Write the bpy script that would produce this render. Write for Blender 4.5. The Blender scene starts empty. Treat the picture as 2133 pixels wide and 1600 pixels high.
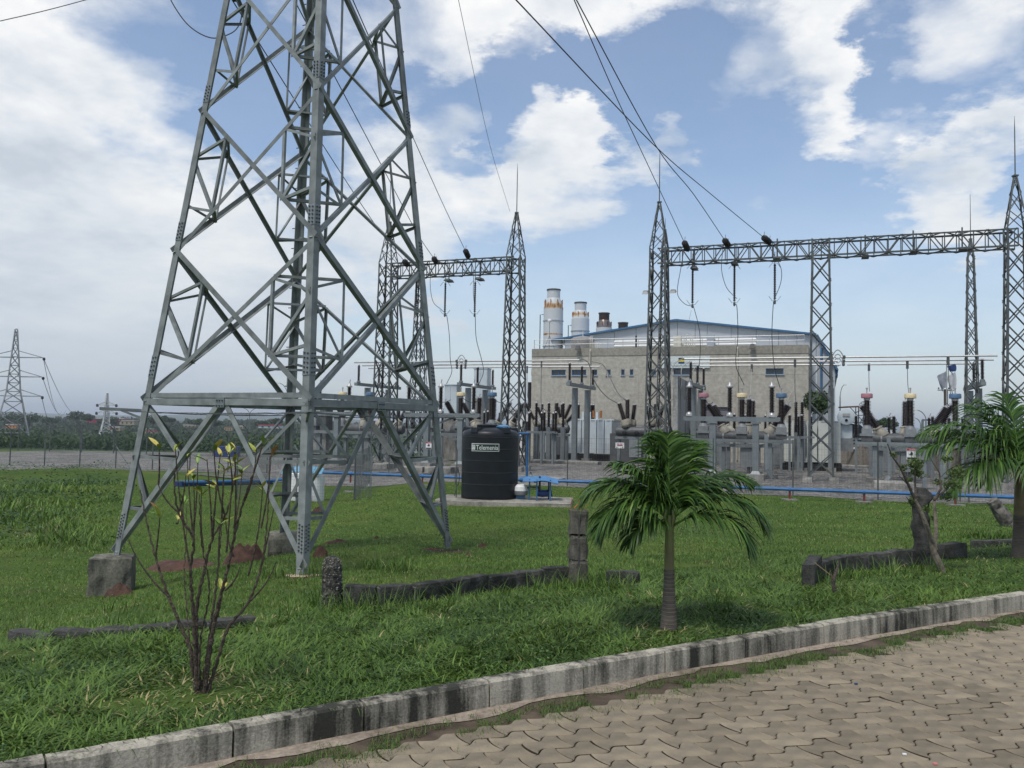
import bpy, math, random
import numpy as np
from mathutils import Vector, Matrix, noise as mnoise
R = math.radians
rnd = random.Random(7); rng = np.random.default_rng(7)
scene = bpy.context.scene
COL = scene.collection

# ------------------------------------------------------------------ camera
F = 1780.0; PITCH = R(2.8); ROLL = R(1.0); EYE = 1.8
cam = bpy.data.cameras.new('camera'); cam.sensor_width = 36; cam.lens = 36*F/2133
cam.clip_start = .05; cam.clip_end = 20000
camo = bpy.data.objects.new('camera', cam); COL.objects.link(camo)
_c, _s = math.cos(PITCH), math.sin(PITCH); _cr, _sr = math.cos(ROLL), math.sin(ROLL)
Uv = Vector((0, -_s, _c)); Fv = Vector((0, _c, _s))
Rv = Vector((_cr, 0, 0)) + Uv*_sr; Yv = Vector((-_sr, 0, 0)) + Uv*_cr
M = Matrix.Identity(4)
for i in range(3):
    M[i][0] = Rv[i]; M[i][1] = Yv[i]; M[i][2] = -Fv[i]
M[2][3] = EYE
camo.matrix_world = M
scene.camera = camo

# ------------------------------------------------------------------ world + sun
SUN_EL, SUN_AZ = 62, 215     # azimuth measured from +Y clockwise: sun behind the camera, to its left
SKY_STR = .14; SUN_STR = 2.3; CLOUD = 6.3
world = bpy.data.worlds.new('World'); scene.world = world; world.use_nodes = True
def build_world():
    nt = world.node_tree; nt.nodes.clear(); N = nt.nodes.new; L = nt.links.new
    out = N('ShaderNodeOutputWorld'); bg = N('ShaderNodeBackground'); L(bg.outputs[0], out.inputs[0])
    bg.inputs[1].default_value = SKY_STR
    sky = N('ShaderNodeTexSky'); sky.sky_type = 'NISHITA'; sky.sun_disc = False
    sky.sun_elevation = R(SUN_EL); sky.sun_rotation = R(SUN_AZ); sky.air_density = 1.0; sky.dust_density = 1.0; sky.ozone_density = 1.2
    tc = N('ShaderNodeTexCoord'); sep = N('ShaderNodeSeparateXYZ'); L(tc.outputs['Generated'], sep.inputs[0])
    def m(op, a, b=None, c=None, clamp=False):
        n = N('ShaderNodeMath'); n.operation = op; n.use_clamp = clamp
        for i, v in enumerate((a, b, c)):
            if v is None: continue
            if isinstance(v, (int, float)): n.inputs[i].default_value = v
            else: L(v, n.inputs[i])
        return n.outputs[0]
    # cloud layer seen in plan: direction divided by height
    zc = m('MAXIMUM', sep.outputs[2], 0.0); den = m('ADD', zc, .22)
    px = m('DIVIDE', sep.outputs[0], den); py = m('DIVIDE', sep.outputs[1], den)
    cb = N('ShaderNodeCombineXYZ'); L(px, cb.inputs[0]); L(py, cb.inputs[1])
    n1 = N('ShaderNodeTexNoise'); n1.inputs['Scale'].default_value = 2.3; n1.inputs['Detail'].default_value = 9; n1.inputs['Roughness'].default_value = .56
    n1.inputs['Distortion'].default_value = .35; L(cb.outputs[0], n1.inputs['Vector'])
    n2 = N('ShaderNodeTexNoise'); n2.inputs['Scale'].default_value = 5.5; n2.inputs['Detail'].default_value = 6; L(cb.outputs[0], n2.inputs['Vector'])
    cov = m('ADD', m('MULTIPLY', n1.outputs[0], 1.0), m('MULTIPLY', n2.outputs[0], .50))
    # banks of cloud (+) and gaps (-): (px, py, radius px, weight) as directions of the real sky
    banks = [(150,80,260,.16),(100,480,330,.22),(330,640,300,.2),(1350,10,360,.22),(1000,60,250,.08),(1700,40,220,.12),(1110,280,100,.26),(900,420,190,.2),
             (1180,430,160,.2),(1370,285,80,.24),(1600,420,230,.15),(1990,390,95,.24),(2110,160,180,.22),(1900,290,100,.22),(1710,210,90,.24),(700,560,260,.1),
             (380,190,180,-.20),(1110,160,120,-.36),(960,240,110,-.24),(1290,170,120,-.34),(1490,230,190,-.36),(1950,110,120,-.24),(1780,280,170,-.24),(1620,330,120,-.14),(1270,600,260,-.14),(640,270,170,-.14),(1900,640,330,-.10),
             (1480,620,300,-.14),(960,620,200,-.10)]
    # the banks have ragged outlines: their directions are looked up through a turbulent offset
    wn = N('ShaderNodeTexNoise'); wn.inputs['Scale'].default_value = 2.6; wn.inputs['Detail'].default_value = 7; wn.inputs['Roughness'].default_value = .62; L(cb.outputs[0], wn.inputs['Vector'])
    wc = N('ShaderNodeVectorMath'); wc.operation = 'SUBTRACT'; L(wn.outputs['Color'], wc.inputs[0]); wc.inputs[1].default_value = (.5, .5, .5)
    ws = N('ShaderNodeVectorMath'); ws.operation = 'SCALE'; L(wc.outputs[0], ws.inputs[0]); ws.inputs['Scale'].default_value = .30
    wa = N('ShaderNodeVectorMath'); wa.operation = 'ADD'; L(tc.outputs['Generated'], wa.inputs[0]); L(ws.outputs[0], wa.inputs[1]); wd_ = N('ShaderNodeVectorMath'); wd_.operation = 'NORMALIZE'; L(wa.outputs[0], wd_.inputs[0])
    for (bx, by, br, w) in banks:
        X = (bx-1066.5)/F; Y = (800-by)/F
        d = (Rv*X + Yv*Y + Fv).normalized(); ang = math.atan(br/F)
        dp = N('ShaderNodeVectorMath'); dp.operation = 'DOT_PRODUCT'; L(wd_.outputs[0], dp.inputs[0]); dp.inputs[1].default_value = d
        mr = N('ShaderNodeMapRange'); mr.interpolation_type = 'SMOOTHERSTEP'
        mr.inputs['From Min'].default_value = math.cos(ang*1.35); mr.inputs['From Max'].default_value = 1.0
        mr.inputs['To Min'].default_value = 0; mr.inputs['To Max'].default_value = w*1.25
        L(dp.outputs['Value'], mr.inputs['Value']); cov = m('ADD', cov, mr.outputs[0])
    mask = N('ShaderNodeMapRange'); mask.interpolation_type = 'SMOOTHSTEP'
    mask.inputs['From Min'].default_value = .60; mask.inputs['From Max'].default_value = 1.04; L(cov, mask.inputs['Value'])
    # soft veil low over the horizon
    veil = N('ShaderNodeMapRange'); veil.interpolation_type = 'SMOOTHSTEP'; veil.inputs['From Min'].default_value = .30; veil.inputs['From Max'].default_value = .0
    veil.inputs['To Min'].default_value = .06; veil.inputs['To Max'].default_value = .60; L(sep.outputs[2], veil.inputs['Value'])
    mk = m('MAXIMUM', m('MULTIPLY', mask.outputs[0], .97), veil.outputs[0])
    # cloud tone: thick = bright with grey bellies
    n3 = N('ShaderNodeTexNoise'); n3.inputs['Scale'].default_value = 3.1; n3.inputs['Detail'].default_value = 7; n3.inputs['Roughness'].default_value = .6; n3.noise_dimensions = '4D'; n3.inputs['W'].default_value = 3.3
    L(cb.outputs[0], n3.inputs['Vector'])
    cr = N('ShaderNodeValToRGB'); L(n3.outputs[0], cr.inputs[0])
    e = cr.color_ramp.elements; e[0].position = .33; e[0].color = (.60, .665, .74, 1); e[1].position = .66; e[1].color = (1.13, 1.11, 1.07, 1)
    k = e.new(.48); k.color = (.86, .89, .925, 1)
    # lower sky greyer than the cloud tops
    lowmix = N('ShaderNodeMapRange'); lowmix.inputs['From Min'].default_value = .02; lowmix.inputs['From Max'].default_value = .32; L(sep.outputs[2], lowmix.inputs['Value'])
    mx0 = N('ShaderNodeMix'); mx0.data_type = 'RGBA'; L(lowmix.outputs[0], mx0.inputs[0]); mx0.inputs[6].default_value = (.60, .68, .76, 1); L(cr.outputs[0], mx0.inputs[7])
    sc = N('ShaderNodeVectorMath'); sc.operation = 'SCALE'; L(mx0.outputs[2], sc.inputs[0]); sc.inputs['Scale'].default_value = CLOUD
    mix = N('ShaderNodeMix'); mix.data_type = 'RGBA'; L(mk, mix.inputs[0]); L(sky.outputs[0], mix.inputs[6]); L(sc.outputs[0], mix.inputs[7])
    L(mix.outputs[2], bg.inputs[0])
build_world()
sun = bpy.data.lights.new('sun', 'SUN'); sun.energy = SUN_STR; sun.angle = R(10); sun.color = (1, .96, .9)
suno = bpy.data.objects.new('sun', sun); COL.objects.link(suno)
_az = R(SUN_AZ); _el = R(SUN_EL)
sdir = Vector((math.sin(_az)*math.cos(_el), math.cos(_az)*math.cos(_el), math.sin(_el)))
suno.rotation_euler = sdir.to_track_quat('Z', 'Y').to_euler()
vs = scene.view_settings; vs.view_transform = 'Standard'; vs.look = 'None'; vs.gamma = 1; vs.use_curve_mapping = False; vs.exposure = .18

# ------------------------------------------------------------------ measuring: pixel of the photograph -> place in the world
def ray(px, py):
    X = (px-1066.5)/F; Y = (800-py)/F
    return Rv*X + Yv*Y + Fv
def AY(px, py, d):
    r = ray(px, py); return r*(d/r.y) + Vector((0, 0, EYE))
def AZ(px, py, z):
    r = ray(px, py); return r*((z-EYE)/r.z) + Vector((0, 0, EYE))

# ------------------------------------------------------------------ terrain
def kerb(x):
    xc = min(max(x, -8), 9); b = 5.62+.655*xc-.0075*xc*xc
    return b+(x-xc)*(.655-.015*xc)
def sst(a, b, x):
    t = min(max((x-a)/(b-a), 0), 1); return t*t*(3-2*t)
def interp(x, xs, ys): return float(np.interp(x, xs, ys))
def G(x, y):
    s = (y-kerb(x))*.85
    if s < -.02: return -.035
    if s < .12: return -.035 + (.115+.035)*min(1, (s+.02)/.14)
    z = interp(s, (.12, 1.2, 7, 13, 40), (.115, .10, -.33, -.70, -.70))
    z -= .42*sst(-3.0, -7.0, x)*sst(2.5, 6, s)*(1-sst(9, 22, s)*.0)
    amp = .035*sst(.6, 3, s)*(1-sst(16, 22, s))
    z += amp*mnoise.noise(Vector((x*.45, y*.45, 0)))*1.6
    # weedy bank in the left of the lawn
    if x < -5: z += .5*math.exp(-((x+15.5)/5.0)**2-((y-31)/5.0)**2)+.55*math.exp(-((x+21)/6.5)**2-((y-41)/3.5)**2)
    if y > 76:
        f = interp(y, (76, 200, 470, 700, 1000, 2500, 6000, 9000), (0, -4.3, -9.5, -6, -2, 1, 4, 6))
        z += f*sst(95, -30, x-.0*y) if y < 600 else f
        if y > 300: z += 3*mnoise.noise(Vector((x*.004, y*.004, 3)))*sst(300, 700, y)
        if y > 1500: z += 75*sst(2500, 6500, y)*max(0, mnoise.noise(Vector((x*.0011, y*.0006, 9)))+.25)
    return z
def ong(px, py):
    r = ray(px, py); lo, hi = .5, .5
    t = 1.0; o = Vector((0, 0, EYE))
    while t < 3000:
        p = o+r*t
        if p.z < G(p.x, p.y): break
        lo = t; t *= 1.02
    hi = t
    for _ in range(24):
        mid = (lo+hi)/2; p = o+r*mid
        if p.z < G(p.x, p.y): hi = mid
        else: lo = mid
    return o+r*hi
UX = Vector((.938, -.347, 0)); VX = Vector((.347, .938, 0)); ROTZ = math.atan2(-.347, .938)
YZ = -.70
C2P = Vector((15.2, 42.0, 0))
def col_pos(k): return C2P+UX*(8.05*(k-2)+(.42 if k == 3 else 0))
def on_line(px, P, D=UX, py=885):
    r = ray(px, py); a = r.x/r.y      # x = a*y
    t = (a*P.y-P.x)/(D.x-a*D.y); return P+D*t

# ------------------------------------------------------------------ materials
MATS = {}
def mat(name, col, rough=.7, metal=0.0, var=.15, scale=6.0, bump=0.0, bscale=None, col2=None, spec=.4, detail=6, stretch=None, randobj=0.0, thr=(.35, .65), trans=0):
    if name in MATS: return MATS[name]
    m = bpy.data.materials.new(name); m.use_nodes = True; nt = m.node_tree; N = nt.nodes.new; L = nt.links.new
    b = nt.nodes['Principled BSDF']; b.inputs['Roughness'].default_value = rough; b.inputs['Metallic'].default_value = metal
    b.inputs['Specular IOR Level'].default_value = spec
    tc = N('ShaderNodeTexCoord'); mp = N('ShaderNodeMapping'); L(tc.outputs['Object'], mp.inputs[0])
    if stretch: mp.inputs['Scale'].default_value = stretch
    nz = N('ShaderNodeTexNoise'); nz.inputs['Scale'].default_value = scale; nz.inputs['Detail'].default_value = detail; L(mp.outputs[0], nz.inputs['Vector'])
    cr = N('ShaderNodeValToRGB'); L(nz.outputs[0], cr.inputs[0])
    c = Vector(col); c2 = Vector(col2) if col2 else c*(1-var)
    e = cr.color_ramp.elements; e[0].position = thr[0]; e[0].color = (*c2, 1); e[1].position = thr[1]; e[1].color = (*(c*(1+var*.5) if not col2 else c), 1)
    o = cr.outputs[0]
    if randobj:
        oi = N('ShaderNodeObjectInfo'); hs = N('ShaderNodeHueSaturation'); mr = N('ShaderNodeMapRange')
        L(oi.outputs['Random'], mr.inputs['Value']); mr.inputs['To Min'].default_value = 1-randobj; mr.inputs['To Max'].default_value = 1+randobj
        L(mr.outputs[0], hs.inputs['Value']); L(o, hs.inputs['Color']); o = hs.outputs[0]
    L(o, b.inputs['Base Color'])
    if bump:
        bz = N('ShaderNodeTexNoise'); bz.inputs['Scale'].default_value = bscale or scale*5; bz.inputs['Detail'].default_value = 5; L(mp.outputs[0], bz.inputs['Vector'])
        bp = N('ShaderNodeBump'); bp.inputs['Strength'].default_value = bump; bp.inputs['Distance'].default_value = .02
        L(bz.outputs[0], bp.inputs['Height']); L(bp.outputs[0], b.inputs['Normal'])
    MATS[name] = m; return m
def streak_mat(name, base, dark, scale, zs=.12, thr=(.42, .58), rough=.9, spots=None, bump=.5, wt=(.5, .45), low=.12):
    """concrete with dark algae that runs down it"""
    if name in MATS: return MATS[name]
    m = bpy.data.materials.new(name); m.use_nodes = True; nt = m.node_tree; N = nt.nodes.new; L = nt.links.new
    b = nt.nodes['Principled BSDF']; b.inputs['Roughness'].default_value = rough; b.inputs['Specular IOR Level'].default_value = .25
    geo = N('ShaderNodeNewGeometry')
    def nz(sc, st, det=6):
        mp = N('ShaderNodeMapping'); mp.inputs['Scale'].default_value = st; L(geo.outputs['Position'], mp.inputs[0])
        n = N('ShaderNodeTexNoise'); n.inputs['Scale'].default_value = sc; n.inputs['Detail'].default_value = det; n.inputs['Roughness'].default_value = .65; L(mp.outputs[0], n.inputs['Vector']); return n.outputs[0]
    a = nz(scale, (1, 1, zs)); bb = nz(scale*low, (1, 1, .6), 3); f = nz(scale*6, (1, 1, 1), 4)
    def m2(op, x, y):
        n = N('ShaderNodeMath'); n.operation = op
        for i, v in enumerate((x, y)):
            if isinstance(v, (int, float)): n.inputs[i].default_value = v
            else: L(v, n.inputs[i])
        return n.outputs[0]
    s = m2('ADD', m2('ADD', m2('MULTIPLY', a, wt[0]), m2('MULTIPLY', bb, wt[1])), m2('MULTIPLY', f, .1))
    cr = N('ShaderNodeValToRGB'); L(s, cr.inputs[0]); e = cr.color_ramp.elements
    e[0].position = thr[0]; e[0].color = (*dark, 1); e[1].position = thr[1]; e[1].color = (*base, 1)
    o = cr.outputs[0]
    fr = N('ShaderNodeMapRange'); L(f, fr.inputs['Value']); fr.inputs['From Min'].default_value = .3; fr.inputs['From Max'].default_value = .7; fr.inputs['To Min'].default_value = .78; fr.inputs['To Max'].default_value = 1.15
    hs = N('ShaderNodeHueSaturation'); L(o, hs.inputs['Color']); L(fr.outputs[0], hs.inputs['Value']); o = hs.outputs[0]
    L(o, b.inputs['Base Color'])
    bp = N('ShaderNodeBump'); bp.inputs['Strength'].default_value = bump; bp.inputs['Distance'].default_value = .01; L(f, bp.inputs['Height']); L(bp.outputs[0], b.inputs['Normal'])
    MATS[name] = m; return m
def leaf_mat(name, c1, c2, rough=.5, trans=.25, c3=None):
    """foliage: tone attribute picks the hue of each leaf"""
    m = bpy.data.materials.new(name); m.use_nodes = True; nt = m.node_tree; N = nt.nodes.new; L = nt.links.new
    b = nt.nodes['Principled BSDF']; b.inputs['Roughness'].default_value = rough; b.inputs['Specular IOR Level'].default_value = .3
    at = N('ShaderNodeAttribute'); at.attribute_name = 'tone'
    cr = N('ShaderNodeValToRGB'); L(at.outputs['Fac'], cr.inputs[0]); e = cr.color_ramp.elements
    e[0].color = (*c1, 1); e[1].color = (*c2, 1); e[1].position = .9 if c3 else 1
    if c3: k = e.new(1.0); k.color = (*c3, 1)
    L(cr.outputs[0], b.inputs['Base Color'])
    if trans:
        tr = N('ShaderNodeBsdfTranslucent'); L(cr.outputs[0], tr.inputs[0]); mx = N('ShaderNodeMixShader'); mx.inputs[0].default_value = trans
        L(b.outputs[0], mx.inputs[1]); L(tr.outputs[0], mx.inputs[2]); L(mx.outputs[0], nt.nodes['Material Output'].inputs[0])
    MATS[name] = m; return m

GALV = mat('galvanised_steel', (.205, .222, .214), .6, .10, .28, 5, .15, 60, spec=.4, randobj=.22)
GALVD = mat('weathered_galvanised_steel', (.095, .105, .103), .6, .25, .3, 5, .1, 50, randobj=.15)
GALVL = mat('pale_galvanised_steel', (.185, .208, .212), .5, .12, .12, 4, randobj=.08)
BOLT = mat('dark_bolt_steel', (.07, .075, .075), .6, .4)
CONC = streak_mat('stained_concrete', (.22, .21, .165), (.035, .037, .03), 5, .3, (.44, .64))
PLINTH = streak_mat('plinth_concrete', (.30, .29, .26), (.10, .10, .09), 3, .4, (.4, .6))
KERBM = streak_mat('kerb_concrete', (.42, .385, .31), (.040, .040, .032), 11, .07, (.515, .68), wt=(.50, .60), low=.13)
OLDW = streak_mat('blackened_old_concrete', (.085, .083, .075), (.016, .017, .015), 7, 1, (.42, .62), bump=1)
MORT = streak_mat('old_mortar', (.13, .125, .115), (.05, .05, .045), 7, 1, (.4, .62))
WALLC = streak_mat('building_concrete', (.43, .405, .345), (.37, .348, .295), .6, .5, (.36, .62), bump=.1)
WALLP = streak_mat('parapet_concrete', (.31, .29, .245), (.24, .225, .19), .9, .3, (.4, .6), bump=.1)
FIREW = streak_mat('blast_wall_concrete', (.36, .36, .34), (.10, .10, .10), 1.3, .18, (.42, .56))
RETW = streak_mat('retaining_wall_concrete', (.30, .27, .23), (.08, .07, .06), 1.4, .15, (.42, .58))
SHED = mat('shed_sheet_metal', (.40, .43, .46), .5, .1, .05, 1.2)
BLUE = mat('blue_trim_paint', (.045, .13, .25), .45, 0, .15, 3)
PIPEB = mat('blue_pipe_paint', (.035, .14, .33), .4, 0, .25, 3)
PORC = mat('brown_porcelain', (.024, .013, .012), .38, 0, .25, 8, spec=.4)
PORCD = mat('dark_brown_porcelain', (.014, .009, .009), .42, 0, .2, 8, spec=.35)
BEIGE = mat('beige_turret_paint', (.36, .33, .26), .5, 0, .15, 5)
GREYB = mat('grey_equipment_paint', (.22, .235, .24), .5, .1, .15, 4, randobj=.1)
GREYD = mat('dark_grey_housing', (.10, .105, .105), .55, .2, .2, 5)
RAD = mat('pale_radiator_paint', (.52, .58, .60), .45, 0, .08, 2)
RAD2 = mat('cream_radiator_paint', (.58, .60, .55), .45, 0, .08, 2)
PINK = mat('pink_cap_paint', (.36, .16, .19), .5); CREAM = mat('cream_cap_paint', (.66, .55, .33), .5); BLUEC = mat('blue_cap_paint', (.08, .15, .25), .5)
ALU = mat('aluminium_tube', (.42, .42, .41), .45, .4, .1, 3)
CABLE = mat('dark_cable', (.05, .052, .055), .6); CABLEL = mat('pale_cable', (.34, .33, .30), .6)
BLK = mat('black_plastic', (.008, .010, .013), .42, 0, .3, 3, .03, 90, spec=.35)
WHITE = mat('white_paint', (.72, .72, .70), .5, 0, .05, 3); RED = mat('red_paint', (.42, .03, .03), .5); BLACKP = mat('black_print', (.012, .012, .012), .6)
YEL = mat('yellow_paint', (.7, .55, .06), .5); DKBL = mat('dark_blue_paint', (.02, .05, .16), .5)
GLASS = mat('dark_window_glass', (.018, .028, .04), .12, 0, .2, 2, spec=.7)
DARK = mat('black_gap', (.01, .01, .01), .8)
RUST = mat('rusty_metal', (.30, .12, .04), .85, 0, .5, 4, .3)
DIRT = mat('red_laterite_soil', (.085, .045, .032), .95, 0, .4, 7, .8, 30)
SHUT = mat('grey_shutter', (.22, .21, .23), .6)
BARK = mat('grey_brown_bark', (.085, .07, .055), .9, 0, .5, 12, .7, 50)
DBARK = mat('dark_purple_bark', (.045, .033, .030), .85, 0, .5, 14, .6, 60)
PALMT = mat('ringed_palm_trunk', (.12, .10, .08), .85, 0, .35, 10, .5, 40, stretch=(1, 1, 6))
CROWN = mat('green_crownshaft', (.20, .24, .075), .5, 0, .3, 6, stretch=(1, 1, .4), col2=(.15, .14, .06))
ROOFW = mat('pale_roof_sheet', (.55, .55, .53), .5); ROOFR = mat('red_roof_sheet', (.33, .03, .05), .6)
TARP = mat('dark_tarpaulin', (.03, .04, .05), .6)

# ------------------------------------------------------------------ mesh helpers
class MB:
    def __init__(s): s.v = []; s.f = []; s.mi = []
    def add(s, vs, fs, mi=0):
        n = len(s.v); s.v += [tuple(v) for v in vs]; s.f += [tuple(i+n for i in f) for f in fs]; s.mi += [mi]*len(fs); return s
    def box(s, c, d, ax=None, mi=0, top=1.0):
        c = Vector(c); X, Y, Z = ax if ax else (Vector((1, 0, 0)), Vector((0, 1, 0)), Vector((0, 0, 1)))
        hx, hy, hz = d[0]/2, d[1]/2, d[2]/2; vs = []
        for sz in (-1, 1):
            k = top if sz > 0 else 1
            for sx, sy in ((-1, -1), (1, -1), (1, 1), (-1, 1)): vs.append(c+X*hx*sx*k+Y*hy*sy*k+Z*hz*sz)
        return s.add(vs, [(0, 3, 2, 1), (4, 5, 6, 7), (0, 1, 5, 4), (1, 2, 6, 5), (2, 3, 7, 6), (3, 0, 4, 7)], mi)
    def ang(s, p0, p1, w, t, a, b, mi=0):
        """steel angle: heel on p0-p1, flanges along a and b"""
        p0, p1, a, b = map(Vector, (p0, p1, a, b)); ax = (p1-p0).normalized()
        a = (a-ax*a.dot(ax)).normalized(); b = (b-ax*b.dot(ax)); b = (b-a*b.dot(a)).normalized()
        prof = [(0, 0), (w, 0), (w, t), (t, t), (t, w), (0, w)]
        vs = [p+a*x+b*y for p in (p0, p1) for x, y in prof]
        fs = [(i, (i+1) % 6, (i+1) % 6+6, i+6) for i in range(6)]+[(0, 3, 2, 1), (0, 5, 4, 3), (6, 7, 8, 9), (6, 9, 10, 11)]
        return s.add(vs, fs, mi)
    def tube(s, pts, r, n=6, mi=0, cap=True):
        pts = [Vector(p) for p in pts]; rs = r if isinstance(r, (list, tuple)) else [r]*len(pts); vs = []; fs = []
        t0 = (pts[1]-pts[0]).normalized(); u = t0.orthogonal().normalized()
        for i, p in enumerate(pts):
            t = (pts[min(i+1, len(pts)-1)]-pts[max(i-1, 0)]).normalized()
            u = (u-t*u.dot(t)).normalized(); w = t.cross(u)
            for k in range(n): a = 2*math.pi*k/n; vs.append(p+(u*math.cos(a)+w*math.sin(a))*rs[i])
        for i in range(len(pts)-1):
            for k in range(n): fs.append((i*n+k, i*n+(k+1) % n, (i+1)*n+(k+1) % n, (i+1)*n+k))
        if cap: fs += [tuple(range(n-1, -1, -1)), tuple(range((len(pts)-1)*n, len(pts)*n))]
        return s.add(vs, fs, mi)
    def lathe(s, prof, n=16, p=(0, 0, 0), ax=(0, 0, 1), mi=0, cap=True):
        """prof: (radius, height) along axis ax from p"""
        p = Vector(p); ax = Vector(ax).normalized(); u = ax.orthogonal().normalized(); w = ax.cross(u); vs = []; fs = []
        for r, h in prof:
            for k in range(n): a = 2*math.pi*k/n; vs.append(p+ax*h+(u*math.cos(a)+w*math.sin(a))*r)
        for i in range(len(prof)-1):
            for k in range(n): fs.append((i*n+k, i*n+(k+1) % n, (i+1)*n+(k+1) % n, (i+1)*n+k))
        if cap: fs += [tuple(range(n-1, -1, -1)), tuple(range((len(prof)-1)*n, len(prof)*n))]
        return s.add(vs, fs, mi)
    def mesh(s, name, mats, smooth=False):
        me = bpy.data.meshes.new(name); me.from_pydata(s.v, [], s.f)
        for m in (mats if isinstance(mats, (list, tuple)) else [mats]): me.materials.append(m)
        if any(s.mi): me.polygons.foreach_set('material_index', s.mi)
        if smooth:
            me.polygons.foreach_set('use_smooth', [True]*len(me.polygons))
            try: me.set_sharp_from_angle(angle=R(40))
            except Exception: pass
        me.update(); return me
    def obj(s, name, mats, parent=None, smooth=False, loc=None, label=None, kind=None):
        return link(name, s.mesh(name, mats, smooth), parent, loc, label, kind)
def link(name, data, parent=None, loc=None, label=None, kind=None, rot=None):
    o = bpy.data.objects.new(name, data); COL.objects.link(o)
    if parent: o.parent = parent
    if loc is not None: o.location = loc
    if rot is not None: o.rotation_euler = rot
    if label: o['label'] = label
    if kind: o['kind'] = kind
    return o
def tag(o, label, cat, group=None, kind=None):
    o['label'] = label; o['category'] = cat
    if group: o['group'] = group
    if kind: o['kind'] = kind
    return o
def thing(name, label, cat, loc=(0, 0, 0), rz=0, group=None):
    o = link(name, None, None, loc, None, None, (0, 0, rz)); o.empty_display_size = .2; return tag(o, label, cat, group)
def structure(o): o['kind'] = 'structure'; return o
def copy_tree(o, parent=None):
    c = o.copy(); COL.objects.link(c); c.parent = parent
    for ch in list(o.children): copy_tree(ch, c)
    return c
def big_mesh(name, verts, faces_flat, sizes, m, tone=None, smooth=False):
    me = bpy.data.meshes.new(name); nv = len(verts); me.vertices.add(nv); me.vertices.foreach_set('co', verts.astype(np.float32).ravel())
    nl = len(faces_flat); me.loops.add(nl); me.loops.foreach_set('vertex_index', faces_flat.astype(np.int32))
    me.polygons.add(len(sizes)); st = np.concatenate([[0], np.cumsum(sizes)[:-1]]).astype(np.int32)
    me.polygons.foreach_set('loop_start', st); me.polygons.foreach_set('loop_total', sizes.astype(np.int32))
    if smooth: me.polygons.foreach_set('use_smooth', np.ones(len(sizes), bool))
    me.materials.append(m); me.update(calc_edges=True)
    if tone is not None:
        a = me.attributes.new('tone', 'FLOAT', 'POINT'); a.data.foreach_set('value', tone.astype(np.float32))
    return me
def text_mesh(s, size, m, ext=.002):
    cu = bpy.data.curves.new('text', 'FONT'); cu.body = s; cu.size = size; cu.extrude = ext; cu.resolution_u = 2
    o = bpy.data.objects.new('text', cu); COL.objects.link(o)
    dg = bpy.context.evaluated_depsgraph_get(); dg.update(); me = bpy.data.meshes.new_from_object(o.evaluated_get(dg))
    bpy.data.objects.remove(o); me.materials.clear(); me.materials.append(m); return me
def vn(me):
    a = np.zeros(len(me.vertices)*3, np.float32); me.vertices.foreach_get('co', a); return a.reshape(-1, 3)

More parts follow.
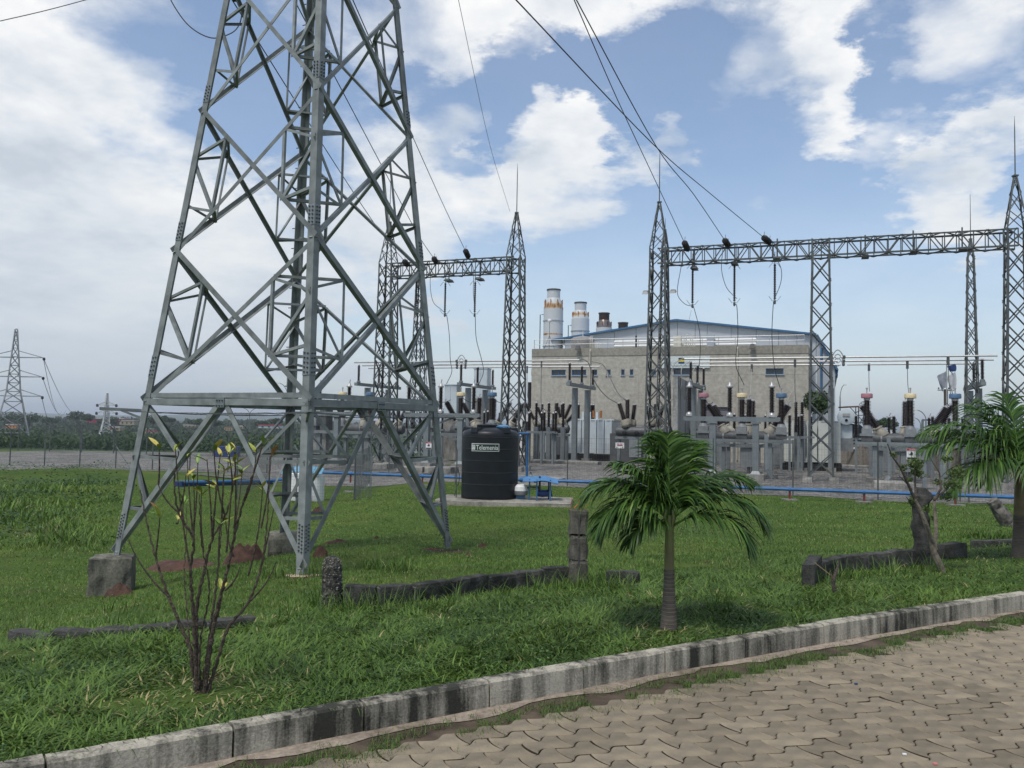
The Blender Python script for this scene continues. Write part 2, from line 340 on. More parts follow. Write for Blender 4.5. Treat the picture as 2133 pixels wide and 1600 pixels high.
# ================================================================== ground, yard, paving
def _foot(a, z, cx=-3.629, cy=14.5): r = 2.457-.1343*z; a = R(a)+.3051; return (cx+.013*z+r*math.cos(a), cy+r*math.sin(a))
tpx = _foot(-90, -2.08)+_foot(0, -2.15)+_foot(90, -2.18)
def ground_material():
    m = bpy.data.materials.new('lawn_and_soil'); m.use_nodes = True; nt = m.node_tree; N = nt.nodes.new; L = nt.links.new
    b = nt.nodes['Principled BSDF']; b.inputs['Roughness'].default_value = .95; b.inputs['Specular IOR Level'].default_value = .1
    geo = N('ShaderNodeNewGeometry')
    def nz(sc, det=6, rough=.6):
        n = N('ShaderNodeTexNoise'); n.inputs['Scale'].default_value = sc; n.inputs['Detail'].default_value = det; n.inputs['Roughness'].default_value = rough; L(geo.outputs['Position'], n.inputs['Vector']); return n.outputs[0]
    def ramp(f, pts):
        c = N('ShaderNodeValToRGB'); L(f, c.inputs[0]); e = c.color_ramp.elements; e[0].position, e[0].color = pts[0][0], (*pts[0][1], 1); e[1].position, e[1].color = pts[-1][0], (*pts[-1][1], 1)
        for p, q in pts[1:-1]: k = e.new(p); k.color = (*q, 1)
        return c.outputs[0]
    base = ramp(nz(.35, 8, .7), [(.3, (.045, .085, .017)), (.5, (.07, .115, .022)), (.7, (.105, .135, .03))])
    fine = nz(14, 6, .75)
    soil = ramp(nz(3, 5), [(.35, (.05, .035, .022)), (.65, (.10, .075, .045))])
    mixf = N('ShaderNodeMapRange'); L(nz(1.1, 7, .7), mixf.inputs['Value']); mixf.inputs['From Min'].default_value = .56; mixf.inputs['From Max'].default_value = .72; mixf.inputs['To Max'].default_value = .7
    earth = mixf.outputs[0]
    for (ex, ey, er) in ((-2.13, 6.05, .50), (1.52, 8.2, .32), (tpx[0], tpx[1], .4), (tpx[2], tpx[3], .5), (tpx[4], tpx[5], .4)):
        dn = N('ShaderNodeVectorMath'); dn.operation = 'DISTANCE'; nn_ = N('ShaderNodeTexNoise'); nn_.inputs['Scale'].default_value = 3.5; L(geo.outputs['Position'], nn_.inputs['Vector']); sx_ = N('ShaderNodeVectorMath'); sx_.operation = 'MULTIPLY_ADD'; L(nn_.outputs['Color'], sx_.inputs[0]); sx_.inputs[1].default_value = (.7, .7, 0); L(geo.outputs['Position'], sx_.inputs[2])
        fl = N('ShaderNodeVectorMath'); fl.operation = 'MULTIPLY'; L(sx_.outputs[0], fl.inputs[0]); fl.inputs[1].default_value = (1, 1, 0); L(fl.outputs[0], dn.inputs[0]); dn.inputs[1].default_value = (ex+.35, ey+.35, 0)
        r2 = N('ShaderNodeMapRange'); L(dn.outputs['Value'], r2.inputs['Value']); r2.inputs['From Min'].default_value = er; r2.inputs['From Max'].default_value = er*.5; r2.inputs['To Max'].default_value = .95
        mm_ = N('ShaderNodeMath'); mm_.operation = 'MAXIMUM'; L(earth, mm_.inputs[0]); L(r2.outputs[0], mm_.inputs[1]); earth = mm_.outputs[0]
    mx = N('ShaderNodeMix'); mx.data_type = 'RGBA'; L(earth, mx.inputs[0]); L(base, mx.inputs[6]); L(soil, mx.inputs[7])
    hs = N('ShaderNodeHueSaturation'); mr = N('ShaderNodeMapRange'); L(fine, mr.inputs['Value']); mr.inputs['From Min'].default_value = .3; mr.inputs['From Max'].default_value = .7; mr.inputs['To Min'].default_value = .55; mr.inputs['To Max'].default_value = 1.25
    L(mr.outputs[0], hs.inputs['Value']); L(mx.outputs[2], hs.inputs['Color'])
    sp = N('ShaderNodeSeparateXYZ'); L(geo.outputs['Position'], sp.inputs[0]); dm = N('ShaderNodeMapRange'); L(sp.outputs[1], dm.inputs['Value']); dm.inputs['From Min'].default_value = 85; dm.inputs['From Max'].default_value = 110
    wd = ramp(nz(.03, 9, .7), [(.35, (.022, .042, .018)), (.65, (.05, .075, .03))]); m3 = N('ShaderNodeMix'); m3.data_type = 'RGBA'; L(dm.outputs[0], m3.inputs[0]); L(hs.outputs[0], m3.inputs[6]); L(wd, m3.inputs[7])
    L(m3.outputs[2], b.inputs['Base Color'])
    bp = N('ShaderNodeBump'); bp.inputs['Strength'].default_value = .8; bp.inputs['Distance'].default_value = .04; L(fine, bp.inputs['Height']); L(bp.outputs[0], b.inputs['Normal'])
    return m
def grid_sheet(name, xs, ys, zf, m):
    # rows follow the kerb near it and straighten with distance
    sk = lambda x, q: q+kerb(min(max(x, -14), 20))*(1-sst(20, 70, q))
    nx, ny = len(xs), len(ys); v = np.array([(x, sk(x, y), zf(x, sk(x, y))) for y in ys for x in xs])
    i = np.arange(nx-1)[None, :]+np.arange(ny-1)[:, None]*nx
    q = np.stack([i, i+1, i+1+nx, i+nx], -1).reshape(-1)
    me = big_mesh(name, v, q, np.full(len(q)//4, 4), m, smooth=True); return link(name, me)
xs = np.concatenate([-np.geomspace(9000, 34, 26)[:-1], np.arange(-34, 34.1, .5), np.geomspace(34.7, 9000, 26)])
ys = np.concatenate([[-60, -20, -8, -3, -1, -.3, -.03, .01, .06, .12, .145, .3, .6, 1.0], np.arange(1.4, 42, .5), np.arange(42, 110, 3), np.geomspace(112, 9500, 60)])
ground = structure(grid_sheet('ground', xs, ys, G, ground_material()))
ground['label'] = 'grassy ground sloping down from the kerb to the switchyard and valley'

GRAV = bpy.data.materials.new('crushed_grey_gravel')
def grav(m, c0, c1, c2, sc):
    m.use_nodes = True; nt = m.node_tree; N = nt.nodes.new; L = nt.links.new; b = nt.nodes['Principled BSDF']; b.inputs['Roughness'].default_value = .95; b.inputs['Specular IOR Level'].default_value = .2
    geo = N('ShaderNodeNewGeometry'); v = N('ShaderNodeTexVoronoi'); v.inputs['Scale'].default_value = sc; L(geo.outputs['Position'], v.inputs['Vector'])
    n = N('ShaderNodeTexNoise'); n.inputs['Scale'].default_value = .5; n.inputs['Detail'].default_value = 7; L(geo.outputs['Position'], n.inputs['Vector'])
    sx = N('ShaderNodeSeparateXYZ'); L(v.outputs['Color'], sx.inputs[0])
    a = N('ShaderNodeMath'); a.operation = 'MULTIPLY_ADD'; L(sx.outputs[0], a.inputs[0]); a.inputs[1].default_value = .45
    s = N('ShaderNodeMath'); s.operation = 'MULTIPLY'; L(n.outputs[0], s.inputs[0]); s.inputs[1].default_value = .6; L(s.outputs[0], a.inputs[2])
    cr = N('ShaderNodeValToRGB'); L(a.outputs[0], cr.inputs[0]); e = cr.color_ramp.elements; e[0].position = .2; e[0].color = (*c0, 1); e[1].position = .75; e[1].color = (*c2, 1); k = e.new(.45); k.color = (*c1, 1)
    L(cr.outputs[0], b.inputs['Base Color'])
    bp = N('ShaderNodeBump'); bp.inputs['Strength'].default_value = .9; bp.inputs['Distance'].default_value = .03; L(v.outputs['Distance'], bp.inputs['Height']); L(bp.outputs[0], b.inputs['Normal'])
grav(GRAV, (.04, .039, .037), (.115, .109, .10), (.24, .23, .21), 9)
# yard: front edge runs along u through (0,36.6)
def yard_sheet():
    us = np.arange(-52, 75, 1.0); vs_ = np.concatenate([np.arange(0, 8, .5), np.arange(8, 44, 1.5)]); O = Vector((0, 36.5, 0)); v = []
    for j, b in enumerate(vs_):
        for a in us:
            w = .55*mnoise.noise(Vector((a*.35, 0, 5)))+.25*mnoise.noise(Vector((a*1.3, 0, 1))) if j == 0 else 0
            p = O+UX*a+VX*(b+w); v.append((p.x, p.y, G(p.x, p.y)+.012))
    nx = len(us); i = np.arange(nx-1)[None, :]+np.arange(len(vs_)-1)[:, None]*nx
    q = np.stack([i, i+1, i+1+nx, i+nx], -1).reshape(-1)
    return structure(link('gravel_yard', big_mesh('gravel_yard', np.array(v), q, np.full(len(q)//4, 4), GRAV)))
yard_sheet()
# paving: soil bed, gutter strip, kerb, pavers
def kpt(x): return Vector((x, kerb(x), 0))
def kdir(x): return (kpt(x+.05)-kpt(x-.05)).normalized()
def knor(x): d = kdir(x); return Vector((-d.y, d.x, 0))     # away from the road
def strip(name, s0, s1, z, m, x0=-9, x1=16, step=.12, jag=0.0, th=0):
    xs_ = np.arange(x0, x1, step); v = []
    for i, x in enumerate(xs_):
        n = knor(x); p = kpt(x); j = jag*mnoise.noise(Vector((x*2.3, s0, 0)))+jag*.5*mnoise.noise(Vector((x*8, s0, 0)))
        v += [tuple(p+n*(s0+j)+Vector((0, 0, z))), tuple(p+n*s1+Vector((0, 0, z)))]
    f = [(2*i, 2*i+2, 2*i+3, 2*i+1) for i in range(len(xs_)-1)]
    b = MB(); b.v = v; b.f = f; b.mi = [0]*len(f); return structure(b.obj(name, m))
SOILB = mat('brown_joint_soil', (.105, .078, .052), .95, 0, .5, 4, .9, 25, col2=(.040, .028, .018), detail=10)
strip('soil_verge', -14, -.02, .001, SOILB)
GUT = streak_mat('cement_gutter', (.34, .28, .22), (.15, .12, .09), 5, 1, (.42, .58))
g_ = strip('gutter_strip', -.10, .005, .006, GUT, jag=.10)
g_['label'] = 'broken cement gutter strip along the foot of the kerb'
# kerb stones, one part each
kerb_root = structure(thing('kerb', 'long streaked concrete kerb dividing the lawn from the pavers', 'kerb')); del kerb_root['category']
x = -7.0; kerbs = []
random.seed(3)
joints = [x]
while x < 14: x += rnd.uniform(.62, .84); joints.append(x)
for a, b_ in zip(joints[:-1], joints[1:]):
    m_ = MB(); n = 7; hz = .165+rnd.uniform(-.004, .004); off = rnd.uniform(-.009, .009); g = .0055
    pts = np.linspace(a+g, b_-g, n); vs_ = []
    for t in pts:
        p = kpt(t)+knor(t)*off; nn = knor(t); jz = .006*mnoise.noise(Vector((t*9, 1, 0))); jf = .006*mnoise.noise(Vector((t*14, 5, 0)))
        for (s_, z_) in ((0, -.06), (0, hz*.55), (.003+jf, hz-.014+jz), (.016+jf, hz+jz), (.105, hz+jz), (.12, hz-.012), (.12, -.06)): vs_.append(p+nn*s_+Vector((0, 0, z_)))
    fs = [(i*7+k, (i+1)*7+k, (i+1)*7+k+1, i*7+k+1) for i in range(n-1) for k in range(6)]+[tuple(range(6, -1, -1)), tuple(range((n-1)*7, n*7))]
    m_.add(vs_, fs); m_.obj('kerb_stone', KERBM, kerb_root)
# wavy interlocking pavers
PAVE = mat('worn_buff_paver', (.262, .215, .148), .9, 0, .22, 7, .35, 90, col2=(.15, .13, .096), detail=10, randobj=.2, spec=.2, thr=(.3, .68))
PL, PH_ = .246, .160      # length of a paver and width of a course
def paver_mesh():
    g = .0040; n = 14; hw = lambda t: .026*(math.sin(2*math.pi*t)+.24*math.sin(4*math.pi*t))
    out = []
    for k in range(n): t = .42+k/n; out.append((t*PL, -PH_+hw(t-.5)))                      # near edge
    for k in range(6): u = k/6; out.append(((1.42+.03*u)*PL-.055*u*(1-u), (-PH_+hw(.92))*(1-u)+hw(1.45)*u))
    for k in range(n): t = 1.45-k/n; out.append((t*PL, hw(t)))                             # far edge
    for k in range(6): u = 1-k/6; out.append(((.42+.03*u)*PL-.055*u*(1-u), (-PH_+hw(-.08))*(1-u)+hw(.45)*u))
    c = Vector((PL*.935, -PH_/2)); N_ = len(out)
    def inset(d):
        r = []
        for i in range(N_):
            p = Vector(out[i]); q = Vector(out[(i+1) % N_])-Vector(out[i-1]); nn = Vector((-q.y, q.x)).normalized(); r.append(p+nn*d)
        return r
    m_ = MB(); vs_ = [(p.x-c.x, p.y-c.y, -.05) for p in inset(g)]+[(p.x-c.x, p.y-c.y, -.006) for p in inset(g)]+[(p.x-c.x, p.y-c.y, 0) for p in inset(g+.006)]
    fs = [(i, (i+1) % N_, N_+(i+1) % N_, N_+i) for i in range(N_)]+[(N_+i, N_+(i+1) % N_, 2*N_+(i+1) % N_, 2*N_+i) for i in range(N_)]+[tuple(range(2*N_, 3*N_))]
    m_.add(vs_, fs); m_.mi = [1]*N_+[0]*(N_+1); return m_.mesh('paver', [PAVE, mat('darkened_joint_face', (.055, .042, .03), .95, 0, .4, 30)])  # soil-brown paver sides: the darkness of the gaps is put into their colour
pm = paver_mesh(); paving = structure(thing('paving', 'forecourt paved with wavy interlocking buff pavers', 'paving')); del paving['category']
kd = kdir(1.5); kn = Vector((-kd.y, kd.x, 0)); kang = math.atan2(kd.y, kd.x); P0 = kpt(1.5); cand = []
def inview(p, mx=60, my=90):
    v = p-Vector((0, 0, EYE)); f = v.dot(Fv)
    if f < .3: return None
    X = 1066.5+F*v.dot(Rv)/f; Y = 800-F*v.dot(Yv)/f
    return (X, Y) if (-mx < X < 2133+mx and -400 < Y < 1600+my) else None
for i in range(-60, 60):
    for j in range(1, 60):
        p = P0+kd*((i+.5*(j % 2))*PL)-kn*(.10+j*PH_)
        s_ = (p.y-kerb(p.x))*.85
        edge = -.35-.13*mnoise.noise(Vector((p.x*1.1, 0, 2)))-.1*mnoise.noise(Vector((p.x*3.1, 0, 7)))
        e2 = -.27
        if s_ > e2: continue
        cover = s_ > edge
        if cover and rnd.random() < .8: continue
        q = inview(p, 260, 260)
        if q: cand.append((p.length, p, cover))
cand.sort(key=lambda t: t[0]); rest = MB()
for k, (_, p, cover) in enumerate(cand):
    z = .014+rnd.gauss(0, .0020)-(.006 if cover else 0); rot = (rnd.gauss(0, .012), rnd.gauss(0, .012), kang+rnd.gauss(0, .008))
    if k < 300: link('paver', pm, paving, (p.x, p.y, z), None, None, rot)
    else:
        c, s2 = math.cos(rot[2]), math.sin(rot[2])
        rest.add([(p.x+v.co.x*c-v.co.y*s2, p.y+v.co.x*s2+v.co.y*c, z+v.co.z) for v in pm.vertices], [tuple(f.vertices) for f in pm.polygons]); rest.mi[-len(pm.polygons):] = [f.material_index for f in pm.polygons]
if rest.v: rest.obj('pavers', [PAVE, MATS['darkened_joint_face']], paving, kind='stuff')
# few litter bits
for k, (px_, py_, mm) in enumerate([(1884, 1571, WHITE), (1948, 1591, mat('pink_scrap', (.6, .2, .2), .6)), (1783, 1424, DKBL)]):
    p = AZ(px_, py_, .02); tag(MB().box((0, 0, 0), (.02, .014, .008)).obj('litter', mm, None, False, p), ['white scrap of litter on the pavers', 'pink scrap of litter on the pavers at the bottom', 'dark blue scrap of litter on the pavers'][k], 'litter')

# ================================================================== the big pylon in the foreground
TW = dict(cx=-3.629, cy=14.5, th=.3051, r0=2.457, k=.1343, lx=.013, ly=.0033)
LEV = [.306, 2.753, 5.115, 7.441, 9.72, 11.9]
FOOT = {'N': -2.08, 'L': -2.16, 'R': -2.155, 'B': -2.183}; ANG = {'N': -90, 'R': 0, 'B': 90, 'L': 180}; ORD = 'NRBL'
def tpt(leg, z):
    r = TW['r0']-TW['k']*z; a = R(ANG[leg])+TW['th']
    return Vector((TW['cx']+TW['lx']*z+r*math.cos(a), TW['cy']+TW['ly']*z+r*math.sin(a), z+EYE))
tower = thing('transmission_tower', 'huge galvanised lattice pylon in the lawn left of the water tank', 'pylon', (TW['cx'], TW['cy'], -.4))
TOFF = -Vector((TW['cx'], TW['cy'], -.4))
def tmem(name, p0, p1, w, a, b, t=.010, m=GALV):
    return MB().ang(p0+TOFF, p1+TOFF, w, t, a, b).obj(name, m, tower)
def face(i):
    A, B = ORD[i], ORD[(i+1) % 4]; d = (tpt(B, 0)-tpt(A, 0)).normalized(); nrm = Vector((d.y, -d.x, 0))   # outward
    return A, B, d, nrm
for A in ORD:
    i = ORD.index(A); _, _, d1, n1 = face(i); _, _, d0, n0 = face((i-1) % 4)
    w = .128
    zs = [FOOT[A]]+LEV
    for z0, z1, ww in ((FOOT[A]-.02, LEV[0], w), (LEV[0], LEV[2], w*.98), (LEV[2], LEV[5], w*.93)):
        tmem('leg', tpt(A, z0), tpt(A, z1), ww, d1, -d0, .013)
    # splice plates with bolts
    for zc, h in ((LEV[0]+.55, .36), (LEV[1]+.34, .32), (LEV[2]+.32, .3)):
        for dd, nn in ((d1, n1), (-d0, n0)):
            p0 = tpt(A, zc-h/2)+nn*.003; p1 = tpt(A, zc+h/2)+nn*.003; ax = (p1-p0).normalized()
            c = (p0+p1)/2+dd*(.062)+TOFF; X = (dd-ax*dd.dot(ax)).normalized()
            o = MB().box(c, (.128, .01, h), (X, nn, ax)).obj('splice_plate', GALVL, tower)
            bm_ = MB()
            for r_ in range(5):
                for q in (-.03, .03):
                    pb = c+ax*(-h/2+.04+r_*(h-.08)/4+(.012 if q > 0 else 0))+X*q; bm_.lathe([(.013, 0), (.013, .018), (.007, .02)], 6, pb+nn*.004, nn)
            bm_.obj('bolts', BOLT, o, kind='stuff')
    zf = FOOT[A]
    bm_ = MB()
    for r_ in range(8):
        for dd, nn in ((d1, n1), (-d0, n0)):
            for q in (.035, .085):
                zz = zf+.28+r_*.05+(.02 if q > .05 else 0)
                pb = tpt(A, zz)+TOFF+dd*q; bm_.lathe([(.012, -.002), (.012, .016), (.006, .018)], 6, pb, nn)
    bm_.obj('bolts', BOLT, tower, kind='stuff')
    # step bolts on the back leg
    if A == 'B':
        for z in np.arange(-1.2, 9, .38):
            p = tpt(A, z)+TOFF+d1*.05; MB().tube([p, p+n1*.13], .009, 5).obj('step_bolt', BOLT, tower)
def lerp(a, b, t): return a+(b-a)*t
for i in range(4):
    A, B, d, nr = face(i); Z = Vector((0, 0, 1))
    # upper X panels
    for k in range(5):
        z0, z1 = LEV[k], LEV[k+1]; a0, a1, b0, b1 = tpt(A, z0), tpt(A, z1), tpt(B, z0), tpt(B, z1)
        wd = .085-.008*k; off = nr*(-.016)
        e1, e2 = (a1, b0), (b1, a0)
        # thick one outside the leg flange, thin one inside
        for q, (p, r_) in enumerate((e1, e2)):
            o_ = nr*(.006 if q == 0 else -.022); pl = (r_-p).cross(nr).normalized()
            if (pl.z < 0) == (q == 0): pl = -pl
            ex = (r_-p).normalized()*.04
            tmem('brace', p+o_-ex*.5+d*(.02 if p is a1 else -.02), r_+o_+ex*.5, wd if q == 0 else wd*.82, pl, -nr, .008)
        # redundants near both legs
        W0 = (b0-a0).length; W1 = (b1-a1).length; tx = W1/(W0+W1)
        X_ = lerp(a1, b0, tx)
        for (t1, t0, s_) in ((a1, a0, 1), (b1, b0, -1)):
            cu = lerp(t1, X_, .5); cd = lerp(t0, X_, .5); l1 = lerp(t1, t0, 1/3); l2 = lerp(t1, t0, 2/3)
            i_ = -nr*.03
            for (p, q, ww) in ((cu, l1, .042), (cu, cd, .045), (l1, cd, .05), (l2, cd, .045)):
                ax = (q-p).normalized(); pl = ax.cross(nr).normalized()
                if k > 3 and ww < .045: continue
                tmem('redundant', p+i_, q+i_, ww, pl, -nr, .005)
    # plan struts across each corner
    _, C_, d2, n2 = face((i+1) % 4)
    for k in range(4):
        z0, z1 = LEV[k], LEV[k+1]
        def half(P, Q, up):
            a0, a1, b0, b1 = tpt(P, z0), tpt(P, z1), tpt(Q, z0), tpt(Q, z1); W0 = (b0-a0).length; W1 = (b1-a1).length; X_ = lerp(a1, b0, W1/(W0+W1))
            return lerp(a1 if up else a0, X_, .5)
        for up in (True, False):
            p, q = half(B, A, up), half(B, C_, up); tmem('plan_strut', p-nr*.04, q-n2*.04, .045, Z, (p-q).cross(Z).normalized(), .005)
    # belt at the waist
    zB = LEV[0]; a, b = tpt(A, zB), tpt(B, zB)
    tmem('belt', a+nr*.012+Z*.03, b+nr*.012+Z*.03, .10, -Z, -nr, .010)
    tmem('belt', a-nr*.02+Z*.045, b-nr*.02+Z*.045, .075, Z, -nr, .008)
    mid = (a+b)/2
    g = MB().box(mid+TOFF+nr*.024+Z*(-.03), (.17, .012, .15), (d, nr, Z)).obj('gusset_plate', GALVL, tower)
    bm_ = MB()
    for sx in (-.055, 0, .055):
        for sz in (-.05, .03): bm_.lathe([(.012, 0), (.012, .016)], 6, mid+TOFF+nr*.03+d*sx+Z*(sz-.03), nr)
    bm_.obj('bolts', BOLT, g, kind='stuff')
    # lower K panel
    for P, sgn in ((A, -1), (B, 1)):
        ft = tpt(P, FOOT[P]+.05); top = tpt(P, zB); m_ = mid+d*sgn*.03+Z*-.06
        ax = (ft-m_).normalized(); pl = ax.cross(nr).normalized(); pl = pl if pl.z > 0 else -pl
        tmem('brace', m_+nr*.0-nr*.01, ft+nr*-.01, .085, pl, -nr, .009)
        l1, l2 = lerp(top, ft, .36), lerp(top, ft, .70); q1, q2 = lerp(m_, ft, .36), lerp(m_, ft, .70)
        i_ = -nr*.03
        for (p, q, ww) in ((top, q1, .055), (l1, q1, .05), (l1, q2, .05), (l2, q2, .045)):
            ax = (q-p).normalized(); pl2 = ax.cross(nr).normalized(); pl2 = pl2 if pl2.z < 0 else -pl2
            tmem('redundant', p+i_, q+i_, ww, pl2, -nr, .006)
    # plan bracing between belt middles, and plan struts low down
    b2, c2 = tpt(B, zB), tpt(C_, zB); mid2 = (b2+c2)/2
    tmem('plan_brace', mid+Z*-.02, mid2+Z*-.02, .07, Z, (mid-mid2).cross(Z).normalized(), .007)
    for t_ in (.36, .70):
        q1 = lerp(mid, tpt(B, FOOT[B]+.05), t_); q2 = lerp(mid2, tpt(B, FOOT[B]+.05), t_)
        tmem('plan_strut', q1-nr*.04, q2-n2*.04, .045, Z, (q1-q2).cross(Z).normalized(), .005)
    # long plan ties low down
    q1 = lerp(mid, tpt(A, FOOT[A]), .36); q3 = lerp(mid, tpt(B, FOOT[B]), .36)
# anti-climb barbed wire on outriggers round the waist
def barbed(p0, p1, sag, name='barbed_wire'):
    n = 26; b = MB(); pts = [lerp(p0, p1, t/n)+Vector((0, 0, -sag*4*(t/n)*(1-t/n)+.012*mnoise.noise(Vector((t*.7, p0.z*9, 0))))) for t in range(n+1)]
    b.tube(pts, .0035, 4)
    L_ = (p1-p0).length; 
    for k in range(int(L_/.11)):
        t = (k+.5)/(L_/.11); i_ = min(int(t*n), n-1); p = lerp(pts[i_], pts[i_+1], t*n-i_); q = Vector((rnd.uniform(-1, 1), rnd.uniform(-1, 1), rnd.uniform(-1, 1))).normalized()*.017
        b.add([p-q, p+q, p+Vector((.004, 0, .004))], [(0, 1, 2)])
    return b.obj(name, GALVD, tower)
zb = .12
outs = {}
for A in ORD:
    i = ORD.index(A); _, _, d1, n1 = face(i); _, _, d0, n0 = face((i-1) % 4); o_ = (n0+n1).normalized(); base = tpt(A, zb)+TOFF
    tip = base+o_*.62+Vector((0, 0, .02)); outs[A] = (base, tip, o_)
    MB().ang(base, tip, .045, .005, Vector((0, 0, 1)), o_.cross(Vector((0, 0, 1)))).obj('outrigger', GALV, tower)
    MB().ang(base-Vector((0, 0, .12)), base+o_*.3, .035, .005, Vector((0, 0, 1)), o_.cross(Vector((0, 0, 1)))).obj('outrigger', GALV, tower)
for i in range(4):
    A, B = ORD[i], ORD[(i+1) % 4]
    for t in (.3, .5, .72, .98): barbed(lerp(outs[A][0], outs[A][1], t), lerp(outs[B][0], outs[B][1], t), .03)
# foundation blocks
def rough_block(name, c, w, d_, h, m, taper=.92, rz=.3, seed=0, sub=5, amp=.012, parent=None):
    b = MB(); n = sub; ax = []
    vs_ = {}; idx = {}
    def P(i, j, k):
        key = (i, j, k)
        if key in idx: return idx[key]
        u, v, t = i/n-.5, j/n-.5, k/n; s_ = 1-(1-taper)*t
        p = Vector((u*w*s_, v*d_*s_, t*h)); q = p*6+Vector((seed, seed*2, 0)); p += Vector((mnoise.noise(q), mnoise.noise(q+Vector((9, 0, 0))), mnoise.noise(q+Vector((0, 9, 0)))))*amp*2
        for e, L_ in ((abs(u) == .5, 1),):
            pass
        nb = (abs(u) > .49)+(abs(v) > .49)+(t > .99)
        if nb >= 2: p.x *= 1-.006*nb/max(w, .3); p.y *= 1-.05*nb; p.z *= 1-.012*nb
        c_, s2 = math.cos(rz), math.sin(rz); idx[key] = len(b.v); b.v.append((p.x*c_-p.y*s2, p.x*s2+p.y*c_, p.z)); return idx[key]
    for i in range(n):
        for j in range(n):
            b.f.append((P(i, j, n), P(i+1, j, n), P(i+1, j+1, n), P(i, j+1, n)))
    for i in range(n):
        for k in range(n):
            b.f += [(P(i, 0, k), P(i+1, 0, k), P(i+1, 0, k+1), P(i, 0, k+1)), (P(i+1, n, k), P(i, n, k), P(i, n, k+1), P(i+1, n, k+1)),
                    (P(0, i+1, k), P(0, i, k), P(0, i, k+1), P(0, i+1, k+1)), (P(n, i, k), P(n, i+1, k), P(n, i+1, k+1), P(n, i, k+1))]
    b.mi = [0]*len(b.f); return b.obj(name, m, parent, False, c)
for A, w, lab in (('L', .66, 'tall stained concrete footing block under the left leg of the big pylon'), ('B', .62, 'low pale concrete footing under the back leg of the big pylon'),
                  ('N', .5, 'broken buff concrete pad half buried at the near leg of the big pylon')):
    p = tpt(A, FOOT[A]); g = G(p.x, p.y); top = p.z+(.0 if A != 'N' else -.03)
    rough_block('footing', (p.x, p.y, min(g-.15, top-.5)), w, w, top-min(g-.15, top-.5), CONC if A != 'N' else mat('buff_broken_concrete', (.42, .34, .22), .9, 0, .4, 12, .5), .93, .3, ord(A)).__setitem__('label', lab)
for o in [o for o in COL.objects if o.name.startswith('footing')]: o['category'] = 'footing'; o['group'] = 'footings of the big pylon'

# ================================================================== red earth heaps
def heap(px_, py_, wpx, hpx, label, seed):
    p = ong(px_, py_); sc = p.y/F; w, h = wpx*sc*.85, hpx*sc*.8; b = MB(); n, mm = 22, 9; vs_ = []
    for j in range(mm+1):
        r = j/mm
        for k in range(n):
            a = 2*math.pi*k/n; q = Vector((math.cos(a)*r*2+seed, math.sin(a)*r*2, seed)); rr = r*(1+.25*mnoise.noise(q*.9)); z = h*.8*(1-r**3.2)*(1+.55*mnoise.noise(q*1.6))+.035*mnoise.noise(q*6)*(1-r)-.03*r
            vs_.append((math.cos(a)*rr*w/2, math.sin(a)*rr*w*.32, z))
    fs = [(j*n+k, j*n+(k+1) % n, (j+1)*n+(k+1) % n, (j+1)*n+k) for j in range(mm) for k in range(n)]
    b.add(vs_, fs); o = b.obj('soil_heap', DIRT, None, True, (p.x, p.y, G(p.x, p.y)-.01)); tag(o, label, 'heap', 'heaps of red soil on the lawn')
for k, a in enumerate([(250, 1240, 75, 32, 'red soil heap in front of the left footing block'), (385, 1182, 190, 26, 'long low ridge of red soil running right from the left footing'),
                       (510, 1172, 110, 52, 'largest red soil heap, between the shrub and the back leg'), (668, 1160, 46, 34, 'red soil heap just right of the near pylon leg'),
                       (662, 1070, 34, 18, 'small orange soil heap beyond the near pylon leg'), (1005, 1140, 26, 14, 'small red clod right of the right pylon leg'),
                       (705, 1130, 70, 10, 'flat dark red earth patch beyond the stony post'), (975, 1158, 26, 9, 'flat red clod in the grass below the right leg'),
                       (785, 1122, 16, 9, 'tiny red clod in the grass between the pylon legs'), (905, 1146, 90, 7, 'scraped earth round the foot of the right pylon leg'),
                       (1473, 1173, 20, 9, 'small orange clod in the lawn right of the palm trunk')]): heap(*a[:5], k+1.3)

# ================================================================== lattice gantries of the switchyard
def lattice_col(root, P, z0, z1, w0, w1, pan, lw, rot=ROTZ, nm=('leg', 'brace'), m=GALVD, extend=None, bw=None):
    """four-legged lattice, P world xy; root at P"""
    c, s_ = math.cos(rot), math.sin(rot); e1 = Vector((c, s_, 0)); e2 = Vector((-s_, c, 0)); bw = bw or lw*.55
    Q = Vector((P.x, P.y, 0))-Vector(root.location)
    def cr(i, z):
        t = (z-z0)/(z1-z0); w = (w0+(w1-w0)*t)/2; sx, sy = ((-1, -1), (1, -1), (1, 1), (-1, 1))[i]; return Q+e1*sx*w+e2*sy*w+Vector((0, 0, z))
    for i in range(4):
        sx, sy = ((-1, -1), (1, -1), (1, 1), (-1, 1))[i]; MB().ang(cr(i, z0), cr(i, z1), lw, lw*.12, e1*-sx, e2*-sy).obj(nm[0], m, root)
    zs = [z0+.05]; hh = (z1-z0)/pan
    for k in range(pan): zs.append(z0+hh*(k+1))
    for i in range(4):
        j = (i+1) % 4; fn = (e2*-1, e1, e2, e1*-1)[i]
        for k in range(pan):
            for q, (a, b) in enumerate(((cr(i, zs[k]), cr(j, zs[k+1])), (cr(j, zs[k]), cr(i, zs[k+1])))):
                ax = (b-a).normalized(); MB().ang(a+fn*(.004 if q else -.02), b+fn*(.004 if q else -.02), bw, .006, ax.cross(fn), -fn).obj(nm[1], m, root)
    return cr
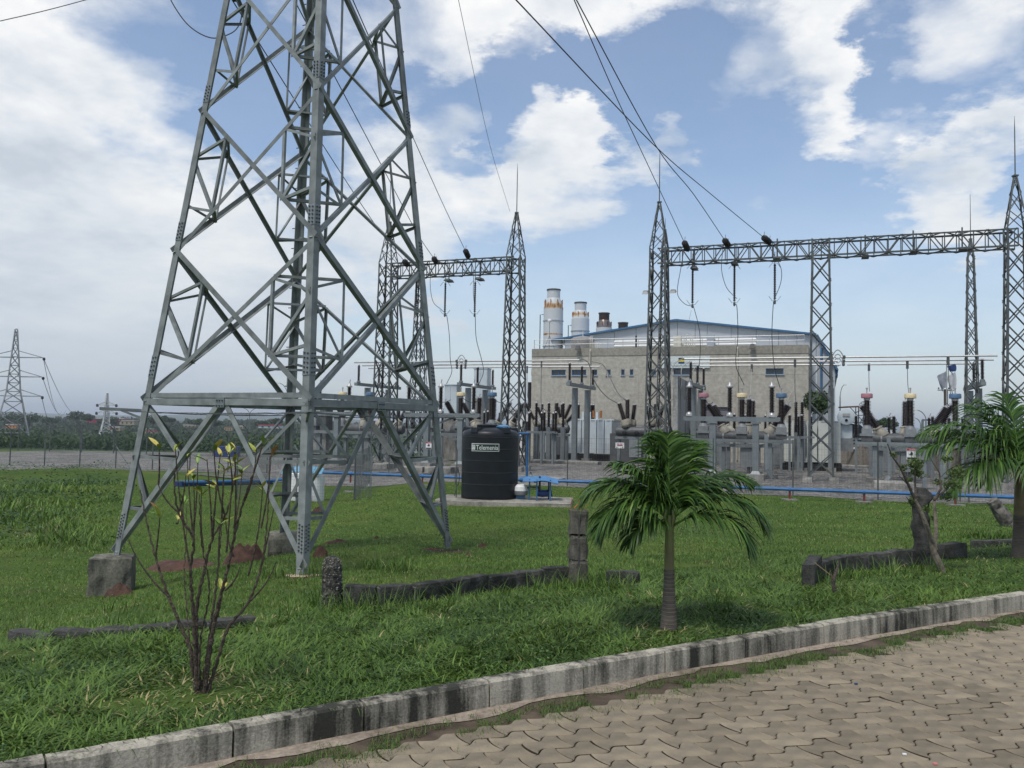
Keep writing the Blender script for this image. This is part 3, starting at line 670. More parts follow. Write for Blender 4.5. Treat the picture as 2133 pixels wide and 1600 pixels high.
def peak(root, P, z0, z1, w0, rod, lw=.06, rot=ROTZ):
    lattice_col(root, P, z0, z1, w0, .16, 3, lw, rot, ('peak_leg', 'peak_brace'))
    Q = Vector((P.x, P.y, 0))-Vector(root.location); MB().box(Q+Vector((0, 0, z1+.03)), (.22, .22, .06)).obj('cap_plate', GALVD, root)
    MB().tube([Q+Vector((0, 0, z1)), Q+Vector((.0, 0, rod-.6)), Q+Vector((0, 0, rod))], [.028, .022, .006], 6).obj('lightning_rod', GALVD, root)
def beam(root, PA, PB, zt, h, w, pan, lw=.08):
    O_ = Vector(root.location); d = (PB-PA).normalized(); n = Vector((-d.y, d.x, 0)); Z = Vector((0, 0, 1)); A = PA-O_; B = PB-O_
    A = Vector((A.x, A.y, 0)); B = Vector((B.x, B.y, 0))
    def c(t, sy, up): return A+(B-A)*t+n*sy*w/2+Z*(zt if up else zt-h)
    for sy in (-1, 1):
        for up in (0, 1): MB().ang(c(0, sy, up), c(1, sy, up), lw, .009, n*-sy, Z*(-1 if up else 1)).obj('chord', GALVD, root)
    for sy in (-1, 1):
        for k in range(pan):
            t0, t1 = k/pan, (k+1)/pan; a, b = (c(t0, sy, 0), c(t1, sy, 1)) if k % 2 else (c(t0, sy, 1), c(t1, sy, 0))
            MB().ang(a, b, .05, .006, (b-a).cross(n).normalized(), n*-sy).obj('web_brace', GALVD, root)
            MB().ang(c(t1, sy, 0), c(t1, sy, 1), .045, .006, d, n*-sy).obj('web_post', GALVD, root)
    for up in (0, 1):
        for k in range(pan):
            t0, t1 = k/pan, (k+1)/pan; a, b = (c(t0, -1, up), c(t1, 1, up)) if k % 2 else (c(t0, 1, up), c(t1, -1, up))
            MB().ang(a, b, .045, .006, (b-a).cross(Z).normalized(), -Z).obj('lacing', GALVD, root)
ZT = 11.25
gantR = thing('gantry', 'long lattice gantry with three columns spanning the right half of the yard', 'gantry', tuple(col_pos(2)), 0, 'lattice gantries')
gantL = thing('gantry', 'shorter two column lattice gantry seen behind the big pylon and the tank', 'gantry', tuple(col_pos(0)), 0, 'lattice gantries')
def plinths(P, w, label, grp='column plinths'):
    return
for root, ks in ((gantR, (1, 2, 3)), (gantL, (-1, 0))):
    for k in ks:
        P = col_pos(k); w0, w1 = 1.22, .88
        lattice_col(root, P, YZ+.25, ZT-.85, w0, w1, 9, .10, bw=.058)
        lattice_col(root, P, ZT-.85, ZT+.02, w1, w1, 1, .09, bw=.05)
        if k != 2: peak(root, P, ZT+.02, 13.75, w1, 16.6)
        c_, s_ = math.cos(ROTZ), math.sin(ROTZ)
        for sx, sy in ((-1, -1), (1, -1), (1, 1), (-1, 1)):
            q = Vector((P.x, P.y, 0))+UX*sx*.61+VX*sy*.61-Vector(root.location)
            rough_block('plinth', (q.x, q.y, YZ-.1), .46, .46, .38, PLINTH, .96, ROTZ, k*3+sx, 3, .008, root)
for a, b in ((1, 2), (2, 3)): beam(gantR, col_pos(a), col_pos(b), ZT, .85, .86, 14)
beam(gantL, col_pos(-1), col_pos(0), ZT, .85, .86, 14)
# back row masts
for (px_, d, topy, rody, w, lab, bz) in ((868, 62, 545, None, .85, 'slim lattice mast seen behind the right leg of the big pylon', 0), (1382, 57, 478, 455, .8, 'lattice mast standing right behind the leftmost column of the long gantry', 0),
                               (2025, 50, 497, 405, .72, 'tapering lattice mast with a rod, standing beyond the palm at right', 0)):
    p = AY(px_, 885, d); zt = AY(px_, topy, d).z; t = thing('lattice_mast', lab, 'mast', (p.x, p.y, YZ), 0, 'lattice masts of the back row')
    r2 = Vector(t.location)
    def lc(z0, z1, w0, w1, pan): lattice_col(t, Vector((p.x, p.y, 0)), z0-0, z1, w0, w1, pan, .08, ROTZ, bw=.045)
    # lattice_col works in world z, root sits at YZ
    t.location.z = 0
    lc(YZ, zt-1.2, w*1.25, w*.55, 13); lc(zt-1.2, zt, w*.55, .14, 2)
    Q = Vector((0, 0, 0))
    if rody: MB().tube([Vector((0, 0, zt)), Vector((0, 0, AY(px_, rody, d).z))], [.03, .012], 5).obj('lightning_rod', GALVD, t)
# floodlights on column 1
P = col_pos(1)
for sx, lab in ((-.7, 'floodlight clamped on the left face of the third gantry column'), (.75, 'floodlight clamped on the right face of the third gantry column')):
    q = Vector((P.x, P.y, 9.0))+UX*sx; t = thing('floodlight', lab, 'floodlight', q, 0, 'floodlights on the gantry column')
    MB().box((0, 0, 0), (.34, .3, .16), (UX, (VX*.9+Vector((0, 0, .45))).normalized(), Vector((0, .45, .9)).normalized()), top=.7).obj('lamp_housing', GREYB, t)
    MB().box(Vector((0, 0, -.08))+UX*(-.2 if sx > 0 else .2), (.3, .05, .05), (UX, VX, Vector((0, 0, 1)))).obj('bracket', GREYD, t)

# ------------------------------------------------------------------ insulators
INS = {}
def insulator(h, r, n, m=PORC, core=.55):
    k = (round(h, 2), r, n, m.name)
    if k in INS: return INS[k]
    prof = []; p = h/n
    for i in range(n):
        z = i*p; prof += [(r*core, z), (r, z+p*.30), (r*.97, z+p*.42), (r*core, z+p*.72)]
    prof.append((r*core, h)); INS[k] = MB().lathe(prof, 12).mesh('insulator', m, True); return INS[k]
def axis_rot(d):
    return Vector(d).to_track_quat('Z', 'Y').to_euler()
def put_ins(parent, p, d, h, r, n, m=PORC, name='insulator', capm=None, capr=None):
    o = link(name, insulator(h, r, n, m), parent, p, None, None, axis_rot(d)); d = Vector(d).normalized()
    MB().lathe([(r*.75, -.05), (r*.75, 0)], 10).obj('flange', GREYB, o, False, (0, 0, 0))
    MB().lathe([(r*.7, 0), (r*.7, .05), (r*.45, .09)], 10).obj('end_cap', capm or ALU, o, False, (0, 0, h))
    return o
def catenary(name, p0, p1, sag, r, m, lab, cat='cable', n=18, grp=None, side=None, nn=6):
    p0, p1 = Vector(p0), Vector(p1); side = Vector(side) if side else Vector((0, 0, 0))
    pts = [lerp(p0, p1, t/n)-Vector((0, 0, sag*4*(t/n)*(1-t/n)))+side*4*(t/n)*(1-t/n) for t in range(n+1)]
    o = MB().tube([p-p0 for p in pts], r, nn).obj(name, m, None, True, p0); return tag(o, lab, cat, grp)
def poly(name, pts, r, m, lab, cat='cable', grp=None, n=8):
    """smooth cable through points"""
    pts = [Vector(p) for p in pts]; out = []
    P_ = [pts[0]*2-pts[1]]+pts+[pts[-1]*2-pts[-2]]
    for i in range(1, len(P_)-2):
        a, b, c, d = P_[i-1:i+3]
        for k in range(n): t = k/n; out.append(.5*((2*b)+(c-a)*t+(2*a-5*b+4*c-d)*t*t+(3*b-a-3*c+d)*t**3))
    out.append(pts[-1]); o = MB().tube([p-pts[0] for p in out], r, 6).obj(name, m, None, True, pts[0])
    return tag(o, lab, cat, grp)

# tension and suspension strings on the gantries, with the line wires
def gantry_line(px_s, py_s, side, k0, px_wire, lab, d0):
    pass
def gp(px_, py_, k0=2):       # point on the front plane of the gantry row (line of columns, front face)
    q = on_line(px_, col_pos(k0)-VX*.4, UX, py_); return AY(px_, py_, q.y)
WIRES = [  # start px (at gantry), other pixels (px,py,depth)
    ((1432, 519), [(1362, 370, 36), (1285, 205, 29), (1196, 0, 22)], 'line wire to the leftmost insulator of the right gantry'),
    ((1516, 510), [(1445, 405, 35), (1367, 305, 29), (1190, -20, 20)], 'line wire to the middle insulator of the right gantry'),
    ((1602, 504), [(1478, 402, 35), (1360, 300, 28), (1075, 0, 18)], 'line wire to the third insulator of the right gantry'),
    ((848, 551), [(790, 480, 41), (700, 345, 33), (540, 90, 24)], 'line wire to the left insulator of the far gantry'),
    ((908, 545), [(868, 484, 41), (795, 345, 34), (700, 165, 27)], 'line wire to the middle insulator of the far gantry'),
    ((975, 534), [(925, 430, 41), (862, 290, 34), (735, 0, 22)], 'line wire to the right insulator of the far gantry')]
for (s, ws, lab) in WIRES:
    p0 = gp(*s, 2 if s[0] > 1200 else 0); pw = AY(*ws[0]); d = (pw-p0).normalized(); L_ = 1.15
    t = thing('tension_string', lab.replace('line wire to the', 'dark strain insulator string, the').replace('insulator of', 'one on'), 'insulator', tuple(p0+d*.0), 0, 'strain insulators on the gantries')
    base = -d*0; link('insulator', insulator(L_*.8, .16, 9, PORCD), t, base, None, None, axis_rot(d))
    MB().tube([Vector((0, 0, 0))-d*.35, Vector((0, 0, 0))], .03, 6).obj('shackle', GALVD, t)
    MB().tube([d*.92+Vector((0, 0, .0)), d*1.0+Vector((0.05, 0, .28))], .012, 5).obj('arcing_horn', GALVD, t)
    MB().tube([d*-.05, d*-.12+Vector((.02, 0, .34))], .012, 5).obj('arcing_horn', GALVD, t)
    pts = [p0+d*.9]+[AY(*w) for w in ws]; e = pts[-1]+(pts[-1]-pts[-2])*.6; pts.append(e)
    poly('line_wire', pts, .016, CABLE, lab, 'wire', 'line wires running down to the gantries', 6)
poly('earth_wire', [AY(1062, 440, 47.8), AY(1020, 300, 40), AY(955, 0, 26), AY(925, -150, 21)], .010, CABLE, 'thin earth wire running up from the peak of the far gantry', 'wire')
poly('earth_wire', [AY(0, 44, 30), AY(95, 22, 32), AY(192, -4, 34), AY(260, -25, 36)], .016, CABLE, 'wire crossing the top left corner of the sky', 'wire')
tj = thing('tension_string', 'dark insulator string hanging at the top of the big pylon, left side', 'insulator', tuple(AY(470, -30, 15.5)), 0)
dd = AY(508, 24, 15.2)-Vector(tj.location); link('insulator', insulator(.48, .055, 9, PORCD), tj, (0, 0, 0), None, None, axis_rot(dd))
MB().tube([dd*-.4, dd*0.02], .02, 6).obj('shackle', GALVD, tj)
poly('jumper_wire', [AY(340, -40, 15.5), AY(360, 8, 15.5), AY(395, 55, 15.5), AY(440, 79, 15.4), AY(480, 70, 15.3), AY(498, 52, 15.3), AY(505, 25, 15.2)], .011, CABLE, 'looping jumper wire at the top left of the big pylon', 'wire')
# suspension strings under the beams and drop cables to the bays below
SUSP = [  # px, top, bottom, end px,py of dropper
    (1443, 548, 636, [(1445, 640), (1457, 690), (1458, 745), (1450, 800)], 'right gantry, left', 2),
    (1530, 548, 632, [(1535, 640), (1537, 700), (1533, 760), (1550, 802)], 'right gantry, middle', 2),
    (1614, 545, 628, [(1611, 632), (1608, 700), (1613, 765), (1625, 808)], 'right gantry, right', 2),
    (868, 580, 650, [(866, 655), (870, 700), (884, 760), (890, 800)], 'far gantry, left', 0),
    (928, 585, 655, [(931, 660), (936, 700), (938, 750), (941, 775), (930, 800)], 'far gantry, middle', 0),
    (990, 583, 655, [(990, 660), (992, 705), (1002, 745), (1007, 775), (996, 803)], 'far gantry, right', 0)]
for (px_, t0, t1, drop, lab, k0) in SUSP:
    q = on_line(px_, col_pos(k0), UX, t0); a = AY(px_, t0, q.y); b = AY(px_, t1, q.y); L_ = (a-b).length
    t = thing('suspension_string', f'slender insulator string hanging under the beam of the {lab} one', 'insulator', tuple(a), 0, 'suspension insulators under the gantry beams')
    link('insulator', insulator(L_-.25, .07, 15, PORCD), t, (0, 0, -L_+.12), None, None, (0, 0, 0))
    MB().tube([(0, 0, .5), (0, 0, -.12)], .02, 5).obj('hanger', GALVD, t)
    hb = MB()
    for zz, up in ((-.15, -1), (-L_+.1, 1)):
        for sg in (-1, 1): hb.tube([(0, 0, zz), (sg*.12, 0, zz+.08*-up*-1*-1), (sg*.3, 0, zz+.16*up)], .012, 4)
    hb.obj('arcing_horns', GALVD, t)
    MB().lathe([(.02, -.2), (.06, -.15), (.06, -.02), (.02, .02)], 8, (0, 0, -L_+.05)).obj('clamp', GREYD, t)
    yy = q.y; pts = [AY(px_, t1+3, yy)]+[AY(x_, y_, yy+.4*i_) for i_, (x_, y_) in enumerate(drop)]
    poly('drop_cable', pts, .018, CABLE, f'cable dropping from the string of the {lab} one to the equipment', 'cable', 'drop cables under the gantries')
    # slack loop from the strain insulator
for (s, mid, e, lab) in (((1424, 525), [(1418, 560), (1411, 610), (1425, 632)], (1441, 638), 'slack jumper left of the first suspension string, right gantry'),
                         ((1506, 516), [(1503, 560), (1512, 596), (1527, 615)], (1535, 622), 'slack jumper left of the second suspension string, right gantry'),
                         ((1596, 503), [(1612, 530), (1627, 560), (1626, 590)], (1612, 625), 'slack jumper looping right of the third suspension string'),
                         ((900, 548), [(896, 590), (902, 628), (918, 644)], (931, 655), 'slack jumper left of the middle string, far gantry'),
                         ((975, 536), [(986, 560), (986, 610)], (990, 650), 'slack jumper beside the right string, far gantry')):
    k0 = 2 if s[0] > 1200 else 0; ps = [gp(*s, k0)]+[gp(*m_, k0) for m_ in mid]+[gp(*e, k0)]; poly('jumper_wire', ps, .016, CABLE, lab, 'wire', 'slack jumpers on the gantries')
for i_, (px_, py_) in enumerate(((1444, 556), (1529, 546), (1618, 537), (1803, 531), (1904, 522), (2007, 516), (929, 582), (994, 579), (868, 580))):
    q = gp(px_, py_, 2 if px_ > 1200 else 0)+VX*.4; root = gantR if px_ > 1200 else gantL
    MB().box(q-Vector(root.location), (.34, .8, .13), (UX, VX, Vector((0, 0, 1))), top=.7).obj('hanger_plate', GALVD, root)
    MB().tube([q-Vector(root.location)+Vector((0, 0, -.05)), q-Vector(root.location)+Vector((0, 0, 1.05))], .035, 6).obj('hanger_post', GALVD, root)

# ================================================================== busbars on their portals
Z3 = Vector((0, 0, 1)); BZ = 6.3; BL = Vector((10.64, 55.14, 0)); PH = 3.05
def bus_pt(px_, ph, py=755):
    q = on_line(px_, BL+VX*PH*ph, UX, py); return Vector((q.x, q.y, BZ))
names = ['nearest', 'middle', 'farthest']
for seg, (segn, a, b) in enumerate((('left', (738, 755, 768), (1207, 1228, 1250)), ('centre', (1425, 1440, 1458), (1738, 1745, 1752)), ('right', (1752, 1758, 1764), (2078, 2070, 2050)))):
    for ph in range(3):
        p, q = bus_pt(a[ph], ph), bus_pt(b[ph], ph); o = MB().tube([(0, 0, 0), q-p], .055, 8).obj('busbar', ALU, None, True, p)
        tag(o, f'{names[ph]} of the three parallel aluminium busbars in the {segn} stretch', 'busbar', 'tubular busbars across the yard')
def portal(px_, lab, clamp=None):
    q = bus_pt(px_, 0); t = thing('busbar_portal', lab, 'support', (q.x, q.y, YZ), ROTZ, 'portals carrying the busbars')
    H = BZ-YZ; zb = H-1.45-.17
    for v in (1.35, 4.6):
        MB().box((0, v, zb/2-.1), (.34, .34, zb-.2)).obj('post', GALVL, t)
        MB().box((0, v, .12), (.6, .6, .24)).obj('base_plate', PLINTH, t)
    MB().box((0, 3.05, zb), (.26, 6.9, .22)).obj('crossbeam', GALVL, t)
    for ph in range(3):
        put_ins(t, (0, ph*PH, zb+.16), (0, 0, 1), 1.22, .115, 15)
        MB().lathe([(.13, 0), (.15, .06), (.15, .12), (.1, .16)], 10, (0, ph*PH, zb+.10)).obj('insulator_foot', GALVL, t)
    return t
for px_, lab in ((748, 'busbar portal at the left end, behind the far gantry column'), (961, 'busbar portal with three insulators and curved shunts left of the tank top'),
                 (1187, 'twin post busbar portal before the left half of the building'), (1439, 'busbar portal beside the concrete blast wall'),
                 (1731, 'busbar portal half hidden by the middle gantry column'), (2046, 'busbar portal at the right end beside the tapering mast')): portal(px_, lab)
# arc shunts at portal 2 and the join behind column 2
for px_, grp in ((961, 'left of the tank top'), (1745, 'behind the middle gantry column')):
    for ph in range(3):
        c = bus_pt(px_, ph); n = 10; pts = [UX*(-.33+.66*k/n)+Z3*(.40*math.sin(math.pi*k/n)+.05) for k in range(n+1)]
        t = thing('bus_shunt', f'{names[ph]} curved flexible shunt bridging the busbar joint {grp}', 'connector', c, 0, 'curved shunts on the busbars')
        MB().tube(pts, .035, 6).obj('strap', ALU, t, True)
        for s_ in (-1, 1): MB().lathe([(.06, -.1), (.1, -.05), (.1, .08), (.05, .12)], 8, UX*s_*.36).obj('clamp', GREYD, t)
        for s_ in (-1, 1): MB().tube([UX*s_*.2+Z3*.05, Z3*-.12], .035, 6).obj('fork', ALU, t)
# dropper leads hanging from busbars
DROPS = [(1128, 1, [(1128, 757), (1127, 850-20), (1131, 850), (1150, 862)], 'dark lead dropping from the left busbars to the switchgear before the building'),
         (1098, 0, [(1098, 770), (1098, 815), (1101, 840)], 'lead dropping from the busbar beside the building corner'),
         (1566, 1, [(1566, 767), (1563, 835), (1568, 852), (1585, 856)], 'pale lead dropping from the centre busbars, left of the two'),
         (1656, 0, [(1656, 757), (1656, 810), (1658, 850)], 'dark lead dropping from the centre busbars, right of the two'),
         (1640, 1, [(1656, 757), (1655, 800), (1640, 835)], 'pale curved lead swinging left from the same busbar clamp'),
         (1810, 2, [(1810, 765), (1810, 790), (1811, 815)], 'double lead from the far busbar to the pink capped transformer at right'),
         (1890, 1, [(1890, 760), (1891, 800), (1893, 818)], 'lead from the middle busbar to the cream capped transformer at right'),
         (1975, 0, [(1975, 752), (1977, 800), (1985, 845)], 'long lead from the nearest busbar to the right hand switchgear'),
         (889, 2, [(888, 765), (888, 800), (900, 812)], 'lead from the busbar behind the right pylon leg')]
for px_, ph, pts, lab in DROPS:
    c = bus_pt(px_, ph, pts[0][1]); P3 = []
    for i_, (x_, y_) in enumerate(pts): P3.append(AY(x_, y_, c.y-(i_/(len(pts)-1))*(c.y-48 if c.y-48 > 0 else 0)*.6))
    poly('bus_dropper', P3, .02, CABLEL if 'pale' in lab else CABLE, lab, 'cable', 'leads dropping from the busbars')
    MB().box(P3[0]-P3[0]+Vector((0, 0, 0)), (.12, .12, .5)).obj('clamp_block', GREYD, [o for o in COL.objects if o.get('label') == lab][-1])
# big bowed cables from busbar ends to the breaker bushings
for ph, e, lab in ((0, (1290, 842), 'bowed pale cable from the nearest busbar end to the left bushing'), (1, (1305, 834), 'bowed pale cable from the middle busbar end to the centre bushing'), (2, (1308, 833), 'bowed pale cable from the farthest busbar end to the centre bushing')):
    s = ((1210, 747), (1232, 753), (1252, 760))[ph]; mid = [[(1226, 757), (1239, 795), (1262, 825)], [(1256, 760), (1270, 785), (1288, 820)], [(1262, 768), (1272, 805), (1295, 829)]][ph]
    d0 = bus_pt(s[0], ph).y; poly('bowed_cable', [AY(*s, d0)]+[AY(*m_, d0+(61-d0)*(k+1)/4) for k, m_ in enumerate(mid)]+[AY(*e, 61)], .035, CABLEL, lab, 'cable', 'bowed cables left of the third gantry column')
for ph, s, mid, e, lab in ((0, (1425, 746), [(1405, 758), (1396, 790)], (1393, 830), 'cable curving down from the left end of the centre busbars, outermost'),
                           (1, (1438, 752), [(1420, 768), (1420, 800), (1408, 825)], (1385, 842), 'cable curving down from the centre busbars in front of the blast wall'),
                           (2, (1455, 760), [(1445, 770), (1436, 800)], (1425, 835), 'innermost cable curving down from the centre busbars')):
    d0 = bus_pt(s[0], ph).y-1; poly('bowed_cable', [AY(*s, d0)]+[AY(*m_, d0-1) for m_ in mid]+[AY(*e, d0-1)], .03, CABLEL, lab, 'cable', 'bowed cables beside the blast wall')

# ================================================================== switchgear bays (one kit, repeated every bay)
def build_bay(k, nm, arrest=True, d=-.35):
    """local frame: x along the gantry, y away; returns placed things"""
    O = Vector((12.1, 44.9, 0))+UX*8.05*k+VX*0; O.z = YZ
    def W(u, v, z=0): return O+UX*u+VX*v+Z3*z
    # current transformers
    for i, (u, cm, cn) in enumerate(((-1.98, PINK, 'pink'), (0, CREAM, 'cream'), (1.98, BLUEC, 'blue'))):
        t = thing('current_transformer', f'{cn} capped current transformer on brown ribbed insulator, {nm}', 'transformer', W(u, 0, 2.02), ROTZ, 'current transformers with coloured caps')
        MB().box((0, 0, .14), (.52, .46, .26)).obj('terminal_box', GREYD, t); MB().box((0, 0, .34), (.66, .58, .12)).obj('tank_flange', GREYB, t)
        MB().box((0, 0, .52), (.50, .46, .24)).obj('tank', GREYB, t); MB().lathe([(.24, .64), (.2, .74), (.17, .82)], 12).obj('neck', GREYB, t, True)
        put_ins(t, (0, 0, .84), (0, 0, 1), 1.22, .205, 17, PORC)
        MB().lathe([(.15, 0), (.15, .1)], 12, (0, 0, 2.08)).obj('collar', ALU, t, True)
        MB().lathe([(.24, 0), (.275, .02), (.275, .20), (.25, .235), (.0, .25)], 16, (0, 0, 2.17)).obj('cap', cm, t, True)
        MB().tube([(0, 0, 2.4), (0, 0, 2.62)], .03, 6).obj('terminal', ALU, t); MB().lathe([(.0, -.05), (.05, -.03), (.05, .03), (.0, .05)], 8, (0, 0, 2.66)).obj('terminal_ball', ALU, t, True)
    # rack carrying them
    t = thing('support_frame', f'grey steel rack under the coloured transformers, {nm}', 'frame', W(0, 0), ROTZ, 'steel racks of the switchyard')
    for v in (-.2, .2): MB().box((0, v, 1.92), (5.0, .12, .18)).obj('rail', GALVL, t)
    for u in (-1.6, 1.4):
        MB().box((u, 0, .92), (.26, .26, 1.84)).obj('post', GALVL, t); MB().box((u, 0, .1), (.8, .7, .26)).obj('plinth', PLINTH, t)
    if arrest:
        t = thing('support_frame', f'front steel beam on two posts, {nm}', 'frame', W(0, -1.9), ROTZ, 'steel racks of the switchyard')
        MB().box((-.35, 0, 3.05), (4.75, .22, .20)).obj('beam', GALVL, t); MB().box((-.35, 0, 2.93), (4.6, .30, .03)).obj('beam_plate', GALVL, t)
        for u in (-1.25, .85):
            MB().box((u, 0, 1.6), (.30, .30, 2.62)).obj('post', GALVL, t); MB().box((u, 0, .12), (.85, .85, .34)).obj('plinth', PLINTH, t)
            MB().box((u, 0, 2.86), (.44, .40, .10)).obj('head_plate', GALVL, t)
            MB().box((u, 0, .38), (.5, .5, .16), None, 0, .6).obj('foot_flare', GALVL, t)
        for u, w_ in ((-2.45, 'left'), (-.42, 'centre'), (1.62, 'right')):
            t = thing('surge_arrester', f'{w_} silver topped surge arrester on the front beam, {nm}', 'arrester', W(u, -1.9, 3.16), ROTZ, 'surge arresters on the front beams')
            MB().box((0, 0, .06), (.3, .3, .1)).obj('base_plate', ALU, t); MB().lathe([(.16, .1), (.12, .18), (.07, .24)], 10).obj('foot', ALU, t, True)
            put_ins(t, (0, 0, .26), (0, 0, 1), 1.2, .145, 15, PORCD); MB().lathe([(.16, 1.46), (.18, 1.52), (.1, 1.6), (.05, 1.74)], 10).obj('top_fitting', ALU, t, True)
            MB().tube([(0, 0, 1.7), (.05, 0, 1.92)], .03, 6).obj('terminal', ALU, t)
    # hybrid modules with fanned bushings
    for j, v in enumerate((2.5, 5.0)):
        t = thing('switchgear_module', f'{("front", "rear")[j]} enclosed switchgear with fanned brown bushings, {nm}', 'switchgear', W(0, v), ROTZ, 'switchgear modules with fanned bushings')
        MB().lathe([(.0, -1.75), (.28, -1.7), (.33, -1.6), (.33, 1.6), (.28, 1.7), (.0, 1.75)], 14, (0, 0, 2.12), (1, 0, 0)).obj('pressure_tank', GREYD, t, True)
        for u in (-1.2, 0, 1.2): MB().lathe([(.36, -.04), (.36, .04)], 14, (u, 0, 2.12), (1, 0, 0)).obj('tank_ring', GREYB, t)
        for u, lean in ((-1.05, -.62), (.12, 0.02), (1.15, .62)):
            ax = Vector((lean, 0, 1)).normalized(); p = Vector((u, 0, 2.25))
            tr = MB().lathe([(.18, 0), (.31, .06), (.32, .14), (.25, .36), (.20, .50), (.23, .52), (.23, .56), (.18, .6)], 14, p, ax).obj('turret', BEIGE, t, True)
            o = put_ins(t, p+ax*.62, ax, 1.3, .19, 16, PORC); MB().tube([p+ax*1.98, p+ax*2.12, p+ax*2.12+Vector((.1, 0, .06))], .03, 5).obj('terminal', ALU, t)
        MB().box((0, 0, 1.62), (3.6, .5, .14)).obj('cradle', GALVL, t)
        for u in (-1.2, 1.2): MB().box((u, 0, .8), (.2, .2, 1.5)).obj('post', GALVL, t); MB().box((u, 0, .08), (.6, .6, .2)).obj('plinth', PLINTH, t)
        MB().box((.15, .1, 1.02), (.85, .5, 1.1)).obj('control_cabinet', GREYB, t)
        MB().tube([(.15, 0, .5), (.15, 0, .0)], .09, 8).obj('conduit', GREYD, t)
        MB().box((.6, -.1, 1.6), (2.2, .35, .1), (Vector((1, 0, .03)), Vector((0, 1, 0)), Vector((-.03, 0, 1)))).obj('drive_rod_cover', GALVL, t)
        for u in (-.75, .75): MB().lathe([(.16, 0), (.16, .05), (.09, .08)], 12, (u, -.36, 1.95), (0, -1, 0)).obj('gauge', BLACKP, t, True)
    # disconnector with slender posts behind
    t = thing('disconnector', f'row of slender dark post insulators behind the switchgear, {nm}', 'disconnector', W(.4, 7.4), ROTZ, 'disconnectors of the switchyard')
    for i, u in enumerate((-1.9, -.9, .3, 1.2, 2.2, 2.9)):
        put_ins(t, (u, .3*(i % 2), 2.2), (0, 0, 1), 1.15, .10, 13, PORCD); MB().tube([(u, .3*(i % 2), 3.4), (u+.1, .3*(i % 2), 3.62)], .03, 5).obj('contact', ALU, t)
        MB().box((u, .3*(i % 2), 1.05), (.14, .14, 2.2)).obj('post', GALVL, t)
    MB().box((.4, .15, 2.12), (5.4, .3, .12)).obj('base_beam', GALVL, t)
    t = thing('disconnector', f'farther row of dark post insulators behind the first, {nm}', 'disconnector', W(.1, 9.8), ROTZ, 'disconnectors of the switchyard')
    for i, u in enumerate((-2.3, -1.5, -.2, .7, 1.9, 2.6)):
        put_ins(t, (u, .4*(i % 2), 2.15), (0, 0, 1), 1.3, .125, 14, PORCD); MB().box((u, .4*(i % 2), 1.05), (.14, .14, 2.1)).obj('post', GALVL, t)
    MB().box((.1, .2, 2.07), (5.4, .3, .12)).obj('base_beam', GALVL, t)
    # flexible leads between CT and bushings
    for i, u in enumerate((-1.98, 0, 1.98)):
        p = W(u+.05, 0, 4.15); q = W((-1.05-.62*1.15*1.05, .16, 1.15+.62*1.15*1.05)[i]*1.0, 2.5, 4.05)
        catenary('lead', p, q, .22, .018, CABLE, f'lead from the {("pink", "cream", "blue")[i]} capped transformer to its bushing, {nm}', 'cable', 10, 'leads between transformers and bushings')
build_bay(0, 'bay behind the young palm')
build_bay(-2, 'bay beside the tank')
build_bay(-3, 'bay behind the pylon')
build_bay(1, 'bay by the right palm', arrest=False)
# stray front rack pieces: the small VT/arresters left of transformer and a low set left
def simple_row(name, lab, px_list, d, ztop, h, leg_w=.2, caps=None, grp=None):
    for i, px_ in enumerate(px_list):
        p = AY(px_, 885, d); t = thing(name, lab.format(['first', 'second', 'third', 'fourth', 'fifth', 'sixth'][i]), 'insulator', (p.x, p.y, YZ), ROTZ, grp)
        hz = ztop-YZ; MB().box((0, 0, (hz-h)/2), (leg_w, leg_w, hz-h)).obj('post', GALVL, t); put_ins(t, (0, 0, hz-h+.02), (0, 0, 1), h-.1, .13, 15, PORCD)
        MB().box((0, 0, .08), (.6, .6, .2)).obj('plinth', PLINTH, t)
        MB().tube([(0, 0, hz-.05), (.04, 0, hz+.12), (-.05, 0, hz+.2)], .03, 5).obj('terminal', ALU, t)
simple_row('post_insulator', '{} of three dark post insulators on grey legs before the transformer', [1117, 1143, 1173], 60.5, AY(1143, 838, 60.5).z, 1.75, .30, grp='post insulators before the transformer')
simple_row('post_insulator', '{} of two slim post insulators right of the yard centre, on pale legs', [1658, 1671], 54, AY(1658, 835, 54).z, 2.0, .22, grp='slim post insulators by the far radiator')
simple_row('post_insulator', '{} slim insulator rising above the transformer lid', [1129, 1170, 1232, 1236, 1205], 66, AY(1236, 842, 66).z, 1.2, .12, grp='insulators over the transformer')
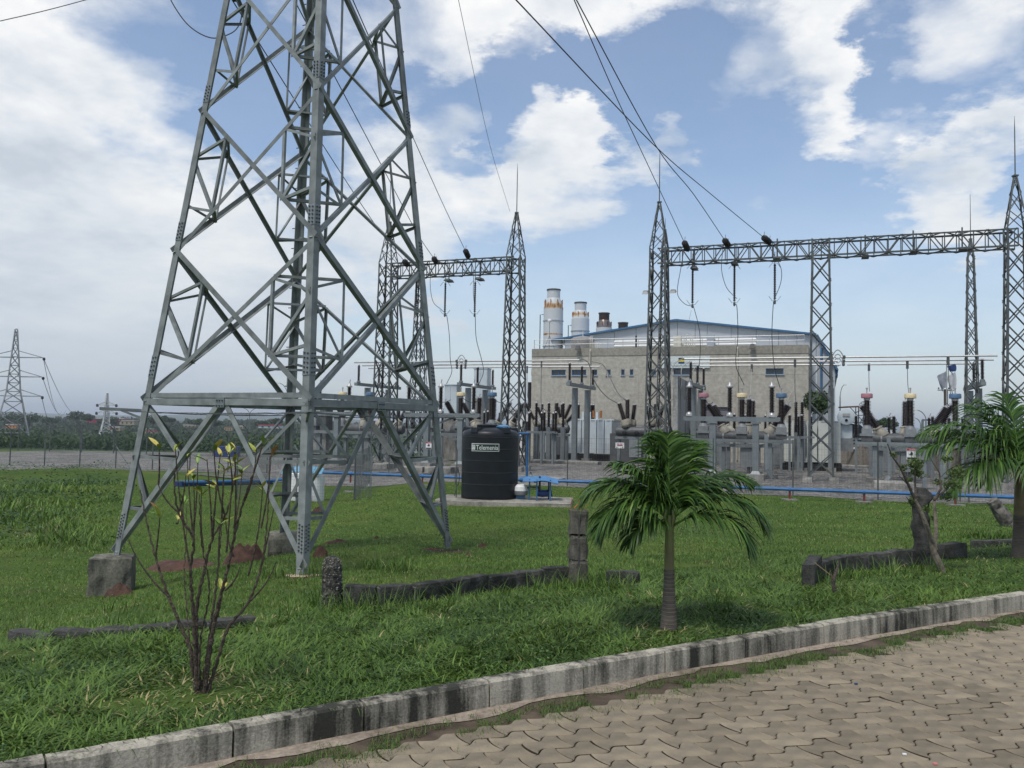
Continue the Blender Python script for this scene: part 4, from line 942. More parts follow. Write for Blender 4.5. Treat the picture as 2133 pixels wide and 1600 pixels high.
def fan(lab, d, pts, cab, grp='switchgear modules with fanned bushings'):
    p0 = AY(cab[0], 885, d); t = thing('switchgear_module', lab, 'switchgear', (p0.x, p0.y, YZ), 0, grp); O = Vector(t.location)
    for (x0, y0, x1, y1, dd, r) in pts:
        a, b = AY(x0, y0, d+dd)-O, AY(x1, y1, d+dd)-O; ax = (b-a).normalized(); L_ = (b-a).length
        put_ins(t, a, ax, L_, r, max(10, int(L_/.085)), PORC); MB().lathe([(r*1.0, -.55), (r*1.45, -.45), (r*1.5, -.34), (r*1.3, -.12), (r*1.15, 0)], 14, a, ax).obj('turret', BEIGE, t, True)
    z = AY(cab[0], cab[1], d).z-YZ; w = cab[2]
    MB().lathe([(.0, -w*.55), (.3, -w*.5), (.33, -w*.45), (.33, w*.45), (.3, w*.5), (.0, w*.55)], 14, (0, 0, z), UX).obj('pressure_tank', GREYD, t, True)
    MB().box((0, 0, z-.45), (w*1.05, .5, .16), (UX, VX, Z3)).obj('cradle', GALVL, t)
    MB().box((UX*.25).to_tuple()[:2]+((z-.5)*.62,), (.85, .6, (z-.5)*.7), (UX, VX, Z3)).obj('control_cabinet', GREYB, t)
    for s_ in (-1, 1): MB().box(UX*s_*w*.42+Z3*(z-.5)/2, (.2, .2, z-.5), (UX, VX, Z3)).obj('post', GALVL, t)
    for s_ in (-.5, .35): MB().lathe([(.17, 0), (.17, .05), (.09, .09)], 12, UX*s_-VX*.34+Z3*(z-.1), -VX).obj('gauge', BLACKP, t, True)
    return t
fan('enclosed switchgear with six fanned brown bushings before the left part of the building', 62, [(1113, 874, 1094, 840, 0, .17), (1131, 875, 1120, 849, 1.2, .17), (1157, 873, 1160, 840, 0, .19), (1176, 872, 1189, 843, 0, .17), (1180, 880, 1197, 861, 1.5, .17), (1167, 870, 1163, 848, 2, .15)], (1150, 893, 2.5))
fan('switchgear with three thick upright bushings left of the third gantry column', 60, [(1300, 874, 1290, 841, 0, .21), (1307, 872, 1307, 833, 1, .21), (1318, 874, 1322, 844, 1.6, .21)], (1318, 899, 2.3))
fan('switchgear with three bushings hidden behind the third gantry column', 62, [(1356, 872, 1351, 846, 0, .19), (1365, 872, 1366, 842, .8, .19), (1374, 872, 1381, 846, 1.4, .19)], (1368, 897, 2.1))
# transformers
def radiator_bank(t, x0, x1, y, z0, z1, n, m, fins=1):
    w = (x1-x0)/n
    for i in range(n):
        MB().box((x0+w*(i+.5), y, (z0+z1)/2), (w*.90, .55, z1-z0)).obj('radiator_panel', m, t)
        MB().box((x0+w*(i+.5), y-.28, z1-.05), (w*.5, .03, .06)).obj('lifting_lug', ALU, t)
p = AY(1121, 885, 66); q = on_line(1340, Vector((p.x, p.y, 0)), UX)
t = thing('power_transformer', 'large power transformer with pale grey radiator panels before the left part of the building', 'transformer', (p.x, p.y, YZ), ROTZ, 'power transformers')
Lt = (Vector((q.x, q.y, 0))-Vector((p.x, p.y, 0))).length; Lr = Lt*.72
radiator_bank(t, 0, Lr, 0, .55, 3.05, 10, RAD)
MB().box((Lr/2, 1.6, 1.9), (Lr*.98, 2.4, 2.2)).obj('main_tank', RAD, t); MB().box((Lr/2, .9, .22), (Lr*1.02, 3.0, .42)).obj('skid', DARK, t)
MB().box((Lr/2, 1.6, 3.06), (Lr, 2.6, .12)).obj('lid', RAD, t)
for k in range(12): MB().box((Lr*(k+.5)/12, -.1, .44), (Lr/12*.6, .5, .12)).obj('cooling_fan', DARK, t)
MB().box((Lr+1.3, -.3, 1.05), (2.5, 1.6, 2.05)).obj('marshalling_cabinet', mat('dark_grey_cabinet', (.10, .105, .11), .6), t)
MB().lathe([(.25, 0), (.25, 2.2)], 12, (Lr+.6, -.2, 2.5), (1, 0, 0)).obj('oil_pipe', GREYD, t, True)
for k in range(6): MB().box((Lr*.55+k*.28, 1.2, 3.4+.1*(k % 2)), (.16, .16, .55)).obj('lid_fitting', RUST if k % 2 else RAD, t)
def board(parent, c, w, h, ax, kind):
    X, Y, Z_ = ax; c = Vector(c); s_ = MB().box(c, (w, .02, h), ax).obj('sign_plate', WHITE, parent)
    return s_
ts = thing('warning_sign', 'white sign with two lines of red print on the dark cabinet by the pale radiators', 'sign', AY(1291, 928, 59.7), ROTZ, 'warning signs')
MB().box((0, 0, 0), (.62, .02, .40)).obj('sign_plate', WHITE, ts)
for r_, ws in ((.1, (.17, .16)), (0, (.4,))):
    x_ = -.19
    for w_ in ws: MB().box((x_+w_/2, -.016, r_), (w_, .01, .055)).obj('red_print', mat('wine_red_print', (.30, .03, .09), .6), ts); x_ += w_+.05
for sx in (-.2, .2): MB().add([(sx-.07, -.014, -.17), (sx+.07, -.014, -.17), (sx, -.014, -.06), (sx-.07, -.02, -.17), (sx+.07, -.02, -.17), (sx, -.02, -.06)], [(3, 4, 5), (0, 2, 1), (0, 1, 4, 3), (1, 2, 5, 4), (2, 0, 3, 5)]).obj('warning_triangle', mat('olive_print', (.3, .3, .08), .6), ts)
p = AY(1632, 885, 55); t = thing('power_transformer', 'power transformer with cream radiator panels behind the middle gantry column', 'transformer', (p.x, p.y, YZ), ROTZ, 'power transformers')
q = on_line(1752, Vector((p.x, p.y, 0)), UX); Lr = (Vector((q.x, q.y, 0))-Vector((p.x, p.y, 0))).length
radiator_bank(t, 0, Lr, 0, .55, 3.15, 5, RAD2); MB().box((Lr/2, 1.6, 1.9), (Lr*.98, 2.4, 2.2)).obj('main_tank', RAD2, t); MB().box((Lr/2, .9, .22), (Lr*1.02, 3.0, .42)).obj('skid', DARK, t)
zc = AY(1762, 869, 55).z-YZ; xc = (AY(1762, 869, 55)-Vector((p.x, p.y, 0))).dot(UX)
MB().lathe([(.0, -.05), (.3, -.04), (.50, .0), (.52, .08), (.52, 2.4), (.0, 2.5)], 28, (xc, 0, zc), (0, 1, 0)).obj('conservator_drum', RAD, t, True)
MB().box((xc+.0, -.08, zc+.12), (.42, .03, .18)).obj('name_plate', ALU, t); MB().lathe([(.09, 0), (.09, .06)], 12, (xc, 0, zc-.22), (0, -1, 0)).obj('oil_gauge', BLACKP, t, True)
MB().box((xc, .5, zc-1.0), (.7, .5, 1.0)).obj('drum_bracket', RAD, t); MB().box((xc-.1, .3, zc-1.75), (1.0, .9, .8)).obj('side_box', GREYB, t)

# blast wall
p = AY(1401, 885, 55); q = AY(1441, 885, 66.5); L_ = (Vector((q.x, q.y, 0))-Vector((p.x, p.y, 0))).length; dv = (Vector((q.x, q.y, 0))-Vector((p.x, p.y, 0))).normalized()
zt = AY(1401, 784, 55).z-YZ
t = thing('blast_wall', 'tall streaked grey concrete fire wall between the two transformers', 'wall', (p.x, p.y, YZ), math.atan2(dv.y, dv.x), None)
for k in range(4): MB().box((L_*(k+.5)/4, -.16, zt/2), (L_/4-.03, .3, zt)).obj('wall_panel', FIREW, t)

# ================================================================== the power house
BO = AY(1107, 727, 71.8); BO = Vector((BO.x, BO.y, YZ)); BD = UX
def bl(px_, py_, c=0.0):     # pixel -> local (x,z) on the facade plane at depth c
    O_ = BO+VX*c; r = ray(px_, py_); n = VX; s_ = (O_-Vector((0, 0, EYE))).dot(n)/r.dot(n); P_ = r*s_+Vector((0, 0, EYE))-O_
    return P_.dot(UX), P_.z
bld = thing('power_house', 'long beige concrete power house with a grey metal hall and blue roof edge behind it', 'building', BO, ROTZ)
BW = bl(1684, 800)[0]; BH = bl(1107, 727)[1]; BH2 = bl(1684, 718)[1]; BH = (BH+BH2)/2
wins = [(1149, 1178), (1191, 1221), (1235, 1244), (1263, 1272), (1294, 1301), (1312, 1319), (1352, 1366), (1403, 1437), (1595, 1632)]
zw0 = bl(1400, 781)[1]; zw1 = bl(1400, 769)[1]; zp = bl(1107, 743)[1]
wx = [(bl(a, 775)[0], bl(b, 775)[0]) for a, b in wins]
seams = [bl(x_, 800)[0] for x_ in (1107, 1228, 1330, 1390, 1535, 1684)]
# wall made of cast panels: strips below, window band, strip above, parapet
def wp(x0, x1, z0, z1, y0=0.0, th=.3, m=WALLC, nm='wall_panel'):
    if x1-x0 < .02: return
    MB().box(((x0+x1)/2, y0+th/2, (z0+z1)/2), (x1-x0-.008, th, z1-z0-.008)).obj(nm, m, bld)
zsplit = bl(1150, 838)[1]
dx0, dx1 = bl(1460, 890)[0], bl(1520, 890)[0]; dz = bl(1490, 848)[1]
for a, b in zip(seams[:-1], seams[1:]):
    for z0, z1 in ((0, dz), (dz, zsplit+.6), (zsplit+.6, zw0)):
        if z0 < dz and a < dx1 and b > dx0: wp(a, max(a, dx0), z0, z1); wp(min(b, dx1), b, z0, z1)
        else: wp(a, b, z0, z1)
    wp(a, b, zw1+.12, zp); wp(a, b, zp, BH, -.04, .3, WALLP, 'parapet_panel')
edges = [0]+[e for w_ in wx for e in w_]+[BW]
for i in range(0, len(edges)-1, 2): wp(edges[i], edges[i+1], zw0, zw1+.12)
for i, (a, b) in enumerate(wx):
    wp(a, b, zw1, zw1+.12)
    w_ = MB().box(((a+b)/2, .16, (zw0+zw1)/2), (b-a-.02, .04, zw1-zw0-.02)).obj('window', GLASS, bld)
    fr = MB(); 
    fr.box(((a+b)/2, .10, zw0+.03), (b-a, .10, .05)); fr.box(((a+b)/2, .10, zw1-.03), (b-a, .10, .05))
    for x_ in (a+.03, b-.03): fr.box((x_, .10, (zw0+zw1)/2), (.05, .10, zw1-zw0-.12))
    if b-a > .8: fr.box(((a+b)/2, .12, (zw0+zw1)/2), (.04, .06, zw1-zw0-.12))
    fr.obj('frame', BLUE, w_); MB().box(((a+b)/2, -.03, zw0-.03), (b-a+.12, .12, .05)).obj('sill', SHED, w_)
MB().box((BW/2, 4, BH/2-.3), (BW-.1, 7.3, BH-.7)).obj('core', WALLC, bld)
MB().box((BW-.15+.02, 4, BH/2), (.3, 7.6, BH)).obj('side_wall', WALLC, bld); MB().box((.15-.02, 4, BH/2), (.3, 7.6, BH)).obj('side_wall', WALLC, bld)
rd = MB().box(((dx0+dx1)/2, .2, dz/2), (dx1-dx0, .05, dz)).obj('roller_door', SHUT, bld)
for k in range(int(dz/.18)): MB().box(((dx0+dx1)/2, .16, .09+k*.18), (dx1-dx0-.05, .04, .14)).obj('slat', SHUT, rd)
# vertical pipe, gutter stain pipes
for px_ in (1229, 1536): x_ = bl(px_, 800)[0]; MB().tube([(x_, -.12, .2), (x_, -.12, zp+.4), (x_, .05, zp+.6)], .06, 8).obj('downpipe', mat('buff_pipe', (.45, .42, .35), .6), bld)
for px_, py_ in ((1206, 725), (1568, 722)):
    x_, z_ = bl(px_, py_); MB().box((x_, -.35, z_), (.45, .35, .35), None, 0, .6).obj('floodlight', GREYD, bld)
# sign board on the wall
sx0, sz0 = bl(1380, 767); sx1, sz1 = bl(1479, 742)
sb = MB().box(((sx0+sx1)/2, -.12, (sz0+sz1)/2), (sx1-sx0, .05, sz1-sz0)).obj('sign_board', mat('sign_white', (.60, .66, .64), .5), bld, False, None, 'white name board with a small yellow and blue emblem')
tm = text_mesh('Centrale Thermique de Production d’Electricité', .22, mat('sign_dark_green_print', (.03, .06, .06), .6)); co = vn(tm); wt = co[:, 0].max()-co[:, 0].min()
ln = link('lettering', tm, sb, (sx0+.18, -.15, sz0+.10), None, None, (R(90), 0, 0)); ln.scale = ((sx1-sx0-1.25)/wt, 1, 1)
tm = text_mesh('Kenou', .24, mat('sign_cyan_print', (.02, .16, .30), .6)); link('lettering', tm, sb, (sx1-.98, -.15, sz0+.10), None, None, (R(90), 0, 0))
ex, ez = bl(1420, 752)
for dz_, m_ in ((.16, BLACKP), (0, YEL), (-.14, DKBL)): MB().box((ex, -.155, ez+dz_), (.46, .02, .15)).obj('emblem', m_, sb)
for zz, w_ in ((.45, 2.2), (.34, 1.8)): MB().box(((sx0+sx1)/2-.4, -.15, sz0+zz), (w_, .01, .012)).obj('fine_print', mat('sign_grey_print', (.25, .28, .28), .6), sb)
# rooftop railing
rz = BH
def rail(x0, x1, z0, h, y=.15, step=1.25, nm='railing'):
    n = max(2, int((x1-x0)/step)); t_ = MB()
    for k in range(n+1):
        x_ = x0+(x1-x0)*k/n; MB().tube([(x_, y, z0), (x_, y, z0+h)], .022, 5).obj('railing_post', ALU, bld)
    for zz in (h, h*.5): MB().tube([(x0, y, z0+zz), (x1, y, z0+zz)], .022, 5).obj('railing_bar', ALU, bld)
rail(.2, BW-.3, rz-.02, .78); rail(.2, .21, rz-.02, .78)
# roof deck equipment
for z_, x0, x1 in ((.25, 1280, 1575), (.62, 1280, 1575)):
    a, b = bl(x0, 715, 1.5)[0], bl(x1, 715, 1.5)[0]; MB().tube([(a, 1.5, BH+z_), (b, 1.5, BH+z_)], .12, 8).obj('roof_pipe', WHITE, bld, True)
for px_ in (1480,): x_ = bl(px_, 710, 1)[0]; MB().box((x_, 1.1, BH+.5), (.55, .5, 1.0)).obj('roof_duct', SHED, bld)
a = bl(1412, 712, 1)[0]; MB().box((a, .9, BH+.45), (.6, .5, 1.0)).obj('roof_unit', CREAM if 0 else mat('ivory_paint', (.6, .58, .5), .6), bld)
for k in range(7): MB().tube([(a+.35+k*.17, .8, BH), (a+.35+k*.17, .8, BH+.5+.25*(k % 3)), (a+.5+k*.17, .8, BH+.5+.25*(k % 3))], .045, 6).obj('valve_pipe', mat('ivory_paint', (.6, .58, .5), .6), bld)
a = bl(1232, 712, 1)[0]; iv = mat('ivory_paint', (.6, .58, .5), .6)
for k in range(7):
    hh = (1.05, 1.05, .55, .5, .5, .42, .4)[k]; MB().tube([(a+k*.16, .6, BH), (a+k*.16, .6, BH+hh), (a+k*.16+.1, .6, BH+hh)], .04, 6).obj('valve_pipe', iv, bld)
a = bl(1212, 712, 1.3)[0]; MB().lathe([(1.0, 0), (1.0, 1.0), (.8, 1.15), (.3, 1.25), (0, 1.27)], 20, (a, 1.6, BH-.1)).obj('roof_tank', mat('grey_roof_tank', (.26, .25, .24), .6), bld, True)
MB().tube([(a, 1.6, BH+1.1), (a, 1.6, BH+1.6)], .04, 6).obj('vent', iv, bld)
x_, z_ = bl(1145, 668, 1.0); MB().tube([(x_, 1, BH), (x_, 1, z_)], .02, 5).obj('mast', GALVD, bld); MB().lathe([(0, -.17), (.15, -.1), (.18, 0), (.15, .1), (0, .17)], 12, (x_, 1, z_)).obj('globe_lamp', WHITE, bld, True)
for s_ in (-.5, .5): MB().tube([(x_+s_, 1, BH), (x_, 1, BH+1.2)], .018, 4).obj('stay', GALVD, bld)
for px_ in (1325,): x_ = bl(px_, 712, .5)[0]; MB().box((x_, .5, BH+.5), (.12, .12, 1.0)).obj('post', BLACKP, bld)
# metal hall behind
HY = 7.8
prof = [bl(1176, 725, HY), bl(1176, 707, HY), bl(1409, 669, HY), bl(1700, 699, HY), bl(1740, 768, HY), (bl(1742, 770, HY)[0], 0), (bl(1176, 725, HY)[0], 0)]
x0 = prof[0][0]; px5 = prof[4][0]
prof = [(x0, 0), (x0, prof[1][1]), prof[2], prof[3], prof[4], (px5, 0)]
def roofz(x_):
    for (xa, za), (xb, zb_) in zip(prof[1:], prof[2:]):
        if xa <= x_ <= xb and xb > xa: return za+(zb_-za)*(x_-xa)/(xb-xa)
    return 0
cuts = sorted([x0]+[bl(p_, 690, HY)[0] for p_ in (1230, 1280, 1325, 1372, 1411, 1448, 1473, 1523, 1575, 1622, 1660)]+[prof[3][0], px5])
for a, b in zip(cuts[:-1], cuts[1:]):
    vs_ = []
    g = .015; zz = [(a+g, 0), (b-g, 0), (b-g, roofz(b-g))]+([(prof[2][0], prof[2][1])] if a < prof[2][0] < b else [])+[(a+g, roofz(a+g))]
    n = len(zz); vs_ = [(x_, HY, z_) for x_, z_ in zz]+[(x_, HY+.1, z_) for x_, z_ in zz]
    MB().add(vs_, [tuple(range(n)), tuple(range(2*n-1, n-1, -1))]+[(i, i+n, (i+1) % n+n, (i+1) % n) for i in range(n)]).obj('hall_panel', SHED, bld)
def roof_slab(a, b, m, t0=.16, over=.35, nm='roof'):
    (xa, za), (xb, zb_) = a, b; d = Vector((xb-xa, 0, zb_-za)).normalized(); n_ = Vector((-d.z, 0, d.x)); L_ = Vector((xb-xa, 0, zb_-za)).length
    MB().box(Vector((xa, HY+14, za))+d*L_/2+n_*t0/2, (L_, 28+over*2, t0), (d, Vector((0, 1, 0)), n_)).obj(nm, m, bld)
e0 = bl(1150, 711, HY)
sl = lambda a, b: None
MB().box((0, 0, 0), (.01, .01, .01))
lf = (prof[2][1]-e0[1])/(prof[2][0]-e0[0])
roof_slab(e0, prof[2], BLUE); roof_slab(prof[2], prof[3], BLUE); roof_slab(prof[3], (px5+.1, prof[4][1]-.15), BLUE)
MB().box((px5-.1, HY+14, prof[4][1]/2), (.1, 27.6, prof[4][1]-.3)).obj('hall_side_wall', SHED, bld)
MB().box((x0+.1, HY+14, prof[1][1]/2), (.1, 27.6, prof[1][1]-.3)).obj('hall_side_wall', SHED, bld)
MB().box((px5+.05, HY+2, prof[4][1]-.3), (.3, 4, .5), None, 0, .8).obj('gutter_box', BLUE, bld)
x_ = bl(1711, 800, HY-.1)[0]; MB().tube([(x_, HY-.1, .3), (x_, HY-.1, roofz(x_)-.3)], .09, 8).obj('downpipe', BLUE, bld)
x_, z_ = bl(1433, 671, HY+4); MB().tube([(x_, HY+4, z_-.3), (x_+.3, HY+4, z_+1.1)], .015, 4).obj('aerial', GALVD, bld)
# stacks
STK = mat('stack_grey_paint', (.44, .46, .46), .5, .1, .12, 1.5, col2=(.36, .37, .365))
def stack_mat(name, bands):
    """paint with rust bands at heights where the joints leak"""
    m = bpy.data.materials.new(name); m.use_nodes = True; nt = m.node_tree; N = nt.nodes.new; L = nt.links.new; b = nt.nodes['Principled BSDF']; b.inputs['Roughness'].default_value = .5
    tc = N('ShaderNodeTexCoord'); sp = N('ShaderNodeSeparateXYZ'); L(tc.outputs['Object'], sp.inputs[0])
    mp = N('ShaderNodeMapping'); mp.inputs['Scale'].default_value = (1, 1, .25); L(tc.outputs['Object'], mp.inputs[0])
    nz = N('ShaderNodeTexNoise'); nz.inputs['Scale'].default_value = 2.6; nz.inputs['Detail'].default_value = 8; nz.inputs['Roughness'].default_value = .7; L(mp.outputs[0], nz.inputs['Vector'])
    tot = None
    for zc, hw, st in bands:
        d = N('ShaderNodeMath'); d.operation = 'SUBTRACT'; L(sp.outputs[2], d.inputs[0]); d.inputs[1].default_value = zc
        a = N('ShaderNodeMath'); a.operation = 'ABSOLUTE'; L(d.outputs[0], a.inputs[0])
        r_ = N('ShaderNodeMapRange'); L(a.outputs[0], r_.inputs['Value']); r_.inputs['From Min'].default_value = hw*1.6; r_.inputs['From Max'].default_value = hw*.3; r_.inputs['To Max'].default_value = st
        if tot is None: tot = r_.outputs[0]
        else:
            mx = N('ShaderNodeMath'); mx.operation = 'MAXIMUM'; L(tot, mx.inputs[0]); L(r_.outputs[0], mx.inputs[1]); tot = mx.outputs[0]
    s_ = N('ShaderNodeMath'); s_.operation = 'ADD'; L(tot, s_.inputs[0]); L(nz.outputs[0], s_.inputs[1])
    cr = N('ShaderNodeValToRGB'); L(s_.outputs[0], cr.inputs[0]); e = cr.color_ramp.elements; e[0].position = .72; e[0].color = (.50, .52, .53, 1); e[1].position = .98; e[1].color = (.17, .065, .022, 1); k = e.new(.84); k.color = (.42, .27, .12, 1)
    L(cr.outputs[0], b.inputs['Base Color']); return m
for i, (px_, d, top, dark, lab) in enumerate(((1153.5, 80, 603, 0, 'tallest looking rust streaked exhaust stack, leftmost behind the power house'), (1209.5, 88, 630, 0, 'second exhaust stack from the left, clean grey with a rusty shoulder'),
                                     (1258.5, 98, 652, 1, 'third exhaust stack with a dark brown mouth'), (1298, 106, 672, 1, 'rightmost exhaust stack, only its dark mouth showing over the roof'))):
    p = AY(px_, top, d); H = p.z-YZ; t = thing('exhaust_stack', lab, 'chimney', (p.x, p.y, YZ), ROTZ, 'exhaust stacks of the power house')
    r = .92; hz = H
    sm = stack_mat('stack_paint', [(hz-4.3, .12, .38), (hz-1.6, .35, .40), (hz-.2, .2, .12), (hz-3.3, .05, .25)] if i == 0 else [(hz-1.3, .25, .36)] if i == 1 else [(hz-2.6, .05, .25)])
    MB().lathe([(r, 0), (r, hz-1.75)], 32).obj('shaft', sm, t, True)
    cm_ = sm if not dark else mat('burnt_brown_metal', (.05, .030, .025), .45, .4)
    MB().lathe([(r*.97, hz-1.75), (r*.9, hz-1.35), (r*.66, hz-.85)], 32).obj('shoulder', cm_ if not dark else mat('scorched_steel', (.2, .17, .15), .3, .6), t, True)
    MB().lathe([(r*.66, hz-.85), (r*.66, hz-.12)], 28).obj('neck', cm_, t, True); MB().lathe([(r*.72, hz-.12), (r*.72, hz), (r*.62, hz), (r*.62, hz-.3)], 28).obj('rim', mat('dark_rim', (.06, .06, .06), .6), t, True)
    for zz in (hz-3.0, hz-5.4): MB().lathe([(r, zz-.04), (r+.06, zz-.04), (r+.06, zz+.04), (r, zz+.04)], 32).obj('ring', SHED, t, False)
    for a_ in range(8):
        aa = a_*math.pi/4; v = Vector((math.cos(aa), math.sin(aa), 0)); MB().box(v*(r*.93)+Z3*(hz-1.3), (.09, .05, .55), (v, v.cross(Z3), Z3)).obj('lifting_lug', cm_ if dark else RUST, t)
    MB().tube([(-r-.28, -.3, 2), (-r-.28, -.3, hz-3.0+.6), (-r+.05, -.3, hz-3.0+.6)], .05, 6).obj('vent_pipe', GALVD, t)
# low annex left of the building
p = AY(1086, 885, 74); t = thing('annex', 'small white walled annex with a dark doorway left of the power house', 'building', (p.x, p.y, YZ), ROTZ)
MB().box((-.2, 1.5, 1.9), (2.4, 3, 3.8)).obj('wall', WHITE, t); MB().box((.35, -.02, 1.6), (.5, .06, 2.6)).obj('doorway', DARK, t); MB().box((-.2, 1.5, 3.95), (2.8, 3.4, .12)).obj('roof', ROOFW, t)
p = AY(1102, 885, 76); t = thing('side_pipe', 'dark vertical duct with a ladder beside the left corner of the power house', 'duct', (p.x, p.y, YZ), ROTZ)
MB().box((0, 0, 3.2), (.25, .25, 6.4)).obj('duct', DARK, t); MB().box((-.9, 1.6, 2.4), (2.6, .2, .1)).obj('shelf', SHED, t)

# ================================================================== front fence, pipe, tank
def mesh_panel(w, h, vx=.1, hz=.2, r=.0022):
    b = MB(); n = int(w/vx)
    for k in range(n+1): x_ = w*k/n; b.add([(x_-r, 0, 0), (x_+r, 0, 0), (x_+r, 0, h), (x_-r, 0, h), (x_, 2*r, 0), (x_, 2*r, h)], [(0, 1, 2, 3), (1, 4, 5, 2), (4, 0, 3, 5)])
    m_ = int(h/hz)
    for k in range(m_+1):
        z = h*k/m_; q = r*(1.8 if k in (0, m_, m_//2) else 1); b.add([(0, -r, z-q), (w, -r, z-q), (w, -r, z+q), (0, -r, z+q), (0, 2*r, z), (w, 2*r, z)], [(0, 1, 2, 3), (2, 1, 5), (3, 2, 5, 4), (0, 4, 5, 1)])
    return b
FO = Vector((0, 36.9, 0)); ff = thing('mesh_fence', 'low welded mesh fence along the gravel yard, just behind the blue pipe', 'fence', (0, 36.9, YZ), ROTZ)
pmsh = mesh_panel(2.96, 1.95, .1, .2).mesh('wire_panel', GALVD)
for k in range(-1, 10):
    u = 2.55+(k-0)*3.0
    if -3.2 < u < -.3: continue
    MB().tube([(u, 0, 0), (u, 0, 2.05), (u, -.0, 2.15)], .028, 6).obj('post', GALVD, ff)
    if k < 9: link('wire_panel', pmsh, ff, (u+.02, 0, .08))
# blue pipe on red stands
PZ = .42
pp = [(368, 1003+2), (560, 1000)]
def pipe_pt(px_, z=-.32):
    q = on_line(px_, Vector((0, 34.1, 0)), Vector((.959, -.283, 0)), 1010); return Vector((q.x, q.y, z))
pr = thing('water_pipe', 'long blue water pipe running on low stands across the front of the yard', 'pipe', pipe_pt(1066, -.3))
O_ = Vector(pr.location)
px_list = list(range(672, 2260, 40)); pts = [pipe_pt(x_) for x_ in px_list]
MB().tube([p-O_ for p in pts], .062, 8).obj('pipe_run', PIPEB, pr, True)
for px_ in (1229, 1440, 1645, 1800, 1990, 730, 880):
    p = pipe_pt(px_); MB().box(p-O_+Vector((0, 0, -.2)), (.06, .06, .36)).obj('stand', mat('rust_red_paint', (.16, .03, .02), .7), pr)
    MB().box((p.x-O_.x, p.y-O_.y, G(p.x, p.y)-O_.z+.02), (.5, .4, .06)).obj('pad', PLINTH, pr)
    MB().lathe([(.08, -.04), (.08, .04)], 10, p-O_, (.959, -.283, 0)).obj('collar', PIPEB, pr)
p0 = pipe_pt(1097); MB().tube([p0-O_, Vector((p0.x, p0.y, AY(1100, 903, p0.y).z))-O_], .045, 8).obj('riser', PIPEB, pr)
a = AY(1101, 903, p0.y)-O_; b_ = AY(985, 903, p0.y-3.0)-O_; MB().tube([a, b_, b_-Vector((0, 0, .16))], .045, 8).obj('overhead_run', PIPEB, pr); MB().tube([a+Vector((-.3, -.2, -.12)), b_+Vector((0.1, 0, -.12))], .03, 6).obj('overhead_run', PIPEB, pr)
for px_ in (1086, 1115): p = pipe_pt(px_)-O_; MB().lathe([(.10, -.06), (.11, 0), (.10, .06)], 10, p, (.959, -.283, 0)).obj('valve_flange', PIPEB, pr)
MB().lathe([(.07, 0), (.09, .15), (.03, .3), (.1, .31), (.1, .33)], 10, pipe_pt(1105)-O_).obj('valve', GREYB, pr)
# second, darker pipe to the left, behind the shrub
p = ong(372, 1014); q = ong(566, 1012); t = thing('water_pipe', 'short dark blue pipe lying across the lawn behind the shrub', 'pipe', (p.x, p.y, p.z+.16)); O_ = Vector(t.location)
MB().tube([(0, 0, 0), q-O_+Vector((0, 0, .22)), q-O_+Vector((.5, 0, .3))], .07, 8).obj('pipe_run', PIPEB, t, True); MB().tube([(0, .1, -.11), q-O_+Vector((0, .1, .1))], .055, 8).obj('lower_pipe', DKBL, t, True)
MB().box((0, 0, -.12), (.3, .2, .36)).obj('end_box', DKBL, t); MB().box(q-O_+Vector((-.2, 0, 0)), (.16, .2, .36)).obj('end_box', DKBL, t)
# slab and tank
TD = 27.6; tp = AZ(1016, 1048, G(-.8, TD)+.16); TX, TY = tp.x, 27.9; gz = G(TX, TY)
sl_ = rough_block('tank_slab', (TX+.55, TY-.05, gz-.1), 4.3, 2.5, .26, streak_mat('slab_concrete', (.33, .31, .26), (.10, .095, .08), 3, .6, (.38, .6)), .99, -.1, 4, 9, .012)
tag(sl_, 'cracked concrete slab under the black water tank', 'slab')
tz = gz+.155; tank = thing('water_tank', 'big black ribbed water tank with a white name sticker, on a concrete slab', 'tank', (TX, TY, tz))
r = .93; prof = [(r*.97, 0), (r*.985, .03), (r*.99, .10)]
for k in range(6):
    z0 = .12+k*.375; prof += [(r*.985, z0+.02), (r*.992, z0+.17), (r*.985, z0+.33), (r*.985, z0+.345), (r*.973, z0+.352), (r*.973, z0+.364), (r*.987, z0+.371)]
prof = [p for p in prof if p[1] < 2.02]+[(r*.985, 2.03), (r*.97, 2.12), (r*.90, 2.18), (r*.6, 2.26), (r*.3, 2.30), (0, 2.31)]
MB().lathe(prof, 72, cap=False).obj('body', BLK, tank, True)
rb = MB()
for k in range(5):
    z0 = .12+k*.375+.358; n = 72
    rb.lathe([(r*.986, z0-.008), (r*.996, z0-.004), (r*.996, z0+.004), (r*.986, z0+.008)], 72)
rb.obj('rib_edges', mat('scuffed_black_plastic', (.045, .048, .05), .5), tank, True)
MB().lathe([(.34, 2.22), (.36, 2.36), (.33, 2.38), (0, 2.40)], 28, (-.1, 0, 0)).obj('lid', BLK, tank, True)
for a_ in range(5):
    aa = a_*1.257+.35; v = Vector((math.cos(aa), math.sin(aa), 0)); MB().box(v*r*.72+Z3*2.2, (.52, .26, .16), (v, v.cross(Z3), Z3), 0, .85).obj('top_lug', BLK, tank)
MB().lathe([(.26, 0), (.26, .03), (.1, .07), (0, .08)], 20, (.42, -.1, 2.30)).obj('blue_lid', mat('light_blue_plastic', (.06, .22, .42), .4), tank, True)
